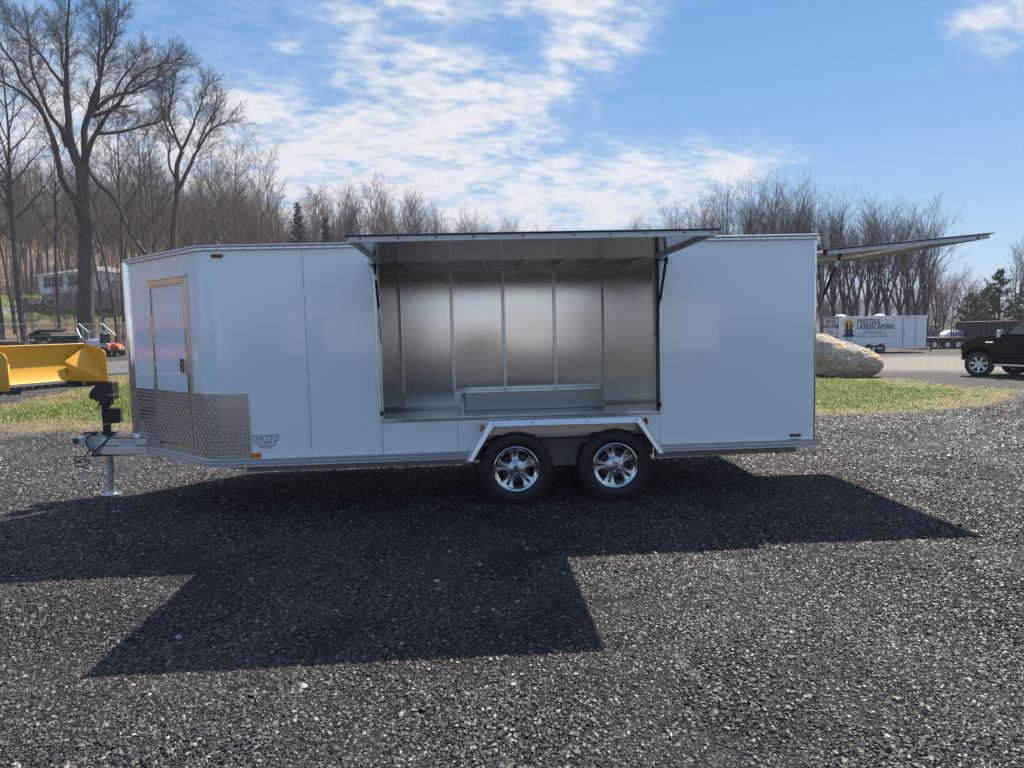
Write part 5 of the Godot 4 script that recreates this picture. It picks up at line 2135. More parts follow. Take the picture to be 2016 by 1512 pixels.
func boulder() -> void:
	var mb := MB.new()
	mb.tinted = true
	var f := noise(FastNoiseLite.TYPE_SIMPLEX_SMOOTH, 0.9, 71, 4)
	var g := noise(FastNoiseLite.TYPE_CELLULAR, 1.0, 72, 2)
	g.cellular_return_type = FastNoiseLite.RETURN_DISTANCE2_SUB
	var nu := 120
	var nv := 70
	var pts := []
	for i in nv + 1:
		for k in nu:
			var b := PI * i / nv
			var a := TAU * k / nu
			var d := Vector3(sin(b) * cos(a), cos(b), sin(b) * sin(a))
			# long body, high at the left third, blunt rounded right end
			var p := Vector3(signf(d.x) * pow(absf(d.x), 0.8) * 1.40, d.y * 0.67, d.z * 0.95)
			var up := 0.30 * exp(-pow((p.x + 0.55) / 0.75, 2.0)) - 0.13 * ss(0.2, 1.6, p.x) - 0.24 * ss(-0.7, -1.6, p.x)
			if p.y > 0.0:
				p.y *= 1.0 + up * 1.5
			var plane := (d.x * 0.45 + d.y * 0.8 - d.z * 0.2)
			p += d * (0.15 * f.get_noise_3dv(p * 0.7) + 0.07 * f.get_noise_3dv(p * 1.9 + Vector3(5, 0, 0)) + 0.05 * g.get_noise_3dv(p * 1.6) + 0.018 * f.get_noise_3dv(p * 5.0)) - d * 0.08 * maxf(0.0, plane)
			if d.z > 0.0 and p.x < 0.35 and p.x > -1.0:
				p.z -= 0.16 * exp(-pow((p.y + 0.12) / 0.22, 2.0)) * (0.35 - p.x)
			pts.push_back(p)
	for i in nv + 1:
		for k in nu:
			var p: Vector3 = pts[i * nu + k]
			var e1: Vector3 = pts[i * nu + (k + 1) % nu] - pts[i * nu + (k - 1 + nu) % nu]
			var e2: Vector3 = pts[mini(i + 1, nv) * nu + k] - pts[maxi(i - 1, 0) * nu + k]
			var nr := e1.cross(e2).normalized()
			if nr.dot(p) < 0.0:
				nr = -nr
			if nr.length() < 0.5:
				nr = Vector3.UP if i == 0 else Vector3.DOWN
			var w := f.get_noise_3dv(p * 1.3 + Vector3(0, 9, 0))
			mb.col = Color(0.84, 0.80, 0.72).lerp(Color(0.80, 0.66, 0.44), ss(-0.1, 0.35, w)).lerp(Color(0.50, 0.42, 0.34), ss(0.1, 0.5, -w) * 0.7)
			mb.vert(p, nr)
	for i in nv:
		for k in nu:
			var a := i * nu + k
			var b := i * nu + (k + 1) % nu
			mb.tri(a, b, b + nu)
			mb.tri(a, b + nu, a + nu)
	var o := single("boulder", mb, M.boulder_stone, "huge tan boulder lying on the grass behind the trailer's rear", "boulder")
	o.transform = frame_at(polar(25.6, 27.9) + Vector3(0, 0.50, 0), Vector2(0.875, 0.484))

func landscaping_trailer() -> void:
	var t := thing("landscaping_trailer", "white enclosed trailer lettered for a landscaping firm, behind the boulder", "trailer")
	# x along the lettered side, z out of it; origin on the ground at the rear corner
	stand(t, Vector3(22.53, -0.50, -35.26), Vector2(1.0, 0.035), -0.012)
	var L := 5.42
	var Wd := 2.05
	var y0 := 0.36
	var y1 := 2.30
	var mb := MB.new()
	mb.span(Vector3(0, y0, -Wd), Vector3(L, y1, 0), 0.02)
	part("body", mb, M.white_paint, t)
	mb = MB.new()
	for e in [[0.0, -0.012, y1 - 0.06, y1 + 0.012], [0.0, -0.012, y0 - 0.03, y0 + 0.05]]:
		mb.span(Vector3(-0.012, e[2], -Wd - 0.012), Vector3(L + 0.012, e[3], 0.012), 0.004)
	for x in [0.0, L - 0.06]:
		mb.span(Vector3(x - 0.008, y0 + 0.051, -0.06), Vector3(x + 0.068, y1 - 0.061, 0.010), 0.003)
	part("trim", mb, M.mill, t)
	for x in [1.02, 2.0, 2.95, 3.45]:
		mb = MB.new()
		mb.span(Vector3(x, y0 + 0.05, 0.0005), Vector3(x + 0.012, y1 - 0.06, 0.003))
		part("panel_joint", mb, M.concrete, t)
	# side door
	mb = MB.new()
	mb.span(Vector3(3.98, y0 + 0.06, 0.001), Vector3(4.72, 2.16, 0.012), 0.003)
	var d := part("door", mb, M.white_paint, t)
	mb = MB.new()
	for e in [[3.95, 3.98, y0 + 0.04, 2.19], [4.72, 4.75, y0 + 0.04, 2.19]]:
		mb.span(Vector3(e[0], e[2], 0.001), Vector3(e[1], e[3], 0.018), 0.003)
	mb.span(Vector3(3.98, 2.161, 0.001), Vector3(4.72, 2.19, 0.018), 0.003)
	part("door_frame", mb, M.grey_ink, d)
	mb = MB.new()
	mb.box(Vector3(4.06, 1.22, 0.025), Vector3(0.05, 0.10, 0.03), 0.006)
	mb.box(Vector3(4.06, 0.44, 0.02), Vector3(0.05, 0.06, 0.02), 0.006)
	part("latch", mb, M.black_plastic, d)
	# rear doors
	mb = MB.new()
	mb.span(Vector3(-0.014, y0 + 0.06, -Wd + 0.08), Vector3(-0.001, y1 - 0.08, -0.08), 0.003)
	var rd := part("rear_door", mb, M.white_paint, t)
	mb = MB.new()
	mb.span(Vector3(-0.03, y1 - 0.10, -Wd + 0.04), Vector3(-0.0, y1 - 0.065, -0.04), 0.003)
	mb.span(Vector3(-0.03, y0 + 0.02, -Wd + 0.04), Vector3(-0.0, y0 + 0.055, -0.04), 0.003)
	for z in [-Wd + 0.04, -0.075]:
		mb.span(Vector3(-0.03, y0 + 0.06, z), Vector3(0.0, y1 - 0.105, z + 0.035), 0.003)
	part("door_frame", mb, M.grey_ink, rd)
	mb = MB.new()
	for z in [-Wd + 0.06, -0.06]:
		for y in [1.05, 1.75]:
			mb.box(Vector3(-0.03, y, z), Vector3(0.04, 0.14, 0.08), 0.01)
	mb.span(Vector3(-0.04, 1.05, -Wd + 0.1), Vector3(-0.015, 1.08, -0.1), 0.004)
	part("door_bar", mb, M.black_satin, rd)
	# lettering on the side
	var face := func(x: float, y: float) -> Transform3D: return Transform3D(Basis.IDENTITY, Vector3(x, y, 0.006))
	lettering("PRESTIGE", t, M.black_ink, face.call(1.84, 1.99), 0.30, true, "Droid Sans", 0.006, 0.78)
	lettering("LANDSCAPING", t, M.black_ink, face.call(2.27, 1.67), 0.30, true, "Droid Sans", 0.006, 0.81)
	lettering("I N C O R P O R A T E D", t, M.grey_ink, face.call(2.22, 1.46), 0.07, false, "Droid Sans", 0.004, 1.35)
	lettering("“A Cut Above The Rest”", t, M.black_ink, face.call(2.05, 1.34), 0.085, true, "Droid Serif", 0.004, 0.98)
	lettering("Residential · Commercial · Municipal", t, M.grey_ink, face.call(2.08, 1.22), 0.075, false, "Droid Serif", 0.004)
	mb = MB.new()
	for e in [[1.15, 1.80], [2.00, 2.38], [2.56, 3.20]]:
		var x: float = e[0]
		while x < e[1]:
			mb.span(Vector3(x, 1.05, 0.002), Vector3(minf(x + 0.05, e[1]), 1.10, 0.006))
			x += 0.065
	stuff(part("phone_numbers", mb, M.red_ink if false else M.grey_ink, t))
	# emblem: two firs before a yellow disc
	mb = MB.new()
	mb.lathe([Vector2(0.31, 0.0), Vector2(0.31, 0.005), Vector2(0.0, 0.005)], Vector3(0.62, 1.84, 0.001), Basis(Vector3.RIGHT, PI / 2), 32)
	var em := part("emblem_disc", mb, M.sun_yellow, t)
	for e in [[0.51, 2.05, 0.92, 0.27], [0.76, 1.98, 0.92, 0.25]]:
		var pl := PackedVector2Array()
		var x: float = e[0]
		var top: float = e[1]
		var h: float = e[1] - e[2] - 0.12
		for i in 7:
			var f := i / 7.0
			pl.push_back(Vector2(x + e[3] * (0.12 + 0.75 * f) * (0.55 if i % 2 else 1.0), top - h * f))
		pl.push_back(Vector2(x + e[3], top - h))
		pl.push_back(Vector2(x + 0.03, top - h + 0.05))
		pl.push_back(Vector2(x + 0.04, e[2]))
		pl.push_back(Vector2(x - 0.04, e[2]))
		pl.push_back(Vector2(x - 0.03, top - h + 0.05))
		pl.push_back(Vector2(x - e[3], top - h))
		for i in range(6, -1, -1):
			var f := i / 7.0
			pl.push_back(Vector2(x - e[3] * (0.12 + 0.75 * f) * (0.55 if i % 2 else 1.0), top - h * f))
		mb = MB.new()
		mb.prism(pl, 0.0065 if e[0] < 0.6 else 0.0085, 0.008 if e[0] < 0.6 else 0.010)
		part("emblem_fir", mb, M.pine_ink, em)
	mb = MB.new()
	mb.span(Vector3(0.40, 0.83, 0.002), Vector3(0.86, 0.862, 0.006))
	part("emblem_ground", mb, M.pine_ink, em)
	# lettering on the rear doors
	var rb := Basis(Vector3.UP, -PI / 2)
	for e in [["PRESTIGE", 2.0, 0.24, 0.92], ["LANDSCAPING", 1.72, 0.24, 0.92]]:
		lettering(e[0], t, M.black_ink, Transform3D(rb, Vector3(-0.018, e[1], -1.02)), e[2], true, "Droid Sans", 0.006, e[3])
	mb = MB.new()
	for e in [[1.46, 0.5], [1.36, 0.9], [1.24, 1.3], [0.94, 1.2], [0.82, 1.3], [0.70, 1.25], [0.52, 0.8]]:
		var x := -1.02 - float(e[1]) * 0.5
		while x < -1.02 + e[1] * 0.5:
			mb.span(Vector3(-0.02, e[0], x), Vector3(-0.0145, e[0] + 0.045, x + 0.10))
			x += 0.13
	stuff(part("fine_lettering", mb, M.grey_ink, t))
	mb = MB.new()
	mb.span(Vector3(-0.02, 0.47, -1.9), Vector3(-0.0145, 0.6, -1.7))
	part("plate_label", mb, M.galvanised, t)
	# roof vents
	for x in [0.55, 3.0]:
		mb = MB.new()
		mb.ball(Vector3(x, y1 + 0.01, -0.9), Vector3(0.34, 0.15, 0.34), 16, 8)
		part("roof_vent", mb, M.sticker, t)
	# wheels and fender
	mb = MB.new()
	mb.slab(poly([1.45, 0.36, 1.52, 0.58, 1.72, 0.72, 2.75, 0.72, 2.92, 0.6, 3.0, 0.36, 2.9, 0.36, 2.8, 0.56, 2.62, 0.64, 2.30, 0.52, 2.12, 0.52, 1.82, 0.64, 1.62, 0.52, 1.55, 0.36]), 0.0, 0.09, 0.006)
	part("fender", mb, M.paper, t)
	mb = MB.new()
	mb.prism(poly([1.50, 0.34, 1.6, 0.56, 1.82, 0.66, 2.62, 0.66, 2.84, 0.56, 2.93, 0.34]), 0.001, 0.004)
	part("wheel_arch", mb, M.black_ink, t)
	for x in [1.82, 2.60]:
		for z in [-0.09, -Wd + 0.09]:
			small_wheel(t, Vector3(x, 0.32, z + (0.02 if z > -1.0 else -0.02)), 0.32, 0.2, M.grey_ink)
	mb = MB.new()
	mb.bar(Vector3(L, 0.45, -0.5), Vector3(L + 1.1, 0.45, -Wd * 0.5), 0.08, 0.1)
	mb.bar(Vector3(L, 0.45, -Wd + 0.5), Vector3(L + 1.1, 0.45, -Wd * 0.5), 0.08, 0.1)
	mb.rod(Vector3(L + 0.95, 0.0, -Wd * 0.5), Vector3(L + 0.95, 0.85, -Wd * 0.5), 0.035)
	part("hitch", mb, M.black_satin, t)
	# the white truck half hidden at its rear
	t = thing("stake_truck", "white cabbed work truck mostly hidden by the trailer's rear edge", "truck")
	stand(t, polar(54.5, 25.65), Vector2(0.98, 0.2))
	mb = MB.new()
	mb.slab(poly([-1.4, 0.5, 0.9, 0.5, 0.95, 1.2, 0.6, 2.3, -1.2, 2.35]), -0.95, 0.95, 0.08)
	part("cab", mb, M.white_paint, t)
	mb = MB.new()
	mb.prism(poly([-0.6, 1.35, 0.72, 1.35, 0.5, 2.1, -0.6, 2.1]), 0.951, 0.96)
	part("window", mb, M.dark_glass, t)
	mb = MB.new()
	mb.span(Vector3(0.96, 0.85, -0.9), Vector3(1.02, 1.05, 0.95), 0.01)
	part("bumper", mb, M.brown_steel, t)
	for x in [-0.8, 0.4]:
		small_wheel(t, Vector3(x, 0.4, 0.8), 0.4, 0.25, M.grey_ink)
		small_wheel(t, Vector3(x, 0.4, -0.8), 0.4, 0.25, M.grey_ink)

func rack(t: Node3D, x0: float, x1: float, y0: float, y1: float, z: float, n: int) -> void:
	var mb := MB.new()
	mb.span(Vector3(x0, y1 - 0.07, z - 0.03), Vector3(x1, y1, z + 0.03), 0.005)
	mb.span(Vector3(x0, y0, z - 0.03), Vector3(x1, y0 + 0.07, z + 0.03), 0.005)
	var r := part("stake_rack", mb, M.black_satin, t)
	for i in n:
		mb = MB.new()
		var x := lerpf(x0 + 0.04, x1 - 0.04, float(i) / (n - 1))
		mb.span(Vector3(x - 0.035, y0 + 0.07, z - 0.02), Vector3(x + 0.035, y1 - 0.07, z + 0.02), 0.004)
		part("slat", mb, M.black_satin, r)

func flatbed() -> void:
	var t := thing("flatbed_trailer", "black flatbed trailer with two stake racks beyond the landscaping trailer", "trailer")
	stand(t, polar(57.0, 33.2), Vector2(0.985, 0.17), -0.01)
	var mb := MB.new()
	mb.span(Vector3(-0.4, 0.62, -2.0), Vector3(3.9, 0.80, 0.0), 0.01)
	mb.span(Vector3(-0.4, 0.50, -0.15), Vector3(3.9, 0.62, -0.05), 0.01)
	part("deck", mb, M.black_satin, t)
	for i in 6:
		mb = MB.new()
		mb.span(Vector3(0.0 + i * 0.6, 0.48, 0.0), Vector3(0.06 + i * 0.6, 0.80, 0.05), 0.005)
		part("stake_pocket", mb, M.black_satin, t)
	rack(t, 0.12, 1.38, 0.85, 1.62, -0.1, 9)
	rack(t, 0.40, 1.40, 0.85, 1.72, -1.9, 7)
	rack(t, 2.1, 2.95, 0.85, 1.50, -0.1, 6)
	for x in [1.05, 1.9, 2.6]:
		small_wheel(t, Vector3(x, 0.30, -0.12), 0.30, 0.2, M.sticker)
		small_wheel(t, Vector3(x, 0.30, -1.88), 0.30, 0.2, M.sticker)
	mb = MB.new()
	mb.bar(Vector3(-1.2, 0.55, -1.0), Vector3(-0.4, 0.58, -0.3), 0.08, 0.12)
	mb.bar(Vector3(-1.2, 0.55, -1.0), Vector3(-0.4, 0.58, -1.7), 0.08, 0.12)
	part("tongue", mb, M.black_satin, t)
	mb = MB.new()
	mb.rod(Vector3(0.32, 0.0, 0.35), Vector3(0.32, 0.95, 0.35), 0.035)
	mb.span(Vector3(0.2, 0.5, 0.2), Vector3(0.42, 0.58, 0.4), 0.01)
	part("jack", mb, M.rust_post, t)
	mb = MB.new()
	for x in [0.05, 1.2, 2.2]:
		mb.box(Vector3(x, 0.71, 0.055), Vector3(0.09, 0.05, 0.01), 0.0)
	part("reflector", mb, M.sticker, t)
	# something pale covered behind the second rack
	t = thing("covered_load", "pale tarpaulin covered heap behind the black stake rack", "tarpaulin")
	stand(t, polar(60.0, 35.0), Vector2(0.98, 0.2))
	mb = MB.new()
	mb.slab(poly([-0.6, 0.7, -0.5, 0.95, -0.1, 1.25, 0.5, 1.28, 1.0, 1.15, 1.2, 0.7]), -0.6, 0.6, 0.15)
	part("cover", mb, M.sticker, t)
	mb = MB.new()
	mb.span(Vector3(-0.5, 0.0, -0.5), Vector3(1.1, 0.7, 0.5), 0.02)
	part("pallet_load", mb, M.concrete, t)
	# black dump body
	t = thing("dump_body", "black steel dump body with ribbed sides behind the pickup's hood", "container")
	stand(t, polar(59.0, 36.25), Vector2(0.985, 0.17))
	mb = MB.new()
	mb.span(Vector3(-0.05, 0.7, -1.9), Vector3(3.2, 1.78, 0.0), 0.02)
	part("body", mb, M.black_satin, t)
	mb = MB.new()
	mb.span(Vector3(-0.1, 1.74, -1.95), Vector3(3.25, 1.84, 0.05), 0.01)
	part("top_rail", mb, M.black_satin, t)
	for i in 8:
		mb = MB.new()
		mb.span(Vector3(0.35 + i * 0.36, 0.72, 0.0), Vector3(0.45 + i * 0.36, 1.73, 0.06), 0.008)
		part("side_rib", mb, M.dark_steel, t)
	mb = MB.new()
	mb.span(Vector3(1.0, 1.05, 0.061), Vector3(1.35, 1.5, 0.10), 0.01)
	part("tool_box", mb, M.black_plastic, t)
	for x in [0.8, 1.7]:
		small_wheel(t, Vector3(x, 0.36, -0.2), 0.36, 0.22, M.grey_ink)
		small_wheel(t, Vector3(x, 0.36, -1.7), 0.36, 0.22, M.grey_ink)
	mb = MB.new()
	mb.span(Vector3(-0.05, 0.5, -1.5), Vector3(3.2, 0.7, -0.4), 0.01)
	part("chassis", mb, M.black_satin, t)
	# pale barrier
	for i in 3:
		t = thing("concrete_barrier", ["pale concrete barrier seen through the gap beside the landscaping trailer", "pale concrete barrier between the two stake racks", "pale concrete barrier left of the black dump body"][i], "barrier", Vector3.ZERO, 0.0, "concrete barriers at the lot's far edge")
		stand(t, polar(72.0, [33.45, 34.75, 35.75][i]), Vector2(0.97, 0.25))
		mb = MB.new()
		mb.prism(poly([-0.45, 0.0, 0.45, 0.0, 0.28, 0.25, 0.16, 1.25, -0.16, 1.25, -0.28, 0.25]), -0.95, 0.95, Transform3D(Basis(Vector3.UP, PI / 2), Vector3.ZERO))
		part("block", mb, M.concrete, t)
		mb = MB.new()
		mb.rod(Vector3(0.5, 1.25, 0), Vector3(0.5, 1.33, 0), 0.02)
		part("lifting_eye", mb, M.rust_post, t)

# a four door pickup, front towards -x, near side +z, origin under its front axle
func pickup(called: String, label: String, paint: Material, steer: float) -> Node3D:
	var t := thing(called, label, "pickup truck")
	var W := 0.98
	var hull := poly([-0.52, 0.60, -0.56, 0.95, -0.50, 1.13, -0.15, 1.25, 0.68, 1.33, 4.9, 1.36, 4.95, 0.62, 4.05, 0.50, 4.0, 0.80, 3.85, 0.98, 3.62, 1.06, 3.40, 0.98, 3.24, 0.80, 3.20, 0.50, 0.56, 0.48, 0.52, 0.74, 0.38, 0.95, 0.08, 1.03, -0.22, 0.98, -0.41, 0.82, -0.455, 0.60])
	for s in [1.0, -1.0]:
		var mb := MB.new()
		mb.slab(hull, 0.0, s * W, 0.07)
		part("body", mb, paint, t)
	# hood bulge and cab
	var mb := MB.new()
	mb.slab(poly([-0.50, 1.12, -0.2, 1.24, 0.75, 1.30, 0.75, 1.36, -0.15, 1.31, -0.48, 1.18]), -0.8, 0.8, 0.05)
	part("hood", mb, paint, t)
	var cab := poly([0.62, 1.30, 1.25, 1.80, 1.62, 1.96, 2.4, 2.0, 3.05, 1.96, 3.22, 1.34])
	for s in [1.0, -1.0]:
		mb = MB.new()
		mb.slab(cab, 0.0, s * 0.84, 0.16)
		part("cab", mb, paint, t)
	for s in [1.0, -1.0]:
		var b := Basis(Vector3.RIGHT, -s * 0.20)
		var wn := [poly([0.92, 1.40, 1.05, 1.52, 1.36, 1.78, 1.62, 1.88, 1.86, 1.90, 1.86, 1.38]), poly([1.98, 1.38, 1.98, 1.90, 2.75, 1.88, 2.86, 1.38])]
		for w in wn:
			mb = MB.new()
			mb.prism(w, s * 0.842, s * 0.856)
			part("window", mb, M.cab_glass, t)
		mb = MB.new()
		for e in [[0.62, 1.30], [1.92, 1.93], [2.98, 1.9]]:
			mb.bar(Vector3(e[0], 0.56, s * W), Vector3(e[0], 1.32, s * W), 0.012, 0.012)
		mb.bar(Vector3(0.62, 0.72, s * (W + 0.003)), Vector3(3.0, 0.72, s * (W + 0.003)), 0.012, 0.014)
		part("door_gap", mb, M.black_ink, t)
		for x in [1.70, 2.75]:
			mb = MB.new()
			mb.box(Vector3(x, 1.17, s * (W + 0.012)), Vector3(0.17, 0.05, 0.03), 0.008)
			part("door_handle", mb, M.chrome, t)
		mb = MB.new()
		mb.box(Vector3(0.86, 1.42, s * (W + 0.13)), Vector3(0.14, 0.26, 0.20), 0.03)
		mb.bar(Vector3(0.9, 1.36, s * W * 0.85), Vector3(0.88, 1.38, s * (W + 0.1)), 0.05, 0.07)
		var mr := part("mirror", mb, M.chrome, t)
		mb = MB.new()
		mb.box(Vector3(0.932, 1.42, s * (W + 0.13)), Vector3(0.006, 0.22, 0.16))
		part("mirror_glass", mb, M.chrome, mr)
		mb = MB.new()
		mb.rod(Vector3(0.62, 0.42, s * (W + 0.04)), Vector3(3.15, 0.42, s * (W + 0.04)), 0.04, 10)
		part("running_board", mb, M.chrome, t)
		mb = MB.new()
		mb.box(Vector3(-0.51, 1.03, s * 0.80), Vector3(0.12, 0.22, 0.30), 0.03)
		var hl := part("headlight", mb, M.sticker, t)
		mb = MB.new()
		mb.box(Vector3(-0.475, 1.02, s * 0.955), Vector3(0.10, 0.20, 0.03), 0.01)
		part("turn_signal", mb, M.amber, hl)
		mb = MB.new()
		mb.box(Vector3(0.42, 1.15, s * (W + 0.004)), Vector3(0.26, 0.045, 0.012), 0.004)
		part("badge", mb, M.chrome, t)
		mb = MB.new()
		mb.prism(poly([-0.50, 0.58, -0.46, 0.84, -0.26, 1.04, 0.08, 1.10, 0.44, 1.0, 0.60, 0.78, 0.64, 0.48, 0.55, 0.48, 0.51, 0.74, 0.37, 0.94, 0.08, 1.02, -0.22, 0.97, -0.40, 0.80, -0.44, 0.58]), s * W, s * (W + 0.02))
		part("wheel_arch", mb, paint, t)
	mb = MB.new()
	mb.quad(Vector3(0.66, 1.335, -0.72), Vector3(0.66, 1.335, 0.72), Vector3(1.27, 1.815, 0.62), Vector3(1.27, 1.815, -0.62), Vector3(-1, 1, 0))
	var ws := part("windscreen", mb, M.dark_glass, t)
	ws.position = Vector3(-0.01, 0.015, 0)
	mb = MB.new()
	mb.box(Vector3(-0.55, 0.66, 0), Vector3(0.16, 0.24, 1.86), 0.04)
	part("bumper", mb, M.chrome, t)
	mb = MB.new()
	mb.box(Vector3(-0.53, 1.0, 0), Vector3(0.06, 0.26, 1.24), 0.02)
	var gr := part("grille", mb, M.dark_steel, t)
	for i in 3:
		mb = MB.new()
		mb.box(Vector3(-0.565, 0.92 + i * 0.08, 0), Vector3(0.03, 0.035, 1.26), 0.008)
		part("grille_bar", mb, M.chrome, gr)
	for e in [[0.0, 1.0], [3.62, 1.0], [0.0, -1.0], [3.62, -1.0]]:
		var z: float = e[1] * 0.84
		mb = MB.new()
		var b := Basis(Quaternion(Vector3.UP, Vector3.BACK * e[1]))
		var p := Vector3(e[0], 0.42, z)
		mb.col = Color.WHITE
		mb.lathe([Vector2(0.27, -0.11), Vector2(0.36, -0.13), Vector2(0.405, -0.11), Vector2(0.42, -0.07), Vector2(0.42, 0.07), Vector2(0.405, 0.11), Vector2(0.36, 0.13), Vector2(0.30, 0.135), Vector2(0.265, 0.12), Vector2(0.262, 0.08)], p, b, 40)
		var wh := part("wheel", mb, M.tyre, t)
		if e[0] == 0.0:
			wh.transform = Transform3D(Basis.IDENTITY, p) * Transform3D(Basis(Vector3.UP, steer), Vector3.ZERO) * Transform3D(Basis.IDENTITY, -p)
		mb = MB.new()
		mb.lathe([Vector2(0.265, 0.118), Vector2(0.25, 0.115), Vector2(0.245, 0.06), Vector2(0.24, -0.08)], p, b, 40)
		mb.lathe([Vector2(0.065, 0.07), Vector2(0.06, 0.10), Vector2(0.04, 0.105), Vector2(0.0, 0.105)], p, b, 20)
		part("rim", mb, M.alloy, wh)
		mb = MB.new()
		for k in 7:
			var a := TAU * k / 7.0 + 0.2
			var d := Vector3(cos(a), sin(a), 0)
			mb.bar(p + d * 0.05 + Vector3(0, 0, e[1] * 0.085), p + d * 0.25 + Vector3(0, 0, e[1] * 0.095), 0.075, 0.03, 0.006, Vector3.BACK * e[1])
		part("spokes", mb, M.alloy, wh)
		mb = MB.new()
		mb.lathe([Vector2(0.24, -0.02), Vector2(0.0, -0.02)], p, b, 24)
		part("brake", mb, M.black_ink, wh)
	mb = MB.new()
	mb.span(Vector3(-0.5, 0.38, -0.6), Vector3(4.8, 0.62, 0.6))
	part("chassis", mb, M.black_ink, t)
	return t

func pickup_trucks() -> void:
	var t := pickup("pickup_truck", "black four door pickup parked on the gravel at the right edge", M.black_paint, 0.38)
	var az := deg_to_rad(36.6 + 37.0)
	stand(t, Vector3(16.70, -0.20, -14.6), Vector2(cos(az), sin(az)), 0.008)
	t.scale_object_local(Vector3.ONE * 0.95)
	# out of frame to the left, seen only as a reflection in the trailer's nose
	t = pickup("pickup_truck", "red pickup truck mirrored in the white nose of the trailer", M.red_paint, 0.0)
	stand(t, Vector3(-13.5, 0.10, -4.7), Vector2(-0.93, -0.36))

# white trailers parked behind the photographer; the trailer's skin mirrors them faintly
func parked_row() -> void:
	var k := 0
	for e in [[-15.0, 27.0, 6.5], [-6.5, 30.0, 5.5], [9.0, 28.0, 7.0]]:
		var t := thing("parked_trailer", ["white enclosed trailer mirrored faintly left in the side skin", "second white enclosed trailer mirrored in the side skin", "white enclosed trailer mirrored near the rear of the side skin"][k], "trailer", Vector3(e[0], 0, e[1]), PI, "white trailers parked opposite")
		var L: float = e[2]
		var mb := MB.new()
		mb.span(Vector3(-L * 0.5, 0.5, -2.3), Vector3(L * 0.5, 2.75, 0.0), 0.03)
		part("body", mb, M.white_paint, t)
		mb = MB.new()
		mb.span(Vector3(L * 0.15, 0.6, 0.001), Vector3(L * 0.15 + 0.85, 2.5, 0.03), 0.006)
		part("door", mb, M.galvanised, t)
		mb = MB.new()
		mb.span(Vector3(-L * 0.5, 0.42, -0.04), Vector3(L * 0.5, 0.55, 0.04), 0.008)
		part("bottom_rail", mb, M.mill, t)
		for x in [-0.45, 0.45]:
			small_wheel(t, Vector3(x, 0.34, -0.12), 0.34, 0.22, M.alloy)
			small_wheel(t, Vector3(x, 0.34, -2.18), 0.34, 0.22, M.alloy)
		k += 1

func house_window(h: Node3D, x: float, y: float, w: float, ht: float, z: float, shut: bool) -> void:
	var mb := MB.new()
	mb.span(Vector3(x - w * 0.5 - 0.07, y - 0.07, z), Vector3(x + w * 0.5 + 0.07, y + ht + 0.07, z + 0.05), 0.01)
	var o := part("window", mb, M.white_paint, h)
	mb = MB.new()
	mb.span(Vector3(x - w * 0.5, y, z + 0.051), Vector3(x + w * 0.5, y + ht * 0.48, z + 0.055))
	mb.span(Vector3(x - w * 0.5, y + ht * 0.52, z + 0.051), Vector3(x + w * 0.5, y + ht, z + 0.055))
	part("pane", mb, M.dark_glass, o)
	if shut:
		for s in [-1.0, 1.0]:
			mb = MB.new()
			mb.span(Vector3(x + s * (w * 0.5 + 0.12) - 0.16 + s * 0.16, y - 0.05, z), Vector3(x + s * (w * 0.5 + 0.12) + 0.16 + s * 0.16, y + ht + 0.05, z + 0.04), 0.008)
			part("shutter", mb, M.shutter, o)

func siding(h: Node3D, x0: float, x1: float, y0: float, y1: float, z: float, m: Material, step := 0.2) -> void:
	var k := 0
	var y := y0
	while y < y1 - 0.01:
		var mb := MB.new()
		var t := minf(y + step, y1)
		mb.quad(Vector3(x0, y, z + 0.03), Vector3(x1, y, z + 0.03), Vector3(x1, t, z + 0.005), Vector3(x0, t, z + 0.005), Vector3.BACK)
		mb.quad(Vector3(x0, y, z + 0.03), Vector3(x1, y, z + 0.03), Vector3(x1, y, z), Vector3(x0, y, z), Vector3.DOWN)
		part("siding_board", mb, m, h)
		y += step
		k += 1

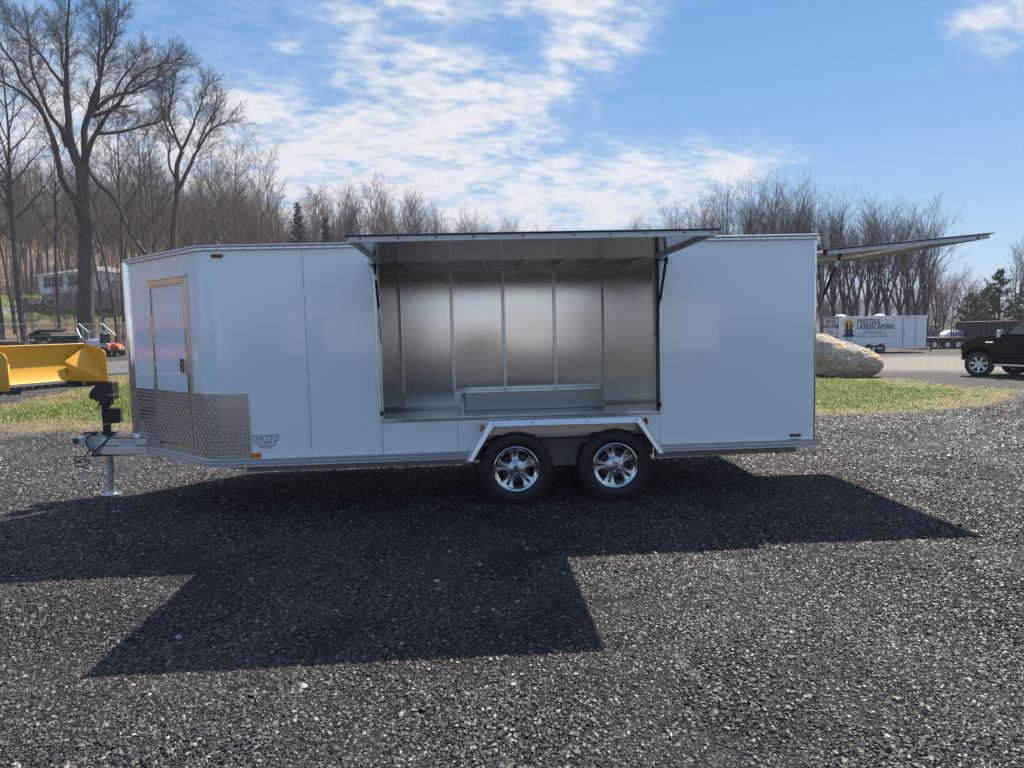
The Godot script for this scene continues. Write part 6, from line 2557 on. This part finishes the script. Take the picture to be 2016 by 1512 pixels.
func buildings() -> void:
	var h := thing("house", "white sided house with dark shuttered windows among the trees uphill", "house")
	stand(h, polar(96.0, -29.75) + Vector3(0, -0.15, 0), Vector2(0.865, 0.50))
	# x along the front, z towards the yard
	var mb := MB.new()
	mb.span(Vector3(0.1, -0.6, -7.4), Vector3(8.4, 1.32, -0.1))
	part("foundation", mb, M.foundation, h)
	mb = MB.new()
	mb.span(Vector3(0, 1.30, -7.5), Vector3(8.5, 3.40, 0.0))
	part("wall", mb, M.white_siding, h)
	siding(h, 0.0, 8.5, 1.30, 3.40, 0.0, M.white_siding, 0.21)
	mb = MB.new()
	var e := 0.35
	var r := [Vector3(-e, 3.40, e), Vector3(8.5 + e, 3.40, e), Vector3(8.5 + e, 3.40, -7.5 - e), Vector3(-e, 3.40, -7.5 - e), Vector3(2.4, 4.30, -3.75), Vector3(6.1, 4.30, -3.75)]
	mb.quad(r[0], r[1], r[5], r[4], Vector3(0, 1, 1))
	mb.quad(r[2], r[3], r[4], r[5], Vector3(0, 1, -1))
	mb.tri3(r[3], r[0], r[4], Vector3(-1, 1, 0))
	mb.tri3(r[1], r[2], r[5], Vector3(1, 1, 0))
	mb.quad(r[0], r[1], r[2], r[3], Vector3.DOWN)
	var rf := part("roof", mb, M.roof_shingle, h)
	mb = MB.new()
	mb.span(Vector3(-e, 3.30, e), Vector3(8.5 + e, 3.42, e + 0.04))
	mb.span(Vector3(-e - 0.04, 3.30, -7.5), Vector3(-e, 3.42, e + 0.04))
	part("fascia", mb, M.white_paint, rf)
	house_window(h, 1.85, 2.02, 0.95, 1.05, 0.03, true)
	house_window(h, 3.5, 2.02, 0.8, 1.05, 0.03, true)
	house_window(h, 6.4, 2.02, 0.95, 1.05, 0.03, true)
	mb = MB.new()
	mb.span(Vector3(1.15, -0.3, -0.1), Vector3(3.4, 0.98, -0.04), 0.01)
	var gd := part("garage_door", mb, M.galvanised, h)
	mb = MB.new()
	mb.span(Vector3(1.65, 0.1, -0.03), Vector3(2.15, 0.6, 0.3), 0.05)
	part("wall_unit", mb, M.shutter, gd)
	# the lower building to its right
	var g := thing("garage", "low white sided building right of the big trunk, uphill", "house")
	stand(g, polar(93.0, -26.75) + Vector3(0, 0.0, 0), Vector2(0.88, 0.47))
	mb = MB.new()
	mb.span(Vector3(0.0, -0.6, -6.0), Vector3(7.5, 0.9, -0.05))
	part("foundation", mb, M.foundation, g)
	mb = MB.new()
	mb.span(Vector3(-0.1, 0.88, -6.1), Vector3(7.6, 2.75, 0.0))
	part("wall", mb, M.white_siding, g)
	siding(g, -0.1, 7.6, 0.88, 2.75, 0.0, M.white_siding, 0.21)
	mb = MB.new()
	var q := [Vector3(-0.5, 2.72, 0.4), Vector3(8.0, 2.72, 0.4), Vector3(8.0, 2.72, -6.5), Vector3(-0.5, 2.72, -6.5), Vector3(-0.5, 3.9, -3.05), Vector3(8.0, 3.9, -3.05)]
	mb.quad(q[0], q[1], q[5], q[4], Vector3(0, 1, 1))
	mb.quad(q[2], q[3], q[4], q[5], Vector3(0, 1, -1))
	mb.tri3(q[0], q[3], q[4], Vector3.LEFT)
	mb.tri3(q[1], q[2], q[5], Vector3.RIGHT)
	part("roof", mb, M.roof_shingle, g)
	house_window(g, 2.2, 1.4, 0.8, 0.9, 0.03, false)
	house_window(g, 5.2, 1.4, 0.8, 0.9, 0.03, false)
	# dark car on the drive
	var c := thing("parked_car", "dark car parked on the drive beside the white house", "car")
	stand(c, polar(90.5, -30.2), Vector2(0.86, 0.5))
	mb = MB.new()
	mb.slab(poly([-0.9, 0.3, 0.9, 0.3, 0.95, 0.8, 0.6, 0.9, 0.45, 1.35, -0.5, 1.38, -0.8, 0.9, -0.95, 0.75]), -0.8, 0.8, 0.08)
	part("body", mb, M.dark_steel, c)
	mb = MB.new()
	mb.prism(poly([-0.65, 0.92, 0.48, 0.92, 0.36, 1.28, -0.46, 1.30]), 0.801, 0.81)
	part("window", mb, M.dark_glass, c)
	for x in [-0.6, 0.6]:
		small_wheel(c, Vector3(x, 0.3, 0.72), 0.3, 0.2, M.galvanised)
		small_wheel(c, Vector3(x, 0.3, -0.72), 0.3, 0.2, M.galvanised)
	mb = MB.new()
	mb.box(Vector3(0.93, 0.72, 0.55), Vector3(0.05, 0.12, 0.25), 0.01)
	part("headlight", mb, M.sticker, c)

func poles() -> void:
	var t := thing("utility_pole", "brown wooden utility pole just behind the trailer's rear corner", "pole")
	t.position = polar(57.0, 26.95)
	var mb := MB.new()
	mb.tube(PackedVector3Array([Vector3(0, -0.3, 0), Vector3(0.05, 7.6, 0)]), PackedFloat32Array([0.16, 0.11]), 12, true)
	part("shaft", mb, M.pole_wood, t)
	mb = MB.new()
	mb.span(Vector3(-0.8, 7.1, -0.06), Vector3(0.9, 7.22, 0.06), 0.01)
	part("crossarm", mb, M.pole_wood, t)
	mb = MB.new()
	for x in [-0.7, 0.1, 0.8]:
		mb.rod(Vector3(x, 7.22, 0), Vector3(x, 7.36, 0), 0.03)
	part("insulator", mb, M.galvanised, t)
	var far := thing("utility_pole", "distant utility pole beyond the right edge that carries the wires", "pole")
	far.position = polar(105.0, 47.0)
	mb = MB.new()
	mb.tube(PackedVector3Array([Vector3(0, -0.3, 0), Vector3(0, 8.5, 0)]), PackedFloat32Array([0.16, 0.11]), 10, true)
	part("shaft", mb, M.pole_wood, far)
	mb = MB.new()
	mb.span(Vector3(-0.9, 7.9, -0.06), Vector3(0.9, 8.02, 0.06), 0.01)
	part("crossarm", mb, M.pole_wood, far)
	var k := 0
	for e in [[3.35, 3.55], [5.3, 5.05], [6.2, 6.05], [6.9, 6.9]]:
		mb = MB.new()
		var a := polar(112.0, 27.0)
		var b := polar(105.0, 47.0)
		a.y = land(a.x, a.z) + e[0] + 1.1
		b.y = land(b.x, b.z) + e[1] + 1.1
		var pts := PackedVector3Array()
		var rr := PackedFloat32Array()
		for i in 17:
			var f := i / 16.0
			pts.push_back(a.lerp(b, f) - Vector3(0, 0.9 * 4.0 * f * (1.0 - f), 0))
			rr.push_back(0.016)
		mb.tube(pts, rr, 4)
		single("overhead_wire", mb, M.cable, ["lowest overhead wire crossing the shrubs at the right", "second overhead wire from below, against the pale sky", "third overhead wire from below, against the pale sky", "topmost overhead wire at the right"][k], "wire", "", "overhead wires at the right")
		k += 1

# ---------------------------------------------------------------- woods
# One branch and all it carries. C holds, per level: children, where they start, their angle, length ratio, wobble, lift, sides, segments.
func grow(mt: MB, mc: MB, p: Vector3, dir: Vector3, length: float, r: float, lvl: int, C: Dictionary) -> void:
	if lvl >= C.max:
		mc.cone(p, p + (dir + Vector3.UP * 0.15).normalized() * length, r)
		return
	var n: int = C.seg[lvl]
	var pts := PackedVector3Array([p])
	var rad := PackedFloat32Array([r])
	var d := dir.normalized()
	var q := p
	var endr: float = C.taper[lvl]
	for i in n:
		d = (d + rvec() * C.wob[lvl] + Vector3.UP * C.lift[lvl]).normalized()
		q += d * (length / n)
		pts.push_back(q)
		rad.push_back(r * lerpf(1.0, endr, float(i + 1) / n))
	var mb := mt if lvl <= C.trunk_levels else mc
	mb.tube(pts, rad, C.sides[lvl])
	children(mt, mc, pts, rad, length, lvl, C)

func children(mt: MB, mc: MB, pts: PackedVector3Array, rad: PackedFloat32Array, length: float, lvl: int, C: Dictionary) -> void:
	var n := pts.size() - 1
	var k: int = C.n[lvl]
	var az := rng.randf() * TAU
	for j in k:
		var f := lerpf(C.start[lvl], 1.0, (j + rng.randf()) / k)
		var fi := clampf(f * n, 0.0, n - 0.001)
		var i := int(fi)
		var at := pts[i].lerp(pts[i + 1], fi - i)
		var ax := (pts[i + 1] - pts[i]).normalized()
		var rr := lerpf(rad[i], rad[i + 1], fi - i)
		az += 2.4 + rng.randf_range(-0.5, 0.5)
		var s := ax.cross(Vector3.UP if absf(ax.y) < 0.9 else Vector3.RIGHT).normalized().rotated(ax, az)
		var an: float = deg_to_rad(C.ang[lvl] * rng.randf_range(0.75, 1.25))
		var cd := (ax * cos(an) + s * sin(an)).normalized()
		var cl: float = length * C.ratio[lvl] * (1.0 - C.fall[lvl] * f) * rng.randf_range(0.75, 1.2)
		var cr := minf(rr * 0.75, maxf(C.rmin[mini(lvl + 1, C.max)], cl * C.slim[lvl]))
		grow(mt, mc, at, cd, cl, cr, lvl + 1, C)
	# the tip goes on as twigs
	if lvl >= 1 and lvl + 1 <= C.max:
		grow(mt, mc, pts[n], (pts[n] - pts[n - 1]).normalized(), length * 0.3, rad[n], C.max, C)

func forest_cfg() -> Dictionary:
	return {"max": 4, "trunk_levels": 1, "n": [17, 8, 7, 6], "start": [0.38, 0.2, 0.15, 0.1], "ang": [42, 42, 40, 38], "ratio": [0.36, 0.42, 0.45, 0.5], "fall": [0.55, 0.4, 0.3, 0.2],
		"wob": [0.06, 0.13, 0.16, 0.2], "lift": [0.03, 0.10, 0.06, 0.05], "sides": [7, 5, 4, 3], "seg": [9, 5, 3, 2], "taper": [0.16, 0.25, 0.3, 0.4], "rmin": [0.1, 0.03, 0.016, 0.011, 0.0085], "slim": [0.016, 0.014, 0.013, 0.011]}

func vase_cfg() -> Dictionary:
	return {"max": 5, "trunk_levels": 1, "n": [6, 7, 6, 6, 5], "start": [0.72, 0.30, 0.2, 0.15, 0.1], "ang": [20, 27, 33, 36, 36], "ratio": [1.95, 0.48, 0.48, 0.48, 0.5], "fall": [0.1, 0.35, 0.3, 0.3, 0.2],
		"wob": [0.05, 0.08, 0.12, 0.15, 0.2], "lift": [0.02, 0.03, 0.06, 0.05, 0.04], "sides": [8, 6, 4, 3, 3], "seg": [5, 8, 5, 3, 2], "taper": [0.75, 0.2, 0.25, 0.3, 0.4], "rmin": [0.1, 0.05, 0.025, 0.014, 0.010, 0.008], "slim": [0.0125, 0.012, 0.012, 0.011, 0.010]}

func tree_at(called: String, label: String, group: String, at: Vector3, mt: MB, mc: MB, bark: Material, twig: Material) -> Node3D:
	var t := thing(called, label, "tree", at, 0.0, group)
	part("trunk", mt, bark, t)
	part("crown", mc, twig, t)
	return t

func woods() -> void:
	rng.seed = 1234
	hero_tree()
	second_tree()
	# prototypes, built where their first copy stands
	var forest := []
	for i in 4:
		var mt := MB.new()
		var mc := MB.new()
		var C := forest_cfg()
		if i == 3:
			C.start = [0.55, 0.3, 0.2, 0.1]
			C.n = [12, 6, 6, 6]
		grow(mt, mc, Vector3(0, -0.4, 0), Vector3.UP, 16.4, [0.16, 0.13, 0.19, 0.15][i], 0, C)
		forest.push_back([mt, mc])
	var vase := []
	for i in 4:
		var mt := MB.new()
		var mc := MB.new()
		var C := vase_cfg()
		C.ang = [[20, 27, 33, 36, 36], [15, 24, 33, 36, 36], [24, 30, 34, 36, 36], [17, 30, 36, 38, 36]][i]
		grow(mt, mc, Vector3(0, -0.4, 0), Vector3.UP, [4.6, 5.2, 3.6, 4.8][i], [0.24, 0.22, 0.23, 0.20][i], 0, C)
		vase.push_back([mt, mc])
	var sap := []
	for i in 2:
		var mt := MB.new()
		var mc := MB.new()
		var C := forest_cfg()
		C.max = 3
		C.n = [16, 6, 6]
		C.start = [0.25, 0.2, 0.1]
		grow(mt, mc, Vector3(0, -0.3, 0), Vector3.UP, 8.0, 0.06, 0, C)
		sap.push_back([mt, mc])
	# slender trees standing right behind the fence
	var slim := [[-33.4, 56, 1.05, 2], [-32.0, 58, 1.15, 0], [-30.75, 57, 1.12, 2], [-28.75, 60, 0.85, 3],  [-26.2, 57, 0.75, 3], [-25.4, 59, 0.95, 1], [-25.0, 63, 1.1, 3], [-24.2, 66, 1.0, 0],
		[-23.6, 58, 0.9, 3], [-22.9, 70, 1.05, 2], [-20.9, 64, 0.85, 0], [-19.6, 68, 0.80, 1], [-18.2, 72, 0.85, 3], [-26.8, 72, 0.9, 2], [-31.3, 74, 1.1, 1], [-32.8, 70, 1.2, 3]]
	place("slender_tree", forest, slim, "slender bare tree just behind the chain-link fence", "slender bare trees behind the fence", M.bark, M.twig, true)
	var saplings := []
	for i in 34:
		saplings.push_back([rnd(-34.5, -17.5), rnd(54.5, 74.0), rnd(0.45, 0.95), i])
	place("sapling", sap, saplings, "thin bare sapling among the trees behind the fence", "saplings behind the fence", M.bark_pale, M.twig_brown)
	# the wooded hillside
	var hill := []
	for i in 125:
		var az := rnd(-36.0, -14.0)
		var d := rnd(84.0, 150.0)
		if az < -23.5 and d < 112.0:
			d += 30.0
		hill.push_back([az, d, rnd(0.8, 1.15), i])
	# and its skyline above the trailer's roof: azimuth, height of the tops
	var sky := [[-20.5, 17.5], [-19.2, 16.0], [-18.4, 17.0], [-17.3, 16.2], [-16.4, 19.0], [-15.4, 18.2], [-14.3, 18.6], [-13.6, 17.6], [-12.2, 18.4], [-11.4, 17.4], [-10.3, 17.6], [-9.5, 18.4], [-8.6, 17.6], [-7.7, 19.2], [-7.0, 19.8], [-6.1, 18.2], [-5.4, 18.4], [-4.5, 17.8],
		[-3.8, 18.2], [-2.9, 18.4], [-2.1, 17.8], [-1.3, 17.0], [-0.5, 16.6], [0.3, 17.2], [1.1, 16.8], [1.9, 16.4], [2.6, 16.2], [3.3, 16.6], [4.0, 15.4], [4.7, 15.6], [5.3, 14.6], [5.9, 13.6], [6.6, 12.0], [9.9, 14.0], [11.0, 12.8]]
	var sk := []
	for s in sky:
		sk.push_back([s[0], rnd(104, 112), s[1] / 17.2, rng.randi() % 4])
	for i in 34:
		var az := rnd(-17.0, 5.5)
		sk.push_back([az, rnd(92, 122), rnd(0.82, 0.98) * (1.0 - 0.1 * ss(-2, 6, az)), rng.randi() % 4])
	place("hillside_tree", forest, hill, "bare grey brown tree on the wooded hillside", "trees of the wooded hillside", M.bark_pale, M.twig_brown)
	place("skyline_tree", vase.slice(1, 4) + forest.slice(0, 2), sk, "bare tree of the skyline above the trailer's roof", "trees of the skyline above the roof", M.bark_pale, M.twig_brown)
	var red := []
	for i in 12:
		red.push_back([rnd(-8.0, 4.0), rnd(90, 100), rnd(0.72, 0.86), i])
	place("budding_tree", vase, red, "reddish budding tree in front of the skyline woods", "reddish budding trees of the skyline", M.bark_pale, M.twig_red)
	# the grove at the right
	# azimuth, distance, height, which
	var grove := [
		[13.5, 92, 16.3, 0], [14.7, 90, 16.8, 1], [16.1, 88, 17.1, 2], [17.0, 92, 18.1, 3], [18.2, 90, 16.8, 0], [19.1, 94, 17.8, 1], [20.1, 86, 17.9, 2], [21.0, 82, 17.5, 3], [21.8, 78, 16.9, 0], [22.5, 84, 17.9, 1],
		[23.1, 76, 16.5, 2], [23.9, 80, 16.8, 3], [24.6, 76, 15.8, 0], [25.5, 79, 15.8, 1], [26.1, 75, 14.9, 2], [27.0, 77, 14.8, 3], [27.8, 74, 14.4, 0], [28.5, 76, 14.3, 1], [29.0, 72, 13.3, 2], [29.8, 74, 13.1, 3],
		[30.5, 71, 12.3, 0], [31.2, 73, 12.8, 1], [32.0, 70, 12.4, 2], [32.5, 72, 12.4, 3], [33.1, 70, 11.9, 0], [33.6, 73, 11.4, 1], [25.0, 92, 17.7, 2], [29.4, 88, 14.6, 3],
	]
	place("grove_tree", vase, grove, "tall bare tree of the grove at the right", "tall bare trees of the right hand grove", M.bark, M.twig, true, true)
	var mixed := [[33.4, 76, 0.52, 0], [36.2, 84, 0.62, 2], [38.8, 96, 0.66, 1], [40.5, 92, 0.6, 3]]
	place("small_tree", vase, mixed, "small bare tree behind the shrubs at the right", "small bare trees at the right", M.bark_pale, M.twig_brown, true)
	place("red_tree", vase, [[34.6, 74, 0.50, 3], [34.2, 79, 0.46, 1]], "small tree hazed with red buds left of the green shrubs", "red budded trees at the right", M.bark_pale, M.twig_red, true)
	var brush := []
	for i in 90:
		brush.push_back([rnd(25.5, 37.5), rnd(74.0, 92.0), rnd(0.45, 0.75), i])
	for i in 14:
		brush.push_back([rnd(36.0, 46.0), rnd(86.0, 100.0), rnd(0.5, 0.8), i])
	place("brush", sap, brush, "thin brown scrub sapling under the right hand grove", "brown scrub under the grove", M.bark_pale, M.twig_brown)
	conifers()
	far_woods(forest, sap)

# protos: pairs of meshes; list: azimuth, distance, scale, which
func place(called: String, protos: Array, list: Array, label: String, group: String, bark: Material, twig: Material, ordered := false, tall := false) -> void:
	var made := {}
	var words := ["leftmost", "second", "third", "fourth", "fifth", "sixth", "seventh", "eighth", "ninth", "tenth", "eleventh", "twelfth", "thirteenth", "fourteenth", "fifteenth", "sixteenth", "seventeenth", "eighteenth", "nineteenth", "twentieth", "twenty-first", "twenty-second", "twenty-third", "twenty-fourth", "twenty-fifth", "twenty-sixth", "twenty-seventh", "twenty-eighth", "twenty-ninth", "thirtieth", "thirty-first"]
	if ordered:
		list.sort_custom(func(p, q): return p[0] < q[0])
	var at_list := 0
	var base := label
	for e in list:
		if ordered:
			label = base + (", leftmost of them" if at_list == 0 else ", %s from the left" % words[at_list])
			at_list += 1
		var k: int = int(e[3]) % protos.size()
		var s: float = e[2]
		if tall:
			var top := 0.0
			for p in protos[k][1].v:
				top = maxf(top, p.y)
			s = e[2] * 1.07 / top
		var at := polar(e[1], e[0])
		var turn := rng.randf() * TAU
		var t: Node3D
		if not made.has(k):
			t = tree_at(called, label, group, at, protos[k][0], protos[k][1], bark, twig)
			made[k] = t
			t.rotation.y = turn
			t.scale = Vector3(s, s, s)
		else:
			t = copy(made[k], called, at, turn, label, group, Vector3(s, s * rng.randf_range(0.97, 1.03), s))

func limb(mt: MB, mc: MB, l: Array, r0: float, r1: float, depth: float, lvl: int, C: Dictionary) -> void:
	# a limb through given points (x, y); it wanders in depth
	var cv := Curve3D.new()
	var z0: float = l[0][2] if l[0].size() > 2 else 0.0
	var n := l.size()
	for i in n:
		var f := float(i) / (n - 1)
		var a: Array = l[maxi(i - 1, 0)]
		var b: Array = l[mini(i + 1, n - 1)]
		var d := Vector3((b[0] - a[0]) * 0.22, (b[1] - a[1]) * 0.22, depth * 0.22 / (n - 1) * 2.0)
		cv.add_point(Vector3(l[i][0], l[i][1], z0 + depth * f + (rng.randf_range(-0.15, 0.15) if i > 0 else 0.0)), -d, d)
	var length := cv.get_baked_length()
	var m := int(clampf(length / 0.5, 4, 30))
	var pts := PackedVector3Array()
	var rad := PackedFloat32Array()
	for i in m + 1:
		pts.push_back(cv.sample_baked(length * i / m) + rvec() * 0.035)
		rad.push_back(lerpf(r0, r1, pow(float(i) / m, 0.8)))
	mt.tube(pts, rad, 9 if r0 > 0.2 else 6)
	if lvl > 0:
		var D := C.duplicate(true)
		D.n[lvl] = int(clampf(length * 3.4, 6, 30))
		children(mt, mc, pts, rad, minf(length * 0.75, 4.2), lvl, D)

func hero_tree() -> void:
	var mt := MB.new()
	var mc := MB.new()
	var C := vase_cfg()
	C.trunk_levels = 2
	C.n = [6, 14, 8, 8, 7]
	C.ang = [20, 42, 40, 38, 36]
	C.ratio = [1, 0.55, 0.5, 0.5, 0.5]
	C.wob = [0.05, 0.1, 0.14, 0.18, 0.2]
	C.rmin = [0.1, 0.05, 0.028, 0.017, 0.012, 0.0095]
	limb(mt, mc, [[0.0, -0.6], [0.0, 1.4], [0.1, 4.1], [0.4, 8.4], [0.6, 11.6], [0.6, 13.9]], 0.66, 0.44, 0.0, 0, C)
	mt.rod(Vector3(0, -0.6, 0), Vector3(0.0, 1.0, 0), 0.85, 12, 0.62)
	limb(mt, mc, [[0.3, 9.8], [0.0, 11.3], [-0.7, 12.7], [-0.9, 14.2], [-1.0, 15.5], [-1.4, 17.2], [-1.9, 18.3], [-2.5, 19.3], [-3.0, 20.6], [-3.5, 21.5], [-4.0, 23.3]], 0.30, 0.05, 1.2, 1, C)
	limb(mt, mc, [[-1.4, 17.2, 0.7], [-2.0, 18.1], [-2.9, 18.8], [-3.9, 19.3], [-4.7, 19.6], [-6.0, 20.4]], 0.15, 0.03, 0.8, 1, C)
	limb(mt, mc, [[-0.2, 15.1, 0.3], [-0.7, 16.5], [-1.4, 17.4], [-2.2, 19.5], [-2.8, 21.0], [-2.9, 22.8], [-3.2, 24.5]], 0.2, 0.04, -1.5, 1, C)
	limb(mt, mc, [[0.6, 13.5], [0.3, 14.2], [0.0, 15.1], [0.0, 17.1], [0.0, 19.2], [0.3, 21.1], [0.5, 23.4], [0.9, 25.6]], 0.34, 0.05, 0.5, 1, C)
	limb(mt, mc, [[0.65, 13.7], [0.8, 14.8], [0.8, 16.5], [1.3, 18.3], [2.0, 20.3], [2.5, 22.7], [2.6, 24.6]], 0.30, 0.04, -1.0, 1, C)
	limb(mt, mc, [[1.3, 17.7, -0.5], [1.8, 18.4], [2.2, 19.4], [2.5, 21.1], [2.9, 23.1], [2.7, 24.8]], 0.17, 0.03, 1.6, 1, C)
	limb(mt, mc, [[0.7, 13.8], [1.5, 15.3], [2.1, 16.1], [3.1, 17.2], [4.0, 17.5], [4.5, 17.5]], 0.24, 0.07, 1.5, 1, C)
	limb(mt, mc, [[2.1, 15.9, 0.6], [3.5, 15.9], [5.0, 16.2], [6.9, 16.6]], 0.13, 0.05, 0.6, 1, C)
	limb(mt, mc, [[1.5, 17.8, -0.4], [2.7, 18.9], [3.7, 19.2], [5.0, 20.0], [6.1, 20.9], [7.0, 21.8]], 0.16, 0.03, -1.5, 1, C)
	limb(mt, mc, [[1.3, 17.3, -0.4], [3.1, 18.0], [4.1, 19.2], [5.2, 20.1], [7.0, 20.6], [8.3, 20.8]], 0.15, 0.03, 1.4, 1, C)
	limb(mt, mc, [[0.1, 19.0, 0.2], [-0.7, 20.2], [-1.4, 21.4], [-2.4, 22.5], [-3.2, 24.0]], 0.14, 0.03, 1.3, 1, C)
	limb(mt, mc, [[0.1, 19.7, 0.2], [-0.4, 21.2], [-0.5, 22.7], [-1.1, 24.1]], 0.12, 0.03, -1.2, 1, C)
	limb(mt, mc, [[2.5, 21.0, 0.3], [3.3, 21.9], [3.9, 23.1], [4.2, 24.5]], 0.1, 0.03, 0.5, 1, C)
	limb(mt, mc, [[2.7, 18.9, -0.8], [3.1, 20.0], [4.2, 21.4], [4.7, 22.6]], 0.09, 0.03, -0.8, 1, C)
	limb(mt, mc, [[0.9, 13.9], [1.7, 12.6], [3.0, 11.2], [3.7, 9.4], [5.0, 7.5]], 0.16, 0.12, 1.0, 0, C)
	tree_at("big_tree", "largest bare tree at the left, many limbed, with the thickest trunk", "", Vector3(-27.48, land(-27.48, -46.34) * 0.0 + 0.0, -46.34), mt, mc, M.bark, M.twig)

func second_tree() -> void:
	var mt := MB.new()
	var mc := MB.new()
	var C := vase_cfg()
	C.trunk_levels = 2
	C.n = [6, 12, 8, 8, 7]
	C.ang = [20, 36, 36, 36, 36]
	C.ratio = [1, 0.5, 0.5, 0.5, 0.5]
	limb(mt, mc, [[0.0, 0.0], [0.1, 2.1], [0.4, 8.2], [1.0, 12.5], [1.0, 13.8], [1.4, 15.2]], 0.34, 0.16, 0.0, 0, C)
	limb(mt, mc, [[1.4, 15.2], [1.1, 16.1], [0.8, 17.7], [1.2, 19.0], [1.6, 20.2]], 0.13, 0.03, 0.8, 1, C)
	limb(mt, mc, [[1.4, 15.2], [1.7, 15.9], [2.5, 17.7], [3.2, 19.6], [3.5, 20.4]], 0.13, 0.03, -0.8, 1, C)
	limb(mt, mc, [[1.0, 12.4], [1.9, 13.9], [2.7, 15.3], [3.7, 16.5], [4.6, 17.1], [5.5, 17.2]], 0.17, 0.03, 0.5, 1, C)
	limb(mt, mc, [[0.9, 13.0], [0.4, 14.4], [0.4, 15.8], [0.1, 17.1], [-0.1, 18.4]], 0.11, 0.03, -1.0, 1, C)
	limb(mt, mc, [[0.9, 16.1], [0.5, 17.1], [0.5, 18.4], [0.9, 19.7]], 0.08, 0.03, 1.0, 1, C)
	limb(mt, mc, [[2.7, 15.3, 0.3], [3.4, 16.5], [4.3, 17.8], [4.7, 18.9]], 0.1, 0.03, 1.0, 1, C)
	tree_at("fan_tree", "bare tree with a fan shaped crown right of the largest tree", "", Vector3(-22.29, 0.2, -48.71), mt, mc, M.bark, M.twig)

func conifers() -> void:
	for e in [[-12.74, 80.0, 13.2, 2.1], [-10.73, 82.0, 11.8, 1.5]]:
		var mt := MB.new()
		var mc := MB.new()
		var H: float = e[2]
		mt.rod(Vector3(0, -0.3, 0), Vector3(0, H, 0), 0.17, 8, 0.02)
		var y := 1.5
		while y < H - 0.1:
			var f := y / H
			var reach: float = e[3] * pow(1.0 - f, 0.85) * rnd(0.75, 1.15) + 0.08
			for k in 7:
				var a := rnd(0, TAU)
				var d := Vector3(cos(a), rnd(-0.35, -0.05) + 0.5 * f, sin(a))
				var tip := Vector3(0, y, 0) + d * reach
				mc.cone(Vector3(0, y, 0), tip, 0.02)
				var m := int(5 + reach * 9)
				for j in m:
					var g := rnd(0.15, 1.0)
					var b := Vector3(0, y, 0).lerp(tip, g)
					var s := (rvec() * Vector3(1, 0.5, 1) + d * 0.6 + Vector3(0, -0.35, 0)).normalized()
					mc.cone(b, b + s * rnd(0.18, 0.38), 0.045)
			y += rnd(0.16, 0.26)
		var t := thing("spruce", "dark green spruce rising above the roof, the taller of two" if e[3] > 2.0 else "dull green spruce rising above the roof, the slimmer of two", "tree", polar(e[1], e[0]))
		part("trunk", mt, M.bark, t)
		part("crown", mc, M.needles, t)
	# pale green pines behind the pickup
	var k := 0
	for e in [[36.2, 72.0, 4.0, 1.9], [37.8, 74.0, 6.2, 2.1], [39.5, 73.0, 5.4, 2.2], [41.6, 75.0, 5.8, 2.4], [37.0, 78.0, 4.8, 2.0], [43.8, 76.0, 5.6, 2.4]]:
		var mt := MB.new()
		var mc := MB.new()
		var H: float = e[2]
		mt.rod(Vector3(0, -0.3, 0), Vector3(0, H * 0.9, 0), 0.12, 7, 0.03)
		var y := 0.35
		while y < H:
			var f := y / H
			for i in 5:
				var a := rnd(0, TAU)
				var reach: float = e[3] * pow(1.0 - f, 0.7) * rnd(0.55, 1.1) + 0.15
				var d := Vector3(cos(a), rnd(0.0, 0.35) + 0.4 * f, sin(a))
				var tip := Vector3(0, y, 0) + d * reach
				mc.cone(Vector3(0, y, 0), tip, 0.03)
				for j in int(3 + reach * 3.4):
					var b := Vector3(0, y, 0).lerp(tip, rnd(0.3, 1.05)) + rvec() * 0.14
					for q in 13:
						var s := (rvec() + Vector3(0, 0.45, 0) + d * 0.4).normalized()
						mc.cone(b, b + s * rnd(0.13, 0.27), 0.032)
			y += rnd(0.22, 0.34)
		var t := thing("pine", ["low bushy pine left of the pickup's hood", "tallest pale green pine behind the pickup", "bushy pine above the pickup's cab", "bushy pine at the right edge", "dim pine behind the two pale green ones", "pine beyond the right edge"][k], "tree", polar(e[1], e[0]))
		part("trunk", mt, M.bark, t)
		part("crown", mc, M.pine_needles, t)
		k += 1

func far_woods(forest: Array, sap: Array) -> void:
	# the mass of stems farther up and along the horizon
	for k in 3:
		var src: Array = forest[k]
		var whole := MB.new()
		for mb in [src[0], src[1]]:
			var base := whole.v.size()
			whole.v.append_array(mb.v)
			whole.n.append_array(mb.n)
			whole.uv.append_array(mb.uv)
			for i in mb.ix:
				whole.ix.push_back(base + i)
		var xf: Array[Transform3D] = []
		for i in 190:
			var az := rnd(-44.0, 9.0)
			var d := rnd(118.0, 240.0)
			if i % 3 == 0:
				az = rnd(9.0, 52.0)
				d = rnd(105.0, 200.0)
			var s := rnd(0.6, 1.0)
			if az > 9.0:
				s *= 0.55
			xf.push_back(Transform3D(Basis(Vector3.UP, rnd(0, TAU)).scaled(Vector3(s, s, s)), polar(d, az)))
		var mm := MultiMesh.new()
		mm.transform_format = MultiMesh.TRANSFORM_3D
		mm.mesh = whole.mesh()
		mm.instance_count = xf.size()
		for i in xf.size():
			mm.set_instance_transform(i, xf[i])
		var o := MultiMeshInstance3D.new()
		o.name = numbered(self, "far_woods")
		o.multimesh = mm
		o.material_override = M.twig_brown
		add_child(o)
		o.set_meta("label", "far brown woods behind the nearer trees")
		o.set_meta("group", "far woods")
		stuff(o)
